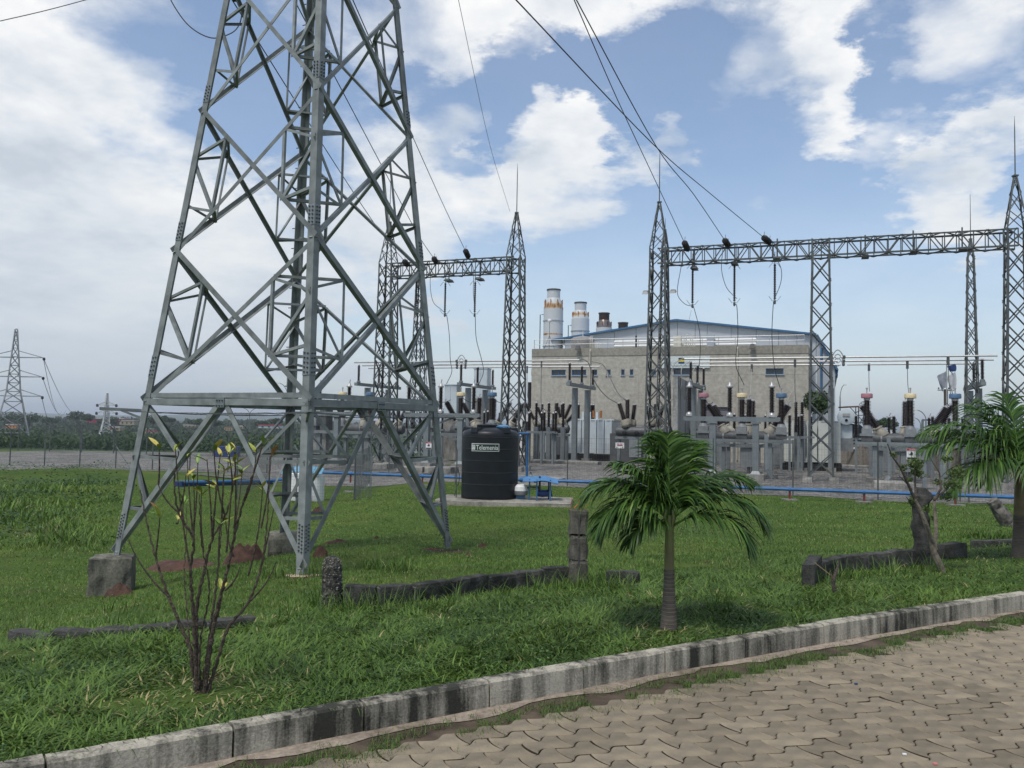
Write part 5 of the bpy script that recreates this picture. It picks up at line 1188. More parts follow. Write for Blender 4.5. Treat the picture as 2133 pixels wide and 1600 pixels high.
# sticker, wrapped on the curved wall
def wrap(me, cx_ang, zc, rr):
    co = vn(me).copy(); c = (co[:, 0].max()+co[:, 0].min())/2; out = np.empty_like(co); th_ = (co[:, 0]-c)/rr+cx_ang; rad = rr+co[:, 2]
    out[:, 0] = rad*np.sin(th_); out[:, 1] = -rad*np.cos(th_); out[:, 2] = zc+co[:, 1]; me.vertices.foreach_set('co', out.ravel()); me.update(); return me
def plate(w, h, z, n=24): # subdivided thin plate in xy facing +z
    b = MB()
    for k in range(n): x0_, x1_ = -w/2+w*k/n, -w/2+w*(k+1)/n; b.add([(x0_, -h/2, z), (x1_, -h/2, z), (x1_, h/2, z), (x0_, h/2, z), (x0_, -h/2, z-.004), (x1_, -h/2, z-.004), (x1_, h/2, z-.004), (x0_, h/2, z-.004)], [(0, 1, 2, 3), (0, 4, 5, 1), (3, 2, 6, 7)])
    return b
SA = -.165; SZ = 1.655; DG = mat('dark_green_sticker', (.008, .03, .022), .5)
rr = r*.994
for w, h, z, m_, nm in ((.92, .245, .004, WHITE, 'sticker_border'), (.885, .212, .007, DG, 'sticker')): o = link(nm, wrap(plate(w, h, z).mesh(nm, m_), SA, SZ, rr), tank)
me = text_mesh('Telemenia', .155, WHITE, .0015); co = vn(me).copy(); c0 = co.min(0); c1 = co.max(0); co[:, 0] = (co[:, 0]-c0[0])/(c1[0]-c0[0])*.71; co[:, 1] = (co[:, 1]-c0[1])/(c1[1]-c0[1])*.145; co[:, 2] += .011; me.vertices.foreach_set('co', co.ravel())
link('lettering', wrap(me, SA+.075, SZ-.073, rr), tank)
lg = MB()
lg2 = plate(.115, .15, .010, 4); link('logo_square', wrap(lg2.mesh('logo_square', WHITE), SA-.41/1, SZ, rr), tank)
b = MB()
for (x0_, y0_, w, h) in ((-.045, .045, .04, .012), (0.005, .045, .04, .012), (-.045, -.055, .09, .010), (-.045, -.02, .012, .05), (-.012, -.02, .012, .05), (.028, -.02, .012, .05), (-.045, .028, .09, .008)): b.add([(x0_, y0_, .013), (x0_+w, y0_, .013), (x0_+w, y0_+h, .013), (x0_, y0_+h, .013)], [(0, 1, 2, 3)])
link('logo_mark', wrap(b.mesh('logo_mark', DG), SA-.41, SZ, rr), tank)
# hose loop at left of the tank
t = thing('hose', 'coil of dark hose hanging beside the left wall of the black tank', 'hose', (TX-1.05, TY-.1, tz+.65)); MB().tube([(.07*math.sin(a), 0, .26*math.cos(a)) for a in np.linspace(0, 6.28, 20)], .014, 5).obj('coil', CABLE, t); MB().tube([(0, 0, -.26), (-.08, 0, -.6)], .012, 5).obj('tail', CABLE, t)
MB().tube([(-.02, 0, -.65), (-.02, 0, .85), (-.1, 0, 1.2)], .02, 5).obj('post', GALVD, t)
# pump shelter
gx = AZ(1126, 1047, tz).x; t = thing('pump_shelter', 'small blue pump shelter with a bent sheet roof right of the black tank', 'pump', (gx, TY-.35, tz)); 
for x_, y_ in ((-.33, -.2), (.33, -.25), (-.1, -.3), (.3, .25)): MB().box((x_, y_, .33), (.045, .045, .66)).obj('leg', DKBL if y_ > 0 else BLUE, t)
rf = MB(); xs_ = np.linspace(-.55, .58, 9)
for k in range(8):
    f = lambda x_: .70-.12*abs(x_+.05)+.02*math.sin(x_*9); a, b_ = xs_[k], xs_[k+1]
    rf.add([(a, -.42, f(a)-.05), (b_, -.42, f(b_)-.05), (b_, .42, f(b_)+.05), (a, .42, f(a)+.05), (a, -.42, f(a)-.065), (b_, -.42, f(b_)-.065), (b_, .42, f(b_)+.035), (a, .42, f(a)+.035)], [(0, 1, 2, 3), (4, 7, 6, 5), (0, 4, 5, 1), (2, 6, 7, 3)])
rf.add([(-.55, -.42, .56), (-.55, .42, .66), (-.55, .42, .675), (-.55, -.42, .58)], [(0, 1, 2, 3)]); rf.obj('roof', mat('bright_blue_sheet', (.05, .19, .40), .5), t)
MB().lathe([(.0, -.2), (.1, -.18), (.12, 0), (.1, .18), (0, .2)], 14, (.1, 0, .2), (1, 0, 0)).obj('pump', DKBL, t, True); MB().tube([(-.6, 0, .35), (-.3, 0, .4), (-.05, 0, .4), (.0, 0, .2), (.35, 0, .35), (.4, 0, .1)], .03, 6).obj('pipework', CABLE, t, True)
MB().tube([(0, 0, .2), (.0, 0, .75)], .035, 6).obj('riser', CABLE, t)
gx = AZ(1085, 1047, tz).x; t = thing('pressure_vessel', 'small white topped vessel between the black tank and the pump shelter', 'tank', (gx, TY-.3, tz)); MB().lathe([(.0, 0), (.22, .02), (.25, .1), (.25, .16)], 20, (0, 0, .12)).obj('base', GREYB, t, True); MB().lathe([(.24, 0), (.22, .12), (.12, .2), (.1, .17), (0, .17)], 20, (0, 0, .28)).obj('dome', WHITE, t, True); MB().box((0, 0, .06), (.3, .2, .12)).obj('feet', BLUE, t)
# enclosure with the white vessel and light blue roof, behind the pylon
p = ong(627, 1042); t = thing('pump_house', 'white round pump house with a light blue broken sheet roof behind the near pylon leg', 'hut', (p.x, p.y, p.z), 0, None); sc = p.y/F
MB().lathe([(23*sc, -.1), (23*sc, 55*sc), (21*sc, 57*sc), (0, 58*sc)], 24, (-3*sc, 0, 0)).obj('wall', WHITE, t, True); MB().lathe([(20*sc, -.1), (20*sc, 50*sc), (0, 52*sc)], 24, (26*sc, 6*sc, 0)).obj('wall', WHITE, t, True)
LB = mat('light_blue_sheet', (.14, .33, .46), .5)
for k, (x0_, x1_, z0_) in enumerate(((-44, -20, 57), (-20, 4, 60), (4, 26, 60), (26, 44, 57))):
    b = MB(); b.box(((x0_+x1_)/2*sc, 0, (z0_+4)*sc), ((x1_-x0_-1)*sc, 34*sc, 1.2*sc), (Vector((1, 0, .16*(1 if k < 2 else -1))).normalized(), Vector((0, 1, .35)).normalized(), Vector((-.16*(1 if k < 2 else -1), -.35, 1)).normalized())); b.obj('roof_sheet', LB, t)
MB().box((8*sc, -26*sc, 12*sc), (30*sc, 1, 1.5*sc)).obj('door_rail', GREYD, t)
p = ong(755, 1038); sc = p.y/F; t = thing('wire_cage', 'half round wire cage of vertical bars standing in the lawn right of the near leg', 'cage', (p.x, p.y, p.z), 0, None); Hc = 92*sc
for k in range(9):
    a = math.pi*(1+k/8); x_, y_ = 17*sc*math.cos(a), 17*sc*math.sin(a); MB().tube([(x_, y_, 0), (x_, y_, Hc)], .018 if k in (0, 8) else .010, 5).obj('bar', GALVL, t)
for z in (0.02, .35, .7, 1.05, Hc): MB().tube([(17*sc*math.cos(math.pi*(1+k/12)), 17*sc*math.sin(math.pi*(1+k/12)), z) for k in range(13)], .010, 5).obj('hoop', GALVL, t)
p = ong(492, 1042); q = ong(738, 1042); t = thing('mesh_fence', 'old wire enclosure fence round the pump house, seen through the big pylon', 'fence', (p.x, p.y, p.z)); O_ = Vector(t.location)
Pt = [Vector((0, 0, 0)), q-O_, ong(770, 1010)-O_]; bk = [Vector((0, 0, 0)), ong(560, 1000)-O_]
for A_, B_, nn in ((Pt[0], Pt[1], 2), (bk[0], bk[1], 1), (Pt[1], Pt[2], 1)):
    d = B_-A_; L_ = Vector((d.x, d.y, 0)).length
    for k in range(nn+1): z = A_+d*k/nn; MB().tube([z-Vector((0, 0, .1)), z+Vector((0, 0, 1.75)), z+Vector((-.12, 0, 1.98))], .032, 6).obj('post', GALVL, t)
    for k in range(nn):
        a = A_+d*k/nn; o = link('wire_panel', mesh_panel(L_/nn, 1.7, .09, .12, .0018).mesh('wire_panel', GALVD), t, a); o.rotation_euler = (0, 0, math.atan2(d.y, d.x))
# danger signs
def danger(px_, py_, d, wpx, lab):
    t = thing('warning_sign', lab, 'sign', AY(px_, py_, d), ROTZ*.3, 'warning signs'); w = wpx*d/F; h = w*1.25
    MB().box((0, 0, 0), (w, .02, h)).obj('sign_plate', WHITE, t); MB().box((0, -.014, h*.41), (w, .012, h*.17)).obj('red_header', RED, t)
    tm = text_mesh('DANGER', w*.17, WHITE, .001); co = vn(tm); link('lettering', tm, t, (-w*.22, -.024, h*.35), None, None, (R(90), 0, 0))
    MB().lathe([(w*.16, 0), (w*.16, .01)], 12, (w*.03, -.012, 0), (0, -1, 0)).obj('hand_symbol', BLACKP, t)
    b = MB()
    for k in range(4): b.box((w*(-.06+k*.055), -.018, h*.13+(.01 if k in (1, 2) else 0)), (w*.035, .01, h*.14))
    b.obj('finger_marks', BLACKP, t); b = MB()
    for k in range(3): b.tube([(-w*.30+k*w*.05, -.018, h*.05-k*h*.05), (-w*.17+k*w*.02, -.018, -h*.02-k*h*.05)], .006*w*3, 4)
    b.obj('arc_marks', BLACKP, t); MB().box((0, -.014, -h*.38), (w*.9, .012, h*.14)).obj('black_footer', BLACKP, t)
danger(893, 928, 45, 12, 'small danger sign with a hand symbol on the railings left of the black tank')
danger(1898, 946, 32.9, 18, 'danger sign with a hand symbol on the mesh fence at right')
# control kiosk at right, cable duct brace
p = AY(1925, 885, 38); t = thing('control_kiosk', 'ribbed grey control box on a post left of the right hand palm', 'cabinet', (p.x, p.y, YZ), ROTZ); z0 = AY(1925, 958, 38).z-YZ; z1 = AY(1925, 928, 38).z-YZ
w_ = 20*38/F
MB().box((0, 0, (z0+z1)/2), (w_, .3, z1-z0)).obj('box', GREYB, t); MB().box((0, 0, z1+.02), (w_+.06, .36, .05)).obj('lid', GREYB, t)
for k in range(6): MB().box((-w_*.4+k*w_*.16, -.16, (z0+z1)/2), (.018, .02, z1-z0-.06)).obj('rib', GALVL, t)
MB().box((0, 0, z0/2), (.16, .16, z0)).obj('post', GALVL, t)
for (lab, pts, d) in (('bent steel cable duct running down to the right hand plinth', [(1847, 912), (1849, 990), (1834, 1010)], 38.5), ('bent steel cable duct beside the middle plinth', [(1592, 905), (1594, 978), (1606, 998)], 42)):
    P3 = [AY(x_, y_, d) for x_, y_ in pts]; b = MB()
    for a, c in zip(P3[:-1], P3[1:]): b.ang(a-P3[0], c-P3[0], .16, .02, UX, VX)
    tag(b.obj('cable_duct', GALVL, None, False, P3[0]), lab, 'duct', 'bent cable ducts'); 
# railing of white balusters behind the left bay
t = thing('railing', 'white baluster railing behind the equipment left of the black tank', 'railing', AY(850, 885, 66), ROTZ); z0, z1 = AY(850, 944, 66).z-t.location.z, AY(850, 900, 66).z-t.location.z
L_ = 6.2
for zz in (z0+.1, z1): MB().box((L_/2, 0, zz), (L_, .06, .08)).obj('rail', RAD, t)
for k in range(26): MB().box((L_*k/25, 0, (z0+z1)/2), (.06, .06, z1-z0)).obj('baluster', RAD, t)
# pale cabinets and boxes at ground level between the bays
for k, (px_, d, wpx, y0, y1, m_, lab) in enumerate(((1003, 70, 30, 769, 830, RAD, 'tall pale grey cabinet rising behind the black tank'), (942, 62, 28, 768+35, 870, RAD, 'pale grey panel cabinet behind the cream capped transformers'),
        (668, 60, 42, 846, 915, GREYD, 'dark grey cabinet just right of the near pylon leg'), (1560, 58, 34, 915, 975, GREYB, 'grey cabinet under the middle switchgear'), (1615, 56, 40, 905, 972, GREYB, 'second grey cabinet under the middle switchgear'),
        (1495, 60, 30, 905, 970, GREYB, 'grey cabinet right of the blast wall'), (1850, 52, 24, 935, 985, GREYB, 'grey cabinet behind the right hand rack'), (1455, 62, 26, 895, 960, mat('dark_grey_cabinet', (.1, .105, .11), .6), 'dark cabinet against the blast wall'))):
    p = AY(px_, 885, d); t = thing('cabinet', lab, 'cabinet', (p.x, p.y, YZ), ROTZ, 'cabinets of the yard'); zt = AY(px_, y0, d).z-YZ; zb = max(.1, AY(px_, y1, d).z-YZ); w = wpx*d/F
    MB().box((0, 0, (zt+zb)/2), (w, .8, zt-zb)).obj('case', m_, t); MB().box((0, 0, zt+.03), (w+.1, .9, .06)).obj('roof', m_, t); MB().box((w*.24, -.41, (zt+zb)/2), (w*.46, .03, (zt-zb)*.9)).obj('door', m_, t); MB().box((-w*.24, -.41, (zt+zb)/2), (w*.46, .03, (zt-zb)*.9)).obj('door', m_, t)
    MB().box((0, 0, zb/2), (w*1.05, .9, zb)).obj('plinth', PLINTH, t)
# low concrete kerbs, drain lids and slabs in the gravel
for k, (px_, py_, wpx, hpx, lab) in enumerate(((1265-95, 966, 130, 7, 'low dark concrete edge before the six bushing switchgear'), (1225, 968, 50, 7, 'low concrete pad under the twin post portal'), (1142, 1003, 62, 8, 'round concrete well cover in the gravel behind the pump shelter'),
        (920, 985, 60, 13, 'low stone bench like slab left of the tank behind the fence'), (800, 975, 34, 10, 'pale concrete block on the gravel below the left bay'), (862, 982, 60, 11, 'long concrete slab below the danger sign'),
        (1780, 974, 70, 5, 'thin pale concrete ledge before the retaining wall'), (1860, 1018, 76, 16, 'concrete plinth of the right hand rack'))):
    p = AZ(px_, py_, YZ); sc = p.y/F; o = rough_block('concrete_slab', (p.x, p.y, YZ-.03), wpx*sc, 1.2, hpx*sc+.03, PLINTH, .98, ROTZ, k, 5, .01); tag(o, lab, 'slab', 'concrete slabs in the gravel')

# ================================================================== right background
p = AY(1742, 885, 66); q = AY(2260, 885, 47); d = Vector((q.x-p.x, q.y-p.y, 0)); t = thing('retaining_wall', 'stained brown grey concrete boundary wall across the back of the yard at right', 'wall', (p.x, p.y, YZ), math.atan2(d.y, d.x))
Hw = AY(1760, 930, 65).z-YZ; n = 7
for k in range(n): MB().box((d.length*(k+.5)/n, 0, Hw/2), (d.length/n-.03, .3, Hw)).obj('wall_panel', RETW, t); MB().box((d.length*k/n+.15, -.2, Hw/2+.1), (.35, .25, Hw+.2)).obj('pillar', RETW, t)
MB().box((d.length/2, 0, Hw+.06), (d.length, .4, .1)).obj('coping', PLINTH, t); MB().tube([(0, -.1, Hw+.35), (d.length, -.1, Hw+.35)], .04, 5).obj('handrail', ALU, t)
for k in range(16): MB().tube([(d.length*k/16, -.1, Hw+.1), (d.length*k/16, -.1, Hw+.35)], .03, 5).obj('handrail_post', ALU, t)
p = AY(1765, 931, 64); t = thing('barrier_bar', 'red and white striped bar on top of the boundary wall', 'barrier', p, ROTZ)
for k in range(5): MB().box((k*.5-.9, 0, -.08), (.49, .1, .13)).obj('stripe', WHITE if k % 2 else RED, t)
def hill_block(name, lab, cat, px_, y0, y1, wpx, d, m, n=1, roof=None):
    p = AY(px_, y1, d); w = wpx*d/F; h = (y1-y0)*d/F; t = thing(name, lab, cat, p); MB().box((0, w*.35, h/2), (w, w*.7, h)).obj('wall', m, t)
    if roof: MB().box((0, w*.35, h+.1), (w*1.06, w*.78, .35)).obj('roof', roof, t)
    return t
p = AY(1788, 925, 72); t = thing('tarp_heap', 'dark tarpaulin covered heap behind the boundary wall', 'heap', p); b = MB(); sc = 72/F
pr_ = [(-34, 0), (-32, 26), (-14, 42), (4, 40), (22, 24), (40, 6), (42, 0)]
b.add([(x_*sc, 0, z*sc) for x_, z in pr_]+[(x_*sc, 3, z*sc) for x_, z in pr_], [tuple(range(7))]+[(i, i+7, i+8, i+1) for i in range(6)]); b.obj('tarpaulin', TARP, t)
t = thing('scaffold', 'steel pipe scaffold tower beside the dark tarpaulin', 'scaffold', AY(1775, 925, 70)); sc = 70/F; b = MB()
for x_ in (-4, 10, 24, 30):
    for y_ in (0, 1.6): MB().tube([(x_*sc, y_, 0), (x_*sc, y_, (80 if x_ > 20 else 60)*sc)], .04, 5).obj('upright', GALVD, t)
for z in (20, 45, 60, 76): MB().tube([(-4*sc, 0, min(z, 60)*sc), (30*sc, 0, z*sc)], .035, 5).obj('ledger', GALVD, t)
for a, c in (((-4, 5), (24, 58)), ((30, 40), (-4, 76))): MB().tube([(a[0]*sc, 0, a[1]*sc), (c[0]*sc, 0, c[1]*sc)], .03, 5).obj('brace', GALVD, t)
MB().box((10*sc, .8, 78*sc), (42*sc, 2, .12), (Vector((1, 0, .06)), Vector((0, 1, 0)), Z3)).obj('platform', mat('brown_board', (.12, .08, .05), .9), t)
# flags, poles, lamps
p = AY(1972, 925, 75); t = thing('flag_pole', 'flag pole with a limp grey white flag beyond the right hand bay', 'flagpole', (p.x, p.y, YZ)); zt = AY(1976, 752, 75).z-YZ
MB().tube([(0, 0, 0), (.05, 0, zt)], .05, 6).obj('pole', ALU, t); 
def limp_flag(t, x, z, w, h, m, lab=None):
    b = MB(); n, k_ = 10, 10
    for i in range(n+1):
        for j in range(k_+1):
            u, v = i/n, j/k_; b.v.append((x-w*u*(1-.3*v)+.12*math.sin(5*u+3*v), .22*math.sin(9*u+v*2)*u, z-h*v-h*.35*u*u+.04*math.sin(7*v)))
    b.f = [(i*(k_+1)+j, (i+1)*(k_+1)+j, (i+1)*(k_+1)+j+1, i*(k_+1)+j+1) for i in range(n) for j in range(k_)]; b.mi = [0]*len(b.f); return b.obj('flag', m, t, True)
limp_flag(t, .0, zt-.9, .65, 1.5, mat('grey_flag_cloth', (.30, .32, .36), .8, var=.3, scale=2, randobj=0))
p = AY(1984, 925, 77); t = thing('flag_pole', 'second flag pole with a dark blue topped white flag', 'flagpole', (p.x, p.y, YZ)); zt = AY(1984, 756, 77).z-YZ; MB().tube([(0, 0, 0), (0, 0, zt)], .05, 6).obj('pole', WHITE, t); limp_flag(t, .3, zt-.1, .6, .7, DKBL); limp_flag(t, .3, zt-.8, .6, 1.6, mat('white_flag_cloth', (.5, .5, .52), .8))
p = AY(1971, 925, 90); t = thing('utility_pole', 'utility pole with a single crossarm beyond the right hand bay', 'pole', (p.x, p.y, YZ)); zt = AY(1971, 811, 90).z-YZ; MB().box((0, 0, zt/2), (.3, .3, zt)).obj('pole', BARK, t); MB().box((0, 0, zt-.1), (1.7, .12, .1)).obj('crossarm', GALVD, t)
for x_ in (-.75, -.3, .3, .75): MB().lathe([(.05, 0), (.08, .1), (.03, .2)], 8, (x_, 0, zt)).obj('pin_insulator', PORC, t)
def street_lamp(px_, ytop, ybase, d, arm, lab, double=False):
    p = AY(px_, ybase, d); zt = (ybase-ytop)*d/F; t = thing('street_lamp', lab, 'lamp', (p.x, p.y, p.z), 0, 'curved arm street lamps'); MB().tube([(0, 0, 0), (0, 0, zt*.75)], [.1, .07], 6).obj('pole', GALVL, t)
    for s_ in ((1, -1) if double else (1,)):
        a = arm*s_*d/F; pts = [(a*(1-math.cos(q))*.5 if 0 else a*(q/1.57)**1.5, 0, zt*.75+(zt*.25)*math.sin(q)) for q in np.linspace(0, 1.57, 7)]; MB().tube(pts, .05, 5).obj('arm', GALVL, t)
        MB().box((a*1.15, 0, zt+.02), (abs(a)*.4+.1, .3, .14)).obj('lamp_head', WHITE, t)
street_lamp(1929, 855, 925, 95, -20, 'street lamp with a long curved arm between the right hand bushings'); street_lamp(1918, 871, 925, 110, -14, 'smaller street lamp below the first one at right')
street_lamp(519, 851, 900, 150, 14, 'double armed street lamp seen through the big pylon', True); street_lamp(597, 799, 900, 120, -18, 'street lamp with a curved arm left of the near pylon leg'); street_lamp(1750, 802, 900, 110, 9, 'street lamp head beside the right corner of the metal hall')
t = thing('lintel_frame', 'plain steel goalpost frame beyond the right hand bay', 'frame', AY(1922, 925, 80)); sc = 80/F
for x_ in (0, 26): MB().box((x_*sc, 0, 25*sc), (.16, .16, 50*sc)).obj('post', GALVL, t)
MB().box((13*sc, 0, 50*sc), (27*sc, .16, .16)).obj('lintel', GALVL, t)
def car(px_, py_, d, m, lab):
    p = AY(px_, py_, d); t = thing('parked_car', lab, 'car', p, .1, 'vehicles parked beyond the wall')
    b = MB(); pr_ = [(-2.1, 0.3), (-2.1, .8), (-1.3, .95), (-.7, 1.42), (.8, 1.45), (1.5, .98), (2.1, .85), (2.15, .3)]
    b.add([(x_, -.8, z) for x_, z in pr_]+[(x_, .8, z) for x_, z in pr_], [tuple(range(8)), tuple(range(15, 7, -1))]+[(i, i+8, (i+1) % 8+8, (i+1) % 8) for i in range(8)]); b.obj('body', m, t)
    MB().box((.05, -.81, 1.17), (1.6, .03, .32), None, 0, .9).obj('side_window', GLASS, t)
    for x_ in (-1.3, 1.35): MB().lathe([(.32, 0), (.32, .2)], 14, (x_, -.85, .32), (0, 1, 0)).obj('wheel', DARK, t)
car(1829, 926, 84, WHITE, 'white car roof showing over the boundary wall left of the right hand rack'); car(1815, 914, 150, mat('dull_red_body', (.28, .02, .02), .5), 'red vehicle just above the boundary wall behind the pink capped transformer')
# hedge clumps and trees
def crown_mesh(rx, ry, rz_, n, leaf, seed, hole=.0, lump=.35, squash=1):
    """a crown as many small leaf faces spread through lumpy shells"""
    g = np.random.default_rng(seed); k = max(5, int(7+n/900)); cs = g.normal(size=(k, 3)); cs /= np.linalg.norm(cs, axis=1)[:, None]; cs *= (g.random(k)**.5*.62)[:, None]; cs[:, 2] = np.abs(cs[:, 2])*1.0-.15
    rs = g.uniform(.34, .56, k); which = g.integers(0, k, n); d = g.normal(size=(n, 3)); d /= np.linalg.norm(d, axis=1)[:, None]; rr = rs[which]*(1-.35*g.random(n)**2)
    c = cs[which]+d*rr[:, None]; c = c*np.array([rx, ry, rz_])
    nrm = d*.7+g.normal(size=(n, 3))*.6; nrm /= np.linalg.norm(nrm, axis=1)[:, None]; a = np.cross(nrm, g.normal(size=(n, 3))); a /= np.linalg.norm(a, axis=1)[:, None]; b = np.cross(nrm, a)
    s = leaf*g.uniform(.6, 1.4, n)[:, None]; v = np.stack([c-a*s, c-b*s*.45, c+a*s, c+b*s*.45], 1).reshape(-1, 3)
    tone = np.repeat(np.clip(.45+.25*g.normal(size=n)+.25*(which/k-.5), 0, 1), 4); return v, tone
TREEM = leaf_mat('tree_foliage', (.014, .034, .012), (.05, .085, .025), .6, .15)
def tree(px_, ybase, d, hpx, wpx, lab, seed, n=1500, m=TREEM, grp='trees on the skyline', nm='tree', z=None):
    p = AY(px_, ybase, d); h = hpx*d/F; w = wpx*d/F; t = thing(nm, lab, 'tree', p, 0, grp)
    MB().tube([(0, 0, -1), (0.02*h, 0, h*.35), (-.02*h, 0, h*.6)], [h*.04, h*.03, h*.012], 6).obj('trunk', BARK, t)
    for k in range(3): a = k*2.1+seed; MB().tube([(0, 0, h*.3), (math.cos(a)*w*.22, math.sin(a)*w*.22, h*.55)], [h*.018, h*.008], 5).obj('limb', BARK, t)
    v, tn = crown_mesh(w*.62, w*.62, h*.5, n, max(h*.045, .0011*d), seed); v[:, 2] += h*.58
    link('crown', big_mesh('crown', v, np.arange(len(v)), np.full(n, 4), m, tn), t)
tree(1822, 900, 130, 33, 50, 'round dark tree left of the scaffold behind the pink capped transformer', 3); tree(1850, 900, 138, 30, 44, 'round dark tree right of its twin behind the pink capped transformer', 4)
PLM = leaf_mat('broad_leaf_green', (.03, .06, .02), (.09, .14, .05), .5, .2)
tree(1708, 888, 62, 86, 66, 'bushy broad leaved tree inside the foot of the middle gantry column', 8, 2200, PLM, None)
YG = leaf_mat('yellow_green_hedge', (.10, .13, .02), (.28, .30, .06), .6, .2)
for k, (px_, py_, w, h, lab) in enumerate(((1754, 922, 22, 13, 'clipped yellow green hedge clump on the wall beside the radiator'), (2003, 922, 60, 11, 'yellow green hedge strip on the wall behind the palm'))):
    p = AY(px_, py_, 66); sc = 66/F; v, tn = crown_mesh(w*sc*.8, .8, h*sc*1.1, 900, .09, 30+k); v[:, 2] += h*sc*.5; t = link('hedge', big_mesh('hedge', v, np.arange(len(v)), np.full(900, 4), YG, tn), None, p); tag(t, lab, 'hedge', 'hedge clumps on the wall')

# ================================================================== left background: fence, valley, far pylons, trees, houses
FP = [AY(px_, 885, 0.1) for px_ in (0,)]
fa = AZ(-120, 966, -1.15); fb = AZ(330, 980, -1.15); fd = (fb-fa); fd.z = 0; L_ = fd.length; fu = fd.normalized()
t = thing('chain_link_fence', 'chain link perimeter fence with bent topped posts at left', 'fence', (fa.x, fa.y, -1.15), math.atan2(fd.y, fd.x)); ang = math.atan2(fd.y, fd.x)
n = 9; Lf = L_*1.95; sp = 2.42
def chain(L_, h, s=.11, r=.0028):
    b = MB(); 
    k = -h
    while k < L_:
        for sg in (1, -1):
            x0_, z0_, x1_, z1_ = (k, 0, k+h, h) if sg > 0 else (k, h, k+h, 0)
            if x0_ < 0: f = -x0_/h; z0_ = z0_+(z1_-z0_)*f; x0_ = 0
            if x1_ > L_: f = (x1_-L_)/h; z1_ = z1_-(z1_-(z0_))*f*h/(x1_-x0_); x1_ = L_
            if x1_-x0_ > .02: b.add([(x0_, 0, z0_-r), (x1_, 0, z1_-r), (x1_, 0, z1_+r), (x0_, 0, z0_+r)], [(0, 1, 2, 3)])
        k += s*1.41
    return b
cm = chain(sp-.03, 2.1).mesh('wire_mesh', mat('green_coated_wire', (.10, .16, .14), .6)); k = 0
while k*sp < Lf:
    u = k*sp; p = Vector((fa.x, fa.y, 0))+fu*u; z = G(p.x, p.y)+1.15
    MB().tube([(u, 0, z-.1), (u, 0, z+2.15), (u-.32, -.25, z+2.5)], .035, 6).obj('post', GALVD, t); link('wire_mesh', cm, t, (u+.015, 0, z+.02))
    if k % 4 == 1: MB().tube([(u, 0, z+1.3), (u+1.1, -.1, z)], .03, 5).obj('strut', GALVL, t)
    k += 1
for q in (0, 1, 2): MB().tube([(0, 0, 1.0+.9*q-.95), (Lf, 0, 1.0+.9*q-.95)], .008, 4).obj('line_wire', GALVD, t)
fa2 = AY(40, 885, 74); fb2 = AY(640, 885, 70); d2 = fb2-fa2; d2.z = 0; t = thing('chain_link_fence', 'farther chain link fence with bent topped posts beyond the gravel strip at left', 'fence', (fa2.x, fa2.y, 0), math.atan2(d2.y, d2.x)); u = 0; cm2 = chain(2.97, 2.2, .16, .004).mesh('wire_mesh', MATS['green_coated_wire'])
while u < d2.length:
    p = Vector((fa2.x, fa2.y, 0))+d2.normalized()*u; z = G(p.x, p.y); MB().tube([(u, 0, z-.1), (u, 0, z+2.2), (u-.35, -.2, z+2.6)], .045, 6).obj('post', GALVD, t); link('wire_mesh', cm2, t, (u+.015, 0, z+.02)); u += 3.0
# blue skip
p = ong(473, 952); t = thing('skip', 'dark blue open skip standing on the gravel beyond the pylon', 'container', (p.x, p.y, p.z-.0), .12); sc = p.y/F; w = 46*sc; h = 22*sc
MB().box((0, 0, h/2), (w, w*.6, h), None, 0, 1.06).obj('body', mat('faded_blue_paint', (.03, .05, .17), .6, 0, .3, 4), t)
for k in range(5): MB().box((-w*.4+k*w*.2, -w*.31, h/2), (.06, .06, h*.9)).obj('rib', MATS['faded_blue_paint'], t)
# far pylons
def far_pylon(px_, ybase, ytop, d, m, lab, wb, arms, detail=9):
    p = AY(px_, ybase, d); H = (ybase-ytop)*d/F; W = wb*d/F; t = thing('transmission_tower', lab, 'pylon', p, 0, 'distant pylons in the valley')
    def hw(z): return W/2*(1-z/H*1.35) if z < H*.5 else max(.25, W/2*.325*(1-(z-H*.5)/(H*.5)*.93))
    rr = .0006*d*.95
    c, s_ = math.cos(.55), math.sin(.55)
    def cr(i, z): sx, sy = ((-1, -1), (1, -1), (1, 1), (-1, 1))[i]; a = hw(z); return Vector((a*(sx*c-sy*s_), a*(sx*s_+sy*c), z))
    zs = [H*q for q in (0, .17, .31, .42, .5, .57, .64, .71, .78, .85, .92, 1)]
    for i in range(4):
        MB().tube([cr(i, 0), cr(i, H*.5), cr(i, H)], rr*1.3, 4).obj('leg', m, t); j = (i+1) % 4
        for a, b_ in zip(zs[:-1], zs[1:]):
            MB().tube([cr(i, a), cr(j, b_)], rr*.8, 3).obj('brace', m, t); MB().tube([cr(j, a), cr(i, b_)], rr*.8, 3).obj('brace', m, t)
            if a: MB().tube([cr(i, a), cr(j, a)], rr*.7, 3).obj('strut', m, t)
    tips = []
    for q, wa in arms:
        z = H*q; a = wa*d/F/2
        for sg in (-1, 1):
            tip = Vector((sg*a, 0, z)); tips.append(p+tip)
            for (e, zz) in ((0, z), (1, z), (2, z+H*.055)): MB().tube([Vector((sg*hw(z)*.8, (-1, 1, 0)[e]*hw(z), zz)), tip], rr, 4).obj('crossarm', m, t)
            MB().lathe([(rr*2, -rr*3), (rr*3, 0), (rr*2, rr*3)], 6, tip+Vector((sg*.2, 0, -.3))).obj('insulator', PORC, t)
    MB().lathe([(0, -.3), (rr*3, 0), (0, .3)], 8, (0, 0, H+.2)).obj('beacon', WHITE, t)
    return tips
GP = mat('distant_galvanised', (.26, .27, .27), .6, .2); GP2 = mat('distant_pale_galvanised', (.42, .43, .42), .6)
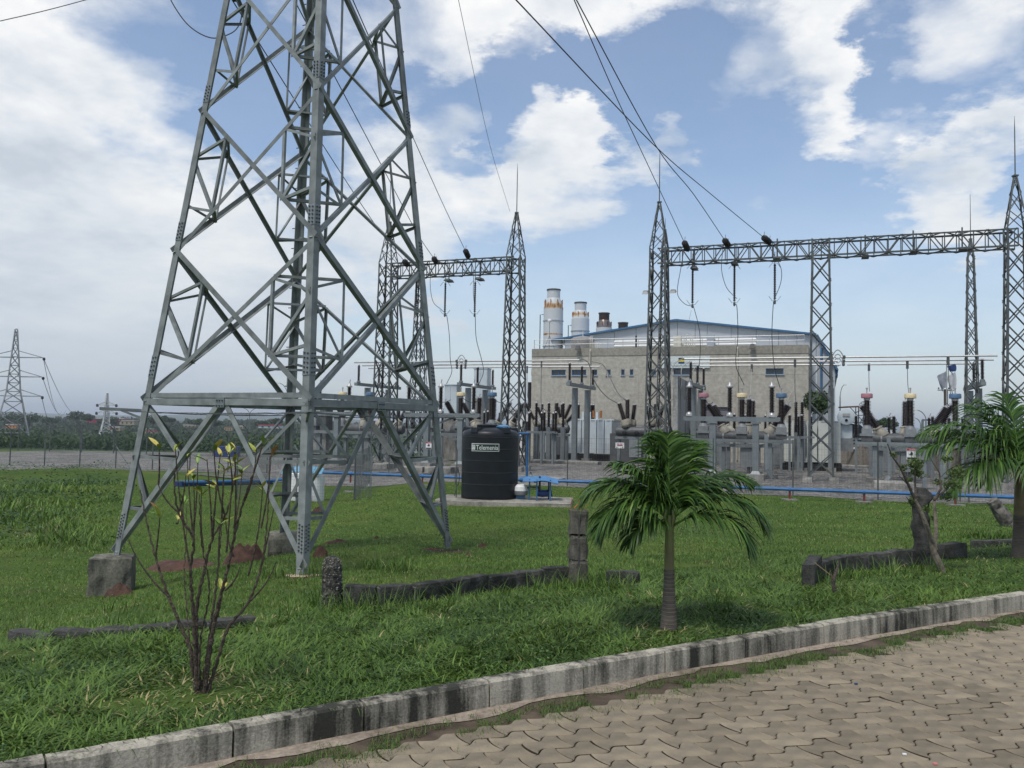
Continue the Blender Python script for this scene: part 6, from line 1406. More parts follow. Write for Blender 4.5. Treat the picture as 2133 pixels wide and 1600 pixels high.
t1 = far_pylon(22, 946, 686, 205, GP, 'larger distant pylon with three crossarms at the left edge', 78, ((.775, 118), (.62, 118), (.465, 118)))
t2 = far_pylon(219, 934, 820, 470, GP2, 'smaller pale distant pylon in the valley', 34, ((.79, 38), (.645, 40)))
for k, (a, b_) in enumerate(((1, (170, 862)), (3, (137, 855)), (5, (115, 870)), (1, (128, 858)))):
    catenary('line_wire', t1[a], AY(*b_, 600), 6, .07, CABLE, ['distant wire falling from the top crossarm of the larger far pylon', 'distant wire falling from its middle crossarm', 'distant wire falling from its lowest crossarm', 'faint second wire from its top crossarm'][k], 'wire', 12, 'distant line wires')
# individual trees on the skyline
CY = [(160, 884, 560, 32, 44, 'tallest dark tree clump on the skyline left of the small pylon'), (183, 884, 540, 26, 34, 'dark tree right beside the tallest clump'), (60, 892, 420, 32, 60, 'dark tree behind the fence right of the large pylon'), (20, 893, 430, 36, 50, 'dark tree at the left edge behind the large pylon'),
      (110, 888, 520, 20, 46, 'low round tree between the two pylons'), (232, 892, 520, 26, 44, 'dark tree right of the small pylon below the red roofs'), (215, 893, 500, 22, 30, 'tree standing before the red roofed building'), (340, 884, 480, 18, 20, 'feathery tree on the skyline right of the left pylon leg'),
      (357, 884, 480, 16, 26, 'spreading pale tree on the skyline right of the left leg'), (318, 892, 450, 30, 44, 'dark tree behind the left pylon leg'), (410, 892, 470, 20, 40, 'green tree seen through the big pylon, first from the left'), (445, 893, 450, 18, 44, 'green tree seen through the big pylon, second from the left'),
      (545, 892, 430, 16, 36, 'tree seen through the pylon right of the double lamp'), (575, 890, 420, 20, 34, 'tree seen just left of the back pylon leg')]
for k, a in enumerate(CY): tree(a[0], a[1], a[2], a[3], a[4], a[5], 50+k, 700)
for k, (px_, y1, y0, w, d, wm, rm, lab) in enumerate(((203, 880, 872, 46, 610, mat('red_wall_paint', (.33, .025, .06), .6), ROOFW, 'red walled building with a pale roof on the skyline'), (238, 880, 872, 40, 600, MATS['red_wall_paint'], ROOFW, 'second red walled building right of the small pylon'),
        (264, 885, 876, 30, 590, mat('tan_wall', (.34, .27, .18), .8), ROOFW, 'tan building right of the red ones'), (22, 892, 885, 22, 410, mat('orange_wall', (.5, .2, .06), .8), ROOFW, 'low orange walled shed by the large pylon'), (238, 897, 890, 24, 430, MATS['tan_wall'], ROOFW, 'pale roofed shed below the small pylon'),
        (190, 921, 917, 32, 300, MATS['tan_wall'], ROOFW, 'long white roofed shed in the valley left of the small pylon'), (112, 934, 929, 11, 240, MATS['tan_wall'], ROOFW, 'tiny white roofed hut in the valley'), (178, 940, 930, 18, 235, MATS['tan_wall'], ROOFW, 'white roofed hut in the valley below the long shed'),
        (300, 899, 893, 26, 430, MATS['tan_wall'], mat('green_roof_sheet', (.2, .4, .3), .6), 'pale green roofed house beside the left pylon leg'), (312, 903, 898, 22, 420, MATS['tan_wall'], ROOFR, 'red roofed house beside the left pylon leg'), (395, 890, 886, 26, 480, MATS['tan_wall'], ROOFW, 'white roofed house seen through the big pylon'),
        (475, 897, 890, 16, 380, MATS['tan_wall'], mat('brown_roof_sheet', (.2, .12, .08), .7), 'brown roofed house seen through the big pylon'), (497, 893, 888, 18, 420, MATS['tan_wall'], ROOFW, 'white shed seen through the pylon by the double lamp'), (560, 892, 886, 44, 330, RAD, ROOFR, 'long red roofed hall seen left of the back pylon leg'))):
    t = hill_block('house', lab, 'house', px_, y0, y1, w, d, wm, 1, rm); t['group'] = 'distant houses in the valley'; sc = d/F
    for j in range(3): MB().box(((j-1)*w*sc*.3, -.06, (y1-y0)*sc*.45), (w*sc*.1, .1, (y1-y0)*sc*.35)).obj('window', DARK, t)
# woodland mass
def wood(name, lab, boxes, leaf_px, seed, m):
    V, T = [], []
    g = np.random.default_rng(seed)
    for (x0_, x1_, d0_, d1_, n, hh) in boxes:
        for _ in range(n):
            d = g.uniform(d0_, d1_); px_ = g.uniform(x0_, x1_); x_ = (px_-1066.5)/F*d; y_ = d; z = G(x_, y_); h = hh*g.uniform(.6, 1.3); nn = 90
            v, tn = crown_mesh(h*.75, h*.75, h*.62, nn, leaf_px*d/F, int(g.integers(1e9))); v += np.array([x_, y_, z+h*.45]); V.append(v); T.append(tn*.7+g.uniform(-.15, .3))
    V = np.concatenate(V); T = np.clip(np.concatenate(T), 0, 1); o = link(name, big_mesh(name, V, np.arange(len(V)), np.full(len(V)//4, 4), m, T)); tag(o, lab, 'woodland', None, 'stuff')
WOOD = leaf_mat('far_woodland_foliage', (.018, .040, .016), (.075, .11, .035), .7, .1)
wood('woodland', 'scrub and trees filling the valley and far slope at left', [(-150, 700, 90, 200, 330, 1.9), (-150, 700, 200, 420, 380, 4.2), (-150, 750, 420, 760, 420, 5.0), (-100, 900, 760, 1100, 300, 6.5), (700, 2250, 150, 260, 120, 3.2)], 4.0, 5, WOOD)
# haze
# ================================================================== old wall, post, stumps in the lawn
def wall_run(pxs, ybase, h, lab, seed, cat='wall'):
    """blocks between successive pixel stations on the lawn"""
    pts = [ong(x_, y_) for x_, y_ in zip(pxs, ybase)]; O_ = pts[0].copy(); t = thing('low_block_wall', lab, cat, O_, 0, 'remains of a low block wall'); 
    for k, (a, b_) in enumerate(zip(pts[:-1], pts[1:])):
        d = b_-a; L_ = Vector((d.x, d.y, 0)).length; c = (a+b_)/2-O_
        hh = h+rnd.uniform(-.008, .012); z = min(a.z, b_.z)-O_.z-.12
        rough_block('block', (c.x, c.y, z), L_-.010, .155, hh+.12+abs(a.z-b_.z)*.5, OLDW, .985, math.atan2(d.y, d.x), seed+k*1.7, 7, .0055, t)
        if k: 
            e = a-O_; rough_block('mortar_joint', (e.x, e.y, z), .035, .15, hh+.11, MORT, .97, math.atan2(d.y, d.x), seed+k, 2, .004, t)
wall_run([716, 786, 858, 935, 1010, 1068, 1128, 1187], [1262, 1260, 1254, 1246, 1236, 1228, 1219, 1211], .20, 'long blackened block wall stub between the stony post and the tall pillar', 1)
wall_run([1262, 1333], [1217, 1217], .16, 'single block wall fragment left of the palm trunk', 20)
wall_run([1700, 1752, 1800, 1850, 1890, 1932], [1206, 1192, 1187, 1182, 1178, 1173], .21, 'blackened block wall stub left of the dead tree stump', 30)
wall_run([1958, 2006], [1165, 1160], .22, 'short block wall piece right of the dead tree stump', 40)
wall_run([2026, 2075, 2118], [1142, 1139, 1136], .11, 'low overgrown block wall remains beside the right hand palm', 50)
wall_run([1683, 1700], [1222, 1204], .26, 'broken end block of the wall stub, sloping to the left', 60)
wall_run([30, 110, 190, 270, 350, 430, 530], [1338, 1334, 1329, 1322, 1316, 1310, 1300], .075, 'half buried kerb like row of blackened blocks behind the shrub', 70)
p = ong(692, 1262); sc = p.y/F; o = thing('stone_post', 'short rounded post of rough pebbly concrete at the left end of the wall', 'post', p)
PEB = mat('pebbly_concrete', (.13, .12, .10), .95, 0, .5, 26, 1, 35, col2=(.03, .028, .025), thr=(.46, .64), detail=6)
b = MB(); n = 20; prof = [(.110, -.1), (.112, 0), (.108, .15), (.10, .32), (.092, .44), (.07, .495), (.03, .515), (0, .52)]
sv = []; 
pr2 = []
for i in range(36): z = -.1+.6*i/35*1.03; r_ = float(np.interp(z, [q[1] for q in prof], [q[0] for q in prof])); pr2.append((r_, z))
pr2.append((0, .525)); b.lathe(pr2, 30, cap=False)
b.v = [tuple(Vector(v)*(1+0*1)+Vector((v[0], v[1], 0)).normalized()*(.012*mnoise.noise(Vector(v)*28)+.01*mnoise.noise(Vector(v)*60))+Vector((-.03*v[2], 0, 0))) if (v[0] or v[1]) else v for v in b.v]; b.obj('shaft', PEB, o, True)
pb = MB(); 
for k in range(300):
    a = rnd.uniform(0, 6.283); z = rnd.uniform(0, .5); r_ = float(np.interp(z, [q[1] for q in prof], [q[0] for q in prof])); s_ = rnd.uniform(.004, .011)*(1 if z > .38 or rnd.random() < .5 else .55); c = Vector((r_*math.cos(a)-.03*z, r_*math.sin(a), z)); pb.lathe([(0, -s_), (s_*.9, -s_*.3), (s_*.8, s_*.5), (0, s_)], 5, c, (math.cos(a), math.sin(a), rnd.uniform(-.5, .5)), cap=False)
pb.obj('pebbles', mat('pale_pebbles', (.26, .25, .215), .9, 0, .4, 30), o, kind='stuff')
p = ong(1203, 1213); sc = p.y/F; H = 150*sc; t = thing('concrete_pillar', 'tall weathered concrete pillar with rusty rods sticking out of its top', 'pillar', p)
for k in range(3): rough_block('pillar_block', (0, 0, -.1 if k == 0 else H*k/3), .215-.004*k, .215, H/3+(.1 if k == 0 else 0)-.008, streak_mat('pillar_concrete', (.14, .128, .105), (.028, .027, .023), 9, .6, (.40, .58), bump=1), .97, .12+.03*k, 80+k, 7, .014, t)
for x_, y_, h in ((-.09, -.05, .17), (.0, -.03, .14), (.02, .06, .17), (.09, .02, .10), (.03, -.08, .1)): MB().tube([(x_, y_, H-.05), (x_+.004, y_, H+h)], .004, 5).obj('rebar', RUST, t)
MB().tube([(-.06, -.04, H+.01), (-.02, -.03, H+.05), (.05, 0, H+.012)], .01, 5).obj('bent_rod', RUST, t)
MB().box((0, -.104, H*.5), (.018, .02, H*.9)).obj('mortar_seam', MORT, t)
# broken stump post and leaning log at right
def gnarly(name, lab, cat, p, pts, rs, m, seed, n=14):
    b = MB(); P_ = [Vector(q) for q in pts]; fine = []; fr = []
    for k in range(len(P_)-1):
        for j in range(6): fine.append(lerp(P_[k], P_[k+1], j/6)); fr.append(rs[k]+(rs[k+1]-rs[k])*j/6)
    fine.append(P_[-1]); fr.append(rs[-1]); b.tube(fine, fr, n); b.v = [tuple(Vector(v)+Vector((mnoise.noise(Vector(v)*9+Vector((seed, 0, 0))), mnoise.noise(Vector(v)*9+Vector((0, seed, 0))), 0))*rs[0]*.32) for v in b.v]; t = thing(name, lab, cat, p); b.obj('trunk', m, t, True); return t
p = ong(1921, 1176); sc = p.y/F
st = gnarly('tree_stump', 'thick blackened dead stump rising from the wall right of the danger sign', 'stump', p, [(0, 0, -.1), (0, 0, 60*sc), (-3*sc, 0, 110*sc), (0, 0, 140*sc), (2*sc, 0, 158*sc)], [20*sc, 18*sc, 17*sc, 20*sc, 9*sc], OLDW, 3)
p = ong(2125, 1098); sc = p.y/F; t = gnarly('leaning_log', 'pale leaning dead log behind the right hand palm trunk', 'log', p, [(0, .3, -.1), (-20*sc, .3, 22*sc), (-42*sc, .3, 52*sc)], [17*sc, 15*sc, 11*sc], mat('bleached_bark', (.20, .18, .155), .9, 0, .6, 9, .8, 40, col2=(.05, .045, .04)), 5)
p = ong(1738, 1236); sc = p.y/F; t = gnarly('dead_stick', 'split dead twig stump in the grass before the right wall stub', 'stump', p, [(4*sc, 0, -.05), (-3*sc, 0, 20*sc), (4*sc, 0, 45*sc), (10*sc, 0, 66*sc)], [5*sc, 4.5*sc, 3.5*sc, 1.2*sc], BARK, 9, 8); MB().tube([(-2*sc, 0, 20*sc), (-8*sc, 0, 44*sc)], [3.5*sc, 1*sc], 6).obj('splinter', BARK, t); MB().tube([(2*sc, 0, 30*sc), (-40*sc, .02, 62*sc)], .006, 4).obj('twig', mat('straw', (.25, .19, .10), .8), t)

# ================================================================== plants
LEAFY = [mat('yellow_green_leaf', (.36, .40, .07), .5, 0, .35, 20), mat('orange_brown_leaf', (.28, .15, .05), .55, 0, .4, 20), mat('fresh_green_leaf', (.17, .28, .05), .5, 0, .3, 20), mat('yellow_leaf', (.50, .42, .09), .5, 0, .3, 20)]
def leaf_mesh(m):
    b = MB(); n = 6; vs_ = []
    for i in range(n+1):
        t = i/n; w = .18*math.sin(math.pi*min(1, t*.93+.05))**.8*(1-.25*t); z = -.22*t*t
        vs_ += [(-w, t, z+.05*abs(w)*2), (0, t, z-.035), (w, t, z+.05*abs(w)*2)]
    fs = [(i*3+k, i*3+k+1, i*3+k+4, i*3+k+3) for i in range(n) for k in (0, 1)]; b.add(vs_, fs); return b.mesh('leaf', m, True)
LM = [leaf_mesh(m) for m in LEAFY]
base = ong(417, 1444); D0 = base.y
shrub = thing('shrub', 'nearly bare shrub with knobbly dark stems and few yellow leaves at the front left', 'shrub', base)
STEM = mat('knobbly_shrub_bark', (.095, .072, .052), .85, 0, .5, 30, .9, 60, col2=(.035, .026, .02))
def stem(pxs, r0, r1, dz, nm='stem', seed=0, ring=True):
    pts = [AY(x_, y_, D0+dz*i/(len(pxs)-1))-base for i, (x_, y_) in enumerate(pxs)]
    P_ = [pts[0]*2-pts[1]]+pts+[pts[-1]*2-pts[-2]]; out = []
    for i in range(1, len(P_)-2):
        a, b, c, d = P_[i-1:i+3]; nn = max(4, int((c-b).length/.018))
        for k in range(nn): t = k/nn; out.append(.5*((2*b)+(c-a)*t+(2*a-5*b+4*c-d)*t*t+(3*b-a-3*c+d)*t**3))
    out.append(pts[-1]); n = len(out); rs = [.66*(r0+(r1-r0)*k/(n-1))*(1+(.22 if (k+seed) % 3 == 0 else -.06)*ring) for k in range(n)]
    MB().tube([p+Vector((.003*math.sin(k*1.7+seed), .003*math.cos(k*1.3), 0)) for k, p in enumerate(out)], rs, 7).obj(nm, STEM, shrub, True); return pts
mains = [([(409, 1446), (404, 1390), (394, 1345), (352, 1244), (324, 1161), (303, 1075), (292, 1020)], .020, .005, .25), ([(411, 1446), (404, 1300), (397, 1187), (403, 1124), (372, 1067), (363, 1000), (372, 940)], .022, .005, -.2),
         ([(416, 1446), (409, 1285), (424, 1195), (442, 1124), (469, 1075), (484, 1022), (492, 962)], .023, .005, .1), ([(426, 1446), (446, 1300), (472, 1195), (487, 1124), (506, 1049), (528, 985), (547, 925)], .022, .005, -.15),
         ([(432, 1446), (455, 1370), (476, 1307), (517, 1255), (544, 1180), (557, 1080), (562, 950)], .018, .004, .3), ([(421, 1446), (440, 1300), (454, 1187), (462, 1080), (467, 980)], .015, .004, .4),
         ([(399, 1400), (392, 1300), (384, 1200), (388, 1120), (388, 1050)], .010, .003, .35), ([(414, 1446), (418, 1330), (436, 1230), (420, 1130), (415, 1030)], .012, .004, -.35)]
for k, (a, r0, r1, dz) in enumerate(mains): stem(a, r0, r1, dz, 'stem', k)
tips = [((397, 1187), (365, 935), 1), ((403, 1124), (390, 950), 0), ((403, 1100), (412, 964), 2), ((442, 1124), (431, 957), 3), ((469, 1075), (446, 936), 3), ((442, 1110), (459, 945), 0), ((484, 1022), (476, 942), 1), ((490, 1100), (489, 938), 3), ((487, 1124), (489, 962), 1),
        ((462, 1080), (467, 975), 1), ((528, 985), (548, 924), 2), ((544, 1100), (565, 948), 1), ((506, 1049), (534, 936), 1), ((372, 1067), (387, 990), 0), ((403, 1124), (403, 994), 1), ((424, 1150), (420, 1022), 2), ((388, 1100), (382, 1044), 2), ((472, 1150), (484, 998), 3), ((487, 1100), (504, 977), 2),
        ((442, 1124), (450, 1011), 1), ((517, 1200), (547, 1014), 0), ((324, 1161), (334, 1070), 1), ((352, 1244), (268, 1125), 9), ((469, 1230), (500, 1180), 9), ((446, 1300), (462, 1222), 3), ((372, 1067), (330, 1010), 9), ((330, 1010), (331, 930), 1), ((367, 1090), (372, 1082), 3), ((455, 1170), (458, 1090), 1), ((487, 1160), (470, 1085), 1),
        ((517, 1255), (575, 1170), 9), ((544, 1180), (570, 1060), 9)]
for k, (a, b_, kind) in enumerate(tips):
    dz = rnd.uniform(-.25, .3); da = D0+dz*.6; pa, pb = AY(*a, da)-base, AY(*b_, D0+dz)-base; md = lerp(pa, pb, .5)+Vector((rnd.uniform(-.02, .02)+(.5 if b_[0] > a[0] else -.5)*abs(pb.x-pa.x)*.4, 0, -.02)); out = [lerp(lerp(pa, md, t), lerp(md, pb, t), t) for t in np.linspace(0, 1, 12)]
    MB().tube(out, [(.0062-.0035*i/11)*(1+.25*(i % 2)) for i in range(12)], 6).obj('twig', STEM, shrub, True)
    if kind == 9: continue
    for j in range(rnd.choice((2, 3, 3, 4))):
        L_ = rnd.uniform(.055, .095); az = rnd.uniform(0, 6.28); el = rnd.uniform(.5, 1.2); o = link('leaf', LM[(kind if j == 0 and (kind != 1 or k % 2) else rnd.choice((0, 0, 2, 3)))], shrub, pb+Vector((0, 0, -.01*j)), None, None, (el, rnd.uniform(-.4, .4), az)); o.scale = (L_*1.05, L_, L_)
# palms
PALML = leaf_mat('palm_leaf_green', (.014, .044, .010), (.10, .195, .034), .42, .25, (.26, .36, .10))
def frond(parent, o, az, e0, e1, L_, wl, seed, nl=34, dens=1.0, width=.021, hang=.8):
    g = random.Random(seed); n = 22; pts = [Vector(o)]; dirs = []; h = Vector((math.cos(az), math.sin(az), 0))
    for i in range(n): t = (i+.5)/n; e = e0+(e1-e0)*(t**1.35); d = h*math.cos(e)+Z3*math.sin(e); dirs.append(d); pts.append(pts[-1]+d*L_/n)
    dirs.append(dirs[-1]); V = []; Fq = []; S = []; T = []
    b = MB(); b.tube(pts, [L_*(.016-.013*i/n) for i in range(n+1)], 6); V += b.v; Fq += [list(f) for f in b.f]; T += [.75]*len(b.v)
    side = h.cross(Z3)
    for sg in (-1, 1):
        for k in range(nl):
            t = .13+.87*(k+g.uniform(-.3, .3))/nl; t = min(max(t, .1), .995); x_ = t*n; i = min(int(x_), n-1); p = lerp(pts[i], pts[i+1], x_-i); d = dirs[i]
            up = side.cross(d); up = up if up.z > 0 else -up; ll = wl*(math.sin(math.pi*min(1, (t*.86+.14)))**.55)*g.uniform(.82, 1.1); sp = .95-.55*t+g.uniform(-.12, .12)
            q = (side*sg*math.sin(sp+.25)+d*math.cos(sp)+up*g.uniform(.05, .5)).normalized(); m_ = 5; c = p; w0 = width*g.uniform(.8, 1.15); tone = min(.98, max(0, g.gauss(.42, .2)))+(0.35 if g.random() < .06 else 0); wd = q.cross(up).normalized()
            wd = (wd+up*g.uniform(-.5, .5)).normalized(); st = len(V)
            for j in range(m_+1):
                u = j/m_; w = w0*(.45+.55*min(1, u*3.5))*(1-u**2.6)+.0008; V += [tuple(c-wd*w*.5), tuple(c+wd*w*.5)]; T += [tone, tone]
                q = (q+Vector((0, 0, -hang*.30*(.4+u*1.3)))).normalized(); c = c+q*ll/m_
            for j in range(m_): Fq.append([st+2*j, st+2*j+1, st+2*j+3, st+2*j+2])
    V = np.array(V); S = np.array([len(f) for f in Fq]); me = big_mesh('frond', V, np.array([i for f in Fq for i in f]), S, PALML, np.clip(np.array(T), 0, 1)); return link('frond', me, parent)
base = ong(1393, 1310); sc = base.y/F
palm = thing('palm_tree', 'young palm with a green crownshaft and arching fronds in the lawn beside the kerb', 'palm', base, 0, 'small palms in the lawn')
hT = 122*sc; hC = 232*sc
MB().lathe([(19*sc, -.05), (17.5*sc, .02), (14*sc, hT*.35), (11.5*sc, hT*.7), (11*sc, hT)], 24).obj('trunk', PALMT, palm, True)
rg = MB()
for k in range(15): z = hT*(k+.6)/15.5; r_ = float(np.interp(z, (0, hT*.35, hT*.7, hT), (17.6*sc, 14*sc, 11.5*sc, 11*sc)))+.0012; rg.lathe([(r_-.002, z-.004), (r_+.001, z), (r_-.002, z+.004)], 24, cap=False)
rg.obj('trunk_rings', mat('pale_ring_scars', (.19, .165, .13), .9), palm, True)
MB().lathe([(10.6*sc, hT), (10.2*sc, hT+.1), (9.2*sc, hC*.82), (8.6*sc, hC*.93), (6*sc, hC)], 22).obj('crownshaft', CROWN, palm, True)
for k in range(4): a = k*1.6+.4; MB().tube([(math.cos(a)*8*sc, math.sin(a)*8*sc, hC*.90), (math.cos(a)*13*sc, math.sin(a)*13*sc, hC*.99), (math.cos(a)*9*sc, math.sin(a)*9*sc, hC*1.05)], [.012, .014, .006], 6).obj('leaf_sheath', CROWN, palm, True)
D = R
FR = [(95, 89, 78, .80, .44), (165, 84, 66, .80, .44), (150, 87, 76, .72, .40), (30, 79, 52, .78, .42), (200, 68, 8, .80, .40), (178, 60, -58, .98, .42), (196, 42, -82, .88, .42), (150, 52, -20, .85, .40), (8, 62, -30, .98, .42), (-12, 46, -75, 1.02, .44), (-26, 38, -86, .90, .42), (38, 50, -22, .86, .40), (-150, 30, -84, .55, .30), (-168, 40, -76, .80, .38), (72, 62, 8, .78, .40)]
for k, (az, e0, e1, L_, wl) in enumerate(FR): frond(palm, (math.cos(D(az))*.02, math.sin(D(az))*.02, hC*(.97 if e0 > 40 else .9)), D(az), D(e0), D(e1), L_*.90, wl*1.12, 100+k, 54, 1, .024, 1.1)
base = ong(2126, 1162); sc = base.y/F; palm2 = thing('palm_tree', 'larger dark palm cut off by the right edge of the photo', 'palm', base, 0, 'small palms in the lawn')
hT = 88*sc; hC = 190*sc
MB().lathe([(20*sc, -.05), (17*sc, .05), (14*sc, hT*.5), (12.5*sc, hT)], 22).obj('trunk', PALMT, palm2, True); MB().lathe([(12*sc, hT), (11*sc, hT+.2), (9*sc, hC*.9), (6*sc, hC)], 20).obj('crownshaft', mat('brownish_crownshaft', (.17, .13, .07), .6, 0, .3, 6), palm2, True)
for k, (az, e0, e1, L_, wl) in enumerate([(100, 86, 60, 1.15, .7), (150, 78, 40, 1.15, .7), (176, 58, -40, 1.75, .72), (185, 36, -30, 1.65, .72), (196, 22, -72, 1.45, .62), (165, 48, -10, 1.3, .7), (-150, 30, -75, 1.1, .6), (20, 60, -30, 1.6, .7), (-20, 40, -60, 1.6, .7), (60, 50, -20, 1.5, .7), (-100, 30, -78, 1.0, .6), (120, 70, 20, 1.3, .7), (-60, 50, -50, 1.3, .7), (0, 75, 30, 1.2, .7)]):
    frond(palm2, (0, 0, hC*.98), D(az), D(e0), D(e1), L_*.95, wl, 200+k, 44, 1, .032, 1.2)
# little leafy tree in front of the stump
base = ong(1962, 1192); D1 = base.y; t = thing('small_tree', 'thin pale stemmed sapling with small leaf tufts leaning in front of the dead stump', 'tree', base)
SB = mat('pale_sapling_bark', (.17, .145, .11), .85, 0, .4, 20, .6, 60)
def br(pxs, r0, r1, dz=0, m=SB):
    pts = [AY(x_, y_, D1+dz*i/(len(pxs)-1))-base for i, (x_, y_) in enumerate(pxs)]; n = len(pts); MB().tube(pts, [r0+(r1-r0)*k/(n-1) for k in range(n)], 7).obj('branch', m, t, True)
br([(1963, 1194), (1955, 1172), (1945, 1150), (1938, 1120), (1930, 1095), (1917, 1062), (1905, 1040)], .048, .02); br([(1945, 1150), (1950, 1110), (1948, 1070), (1946, 1042)], .03, .018, .1)
br([(1950, 1145), (1940, 1120), (1928, 1090)], .022, .014, -.1)
br([(1905, 1040), (1890, 1005), (1876, 975), (1858, 950), (1849, 925)], .02, .006, -.2, BARK); br([(1908, 1035), (1906, 1005), (1907, 970)], .016, .006, .1, BARK); br([(1946, 1042), (1960, 1018), (1957, 985), (1938, 955)], .018, .006, .1, BARK); br([(1946, 1042), (1970, 1020), (1985, 1000), (1990, 970)], .015, .005, .2, BARK); br([(1900, 1020), (1882, 1000), (1872, 990)], .01, .004, 0, BARK); br([(1930, 1090), (1905, 1060), (1888, 1035)], .012, .005, .1, BARK)
SAPL = leaf_mat('sapling_leaves', (.04, .075, .02), (.16, .22, .06), .5, .3)
for k, (px_, py_, r_, n) in enumerate(((1905, 968, 17, 260), (1912, 985, 15, 200), (1862, 948, 8, 50), (1880, 975, 8, 60), (1990, 985, 22, 260), (1980, 1010, 16, 140), (1952, 1005, 10, 70), (1965, 1035, 14, 110), (1900, 1045, 12, 90), (1930, 1060, 10, 60), (1975, 958, 12, 90), (1895, 1000, 8, 40), (1945, 1080, 8, 40))):
    v, tn = crown_mesh(r_*D1/F*1.3, r_*D1/F*1.3, r_*D1/F*1.2, n, .021, 400+k); c = AY(px_, py_, D1+rnd.uniform(-.2, .2))-base; v += np.array(c); link('leaf_tuft', big_mesh('leaf_tuft', v, np.arange(len(v)), np.full(n, 4), SAPL, tn), t)

# ================================================================== grass
def pn(x, y, s, seed=0):     # smooth value noise, vectorised
    x = x*s+seed*17.3; y = y*s+seed*7.1; xi = np.floor(x); yi = np.floor(y); fx = x-xi; fy = y-yi; fx = fx*fx*(3-2*fx); fy = fy*fy*(3-2*fy)
    h = lambda a, b: np.modf(np.abs(np.sin(a*127.1+b*311.7)*43758.5453))[0]
    return (h(xi, yi)*(1-fx)+h(xi+1, yi)*fx)*(1-fy)+(h(xi, yi+1)*(1-fx)+h(xi+1, yi+1)*fx)*fy
Gv = lambda xs_, ys_: np.array([G(a, b) for a, b in zip(xs_, ys_)])
def kerbv(x): xc = np.clip(x, -8, 9); b = 5.62+.655*xc-.0075*xc*xc; return b+(x-xc)*(.655-.015*xc)
def blades(name, x, y, z, L_, W, az, lean, curl, tone, m, lab, seg=3):
    """seg bent segments; az: way the blade leans"""
    n = len(x); hx, hy = np.cos(az), np.sin(az); wx, wy = -hy, hx; P = np.stack([x, y, z], 1); cols = []; e = lean.copy(); c = P.copy()
    for j in range(seg+1):
        u = j/seg; w = W*(1-u**1.7)*.5
        if j < seg: cols += [c-np.stack([wx*w, wy*w, w*0], 1), c+np.stack([wx*w, wy*w, w*0], 1)]
        else: cols += [c]
        e2 = e+curl*u; c = c+np.stack([hx*np.sin(e2), hy*np.sin(e2), np.cos(e2)], 1)*(L_/seg)[:, None]
    V = np.stack(cols, 1).reshape(-1, 3); k = 2*seg+1; b0 = np.arange(n)*k; f = []; sz = []
    quads = [np.stack([b0+2*j, b0+2*j+1, b0+2*j+3, b0+2*j+2], 1) for j in range(seg-1)]; tri = np.stack([b0+2*seg-2, b0+2*seg-1, b0+2*seg], 1)
    flat = np.concatenate([q.ravel() for q in quads]+[tri.ravel()]); sz = np.concatenate([np.full(n*(seg-1), 4), np.full(n, 3)])
    me = big_mesh(name, V, flat, sz, m, np.repeat(tone, k)); o = link(name, me); tag(o, lab, 'grass', None, 'stuff'); return o
GR = leaf_mat('grass_blades', (.020, .056, .010), (.160, .262, .046), .55, .25, (.40, .34, .16))
def sample(n, r0, r1, th=41):
    a = np.radians(rng.uniform(-th, th, n)); r_ = np.exp(rng.uniform(np.log(r0), np.log(r1), n)); return r_*np.sin(a), r_*np.cos(a), r_
shx, shy = ong(417, 1444).xy; pax, pay = ong(1393, 1310).xy
x, y, r_ = sample(330000, 3.4, 36); s = (y-kerbv(x))*.85
yard_front = 36.6-.37*x; keep = (s > .13) & (y < yard_front-.2)
bare = np.exp(-((x-shx)**2+(y-shy)**2)/.16)*1.1+np.exp(-((x-pax)**2+(y-pay)**2)/.05)*.8+(pn(x, y, 1.3, 3)*.6+pn(x, y, 4, 33)*.4 > .70)*.75
feet = [tpt(A, FOOT[A]) for A in ORD]
for p in feet: bare = bare+np.exp(-((x-p.x)**2+(y-p.y)**2)/.09)*.9
bk = np.clip(bare, 0, 1); keep &= rng.random(len(x)) > np.clip(bare, 0, .72); x, y, r_, s, bk = x[keep], y[keep], r_[keep], s[keep], bk[keep]
z = Gv(x, y)-.004; n = len(x); near = np.clip((4.1-s)/.7, 0, 1); patch = pn(x, y, 1.1, 1); fine = pn(x, y, 3.2, 2)
L_ = (.045+.020*rng.random(n))*(1-near)+near*(.075+.085*rng.random(n))*(.6+.75*patch); L_ *= np.where(s < .5, .85, 1)*(1-.45*bk)
weed = np.clip((-.44*y-x)/1.5, 0, 1)*np.clip((y-17.5-2*pn(x, y, .4, 21))/2, 0, 1)*np.clip((40-y)/3, 0, 1); L_ += weed*rng.uniform(.05, .60, n)*np.clip(pn(x, y, .9, 8)*2-.6, 0, 1)
W = np.maximum((.0035+.0045*rng.random(n))*(1+near*.9), r_*.00066)*(1+weed)
tone = np.clip(.42+.20*rng.normal(size=n)+.42*(patch-.5)+.30*(fine-.5)+.10*(1-near)+.16*np.clip((s-8)/12, 0, 1)-.17*weed, 0, .9); dry = rng.random(n) < (.003+.07*(pn(x, y, 2.1, 31) > .8)+.5*bk*(rng.random(n) < .8)); tone = np.where(dry, 1, tone)
blades('grass', x, y, z, L_, W, np.where(rng.random(n) < .6*near, 14*pn(x, y, 1.4, 51)+rng.normal(size=n)*.9, rng.uniform(0, 6.283, n)), rng.uniform(.15, .9, n)+near*.5, rng.uniform(.3, 1.3, n), tone, GR, 'lawn grass, long and tangled by the kerb and mown behind the old wall')
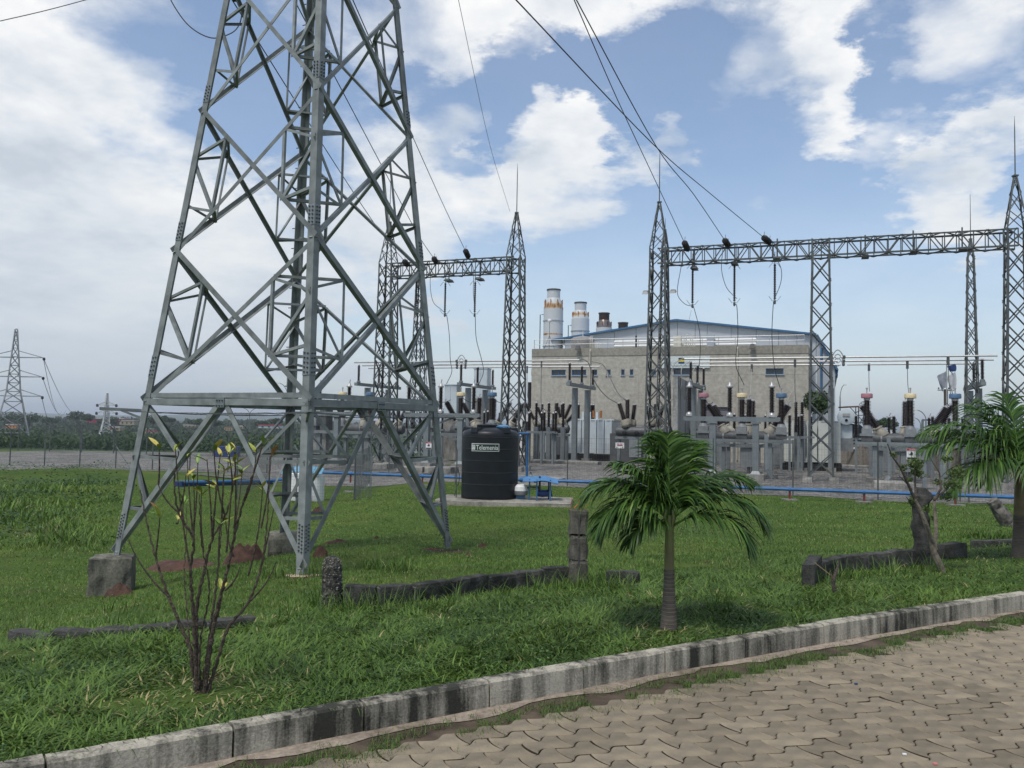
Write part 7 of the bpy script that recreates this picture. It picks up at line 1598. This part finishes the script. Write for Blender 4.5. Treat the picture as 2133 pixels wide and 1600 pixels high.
# verge tufts between the kerb and the pavers
x = rng.uniform(-3.5, 11, 52000); s = rng.normal(-.30, .105, len(x)); y = kerbv(x)+s/.85; r_ = np.hypot(x, y); keep = (s < -.06) & (rng.random(len(x)) < np.clip((pn(x, x*0, 1.3, 5)-.18)*3.2, 0, 1)*(pn(x, y, 7, 6) > .36)); x, y, r_, s = x[keep], y[keep], r_[keep], s[keep]; n = len(x)
blades('grass', x, y, np.full(n, -.002), rng.uniform(.018, .06, n), np.maximum(.003+.002*rng.random(n), r_*.0005), rng.uniform(0, 6.283, n), rng.uniform(.3, 1.2, n), rng.uniform(.2, .9, n), np.clip(.36+.2*rng.normal(size=n), 0, 1), GR, 'low grass tufts growing in the soil between the kerb and the pavers', 2)
# weeds in the paver joints
x, y, r_ = sample(60000, 3.2, 14, 45); s = (y-kerbv(x))*.85; keep = (s < -.4) & (s > -1.6) & (pn(x, y, 2.4, 9) > .80) & (rng.random(len(x)) < .5); x, y, r_ = x[keep], y[keep], r_[keep]; n = len(x)
blades('grass', x, y, np.full(n, -.0), rng.uniform(.012, .03, n), np.full(n, .003), rng.uniform(0, 6.283, n), rng.uniform(.3, 1.2, n), rng.uniform(.2, .9, n), np.clip(.45+.25*rng.normal(size=n), 0, 1), GR, 'tiny weeds sprouting in the joints of the pavers', 2)
# long blades: hanging over the kerb, tufts along the wall
xx, yy, aa, ll = [], [], [], []
for _ in range(1500):
    x0_ = rng.uniform(-4, 9); p = kpt(x0_)+knor(x0_)*rng.uniform(.10, .2); nn = knor(x0_)
    if pn(np.array([x0_]), np.array([0.]), 1.7, 4)[0] < .42: continue
    xx.append(p.x); yy.append(p.y); aa.append(math.atan2(-nn.y, -nn.x)+rng.normal()*.7); ll.append(rng.uniform(.08, .22))
n = len(xx); xx, yy = np.array(xx), np.array(yy)
blades('grass', xx, yy, np.full(n, .12), np.array(ll), np.full(n, .008), np.array(aa), rng.uniform(.5, 1.2, n), rng.uniform(.5, 1.3, n), np.clip(.4+.18*rng.normal(size=n), 0, 1), GR, 'long grass blades hanging over the top edge of the kerb', 4)
tx, ty = [], []
for px_, py_, k in ((700, 1275, 70), (740, 1275, 60), (800, 1272, 60), (860, 1268, 40), (950, 1256, 40), (1040, 1248, 40), (1120, 1235, 50), (1180, 1225, 60), (1245, 1222, 90), (1290, 1228, 60), (660, 1262, 60), (1700, 1215, 60), (1760, 1205, 60), (1850, 1196, 60), (1930, 1190, 40), (2040, 1120, 120), (2080, 1125, 120), (560, 1205, 60), (640, 1200, 60), (230, 1310, 50), (300, 1312, 60), (400, 1305, 50), (250, 1270, 40), (780, 1185, 90), (830, 1190, 90), (1500, 1270, 70), (60, 1320, 50), (620, 1290, 60), (1940, 1000+150, 60)):
    p = ong(px_, py_); tx += list(rng.normal(p.x, .10*p.y/9, k)); ty += list(rng.normal(p.y, .10, k))
tx, ty = np.array(tx), np.array(ty); n = len(tx)
blades('grass', tx, ty, Gv(tx, ty), rng.uniform(.12, .34, n), rng.uniform(.006, .011, n)*ty/9, rng.uniform(0, 6.283, n), rng.uniform(.1, .7, n), rng.uniform(.4, 1.3, n), np.clip(.45+.2*rng.normal(size=n), 0, 1), GR, 'tall grass tufts along the old wall, the posts and the soil heaps', 4)
# small broad leaved weeds scattered in clumps through the near lawn
WB2 = leaf_mat('lawn_weed_leaves', (.03, .075, .02), (.14, .24, .06), .5, .2)
x, y, r_ = sample(90000, 3.6, 22); s = (y-kerbv(x))*.85; keep = (s > .14) & (pn(x, y, 3.3, 41)*.6+pn(x, y, 9, 42)*.4 > .66); x, y, r_ = x[keep], y[keep], r_[keep]; n = len(x)
a = rng.uniform(0, 6.283, n); q = np.maximum(rng.uniform(.008, .018, n), r_*.001); c = np.stack([x, y, Gv(x, y)+rng.uniform(.02, .085, n)], 1); d1 = np.stack([np.cos(a), np.sin(a), rng.uniform(-.4, .4, n)], 1)*q[:, None]; d2 = np.stack([-np.sin(a), np.cos(a), rng.uniform(-.3, .3, n)], 1)*q[:, None]*.6
o = link('weeds', big_mesh('weeds', np.stack([c-d1, c-d2, c+d1, c+d2], 1).reshape(-1, 3), np.arange(4*n), np.full(n, 4), WB2, np.repeat(np.clip(.5+.25*rng.normal(size=n), 0, 1), 4))); tag(o, 'small broad leaved weeds in clumps through the near lawn', 'weeds', None, 'stuff')
# weedy bank: broad leafy ground cover
WB = leaf_mat('weed_leaves', (.022, .055, .018), (.085, .15, .045), .55, .2)
n = 42000; x = rng.uniform(-27, -7, n); y = rng.uniform(17.5, 42, n); dens = np.clip(pn(x, y, .5, 11)*1.5-.35, 0, 1)*np.clip((-.43*y-x)/1.2, 0, 1)*np.clip((y-18.5-2*pn(x, y, .4, 21))/1.5, 0, 1); keep = (rng.random(n) < dens) & (y < 36.6-.37*x-1); x, y = x[keep], y[keep]; n = len(x); hgt = .12+.6*pn(x, y, .7, 12)**2
zz = Gv(x, y)+hgt*rng.random(n); a = rng.uniform(0, 6.283, n); s_ = rng.uniform(.025, .07, n); d1 = np.stack([np.cos(a), np.sin(a), rng.uniform(-.5, .5, n)], 1)*s_[:, None]; d2 = np.stack([-np.sin(a), np.cos(a), rng.uniform(-.2, .6, n)], 1)*s_[:, None]*.6; c = np.stack([x, y, zz], 1)
V = np.stack([c-d1, c-d2, c+d1, c+d2], 1).reshape(-1, 3); tn = np.clip(.4+.2*rng.normal(size=n)+.3*(pn(x, y, .6, 14)-.5), 0, 1); o = link('weeds', big_mesh('weeds', V, np.arange(4*n), np.full(n, 4), WB, np.repeat(tn, 4))); tag(o, 'rank broad leaved weeds on the bank at the left edge of the lawn', 'weeds', None, 'stuff')

# ================================================================== the air
def haze():
    b = MB(); b.box((0, 0, 0), (19000, 19000, 1)); me = b.mesh('haze', DARK); me.materials.clear()
    m = bpy.data.materials.new('pale_air'); m.use_nodes = True; nt = m.node_tree; nt.nodes.clear(); out = nt.nodes.new('ShaderNodeOutputMaterial'); v = nt.nodes.new('ShaderNodeVolumePrincipled')
    v.inputs['Color'].default_value = (.86, .92, 1, 1); v.inputs['Density'].default_value = .00022; v.inputs['Anisotropy'].default_value = .2; nt.links.new(v.outputs[0], out.inputs['Volume']); me.materials.append(m)
    o = link('haze', me); z0, z1 = -40, 120; o.location = (0, 9000, (z0+z1)/2); o.scale = (1.05, 1.05, z1-z0); o['kind'] = 'stuff'; o['label'] = 'pale humid air over the valley and hills'
haze()
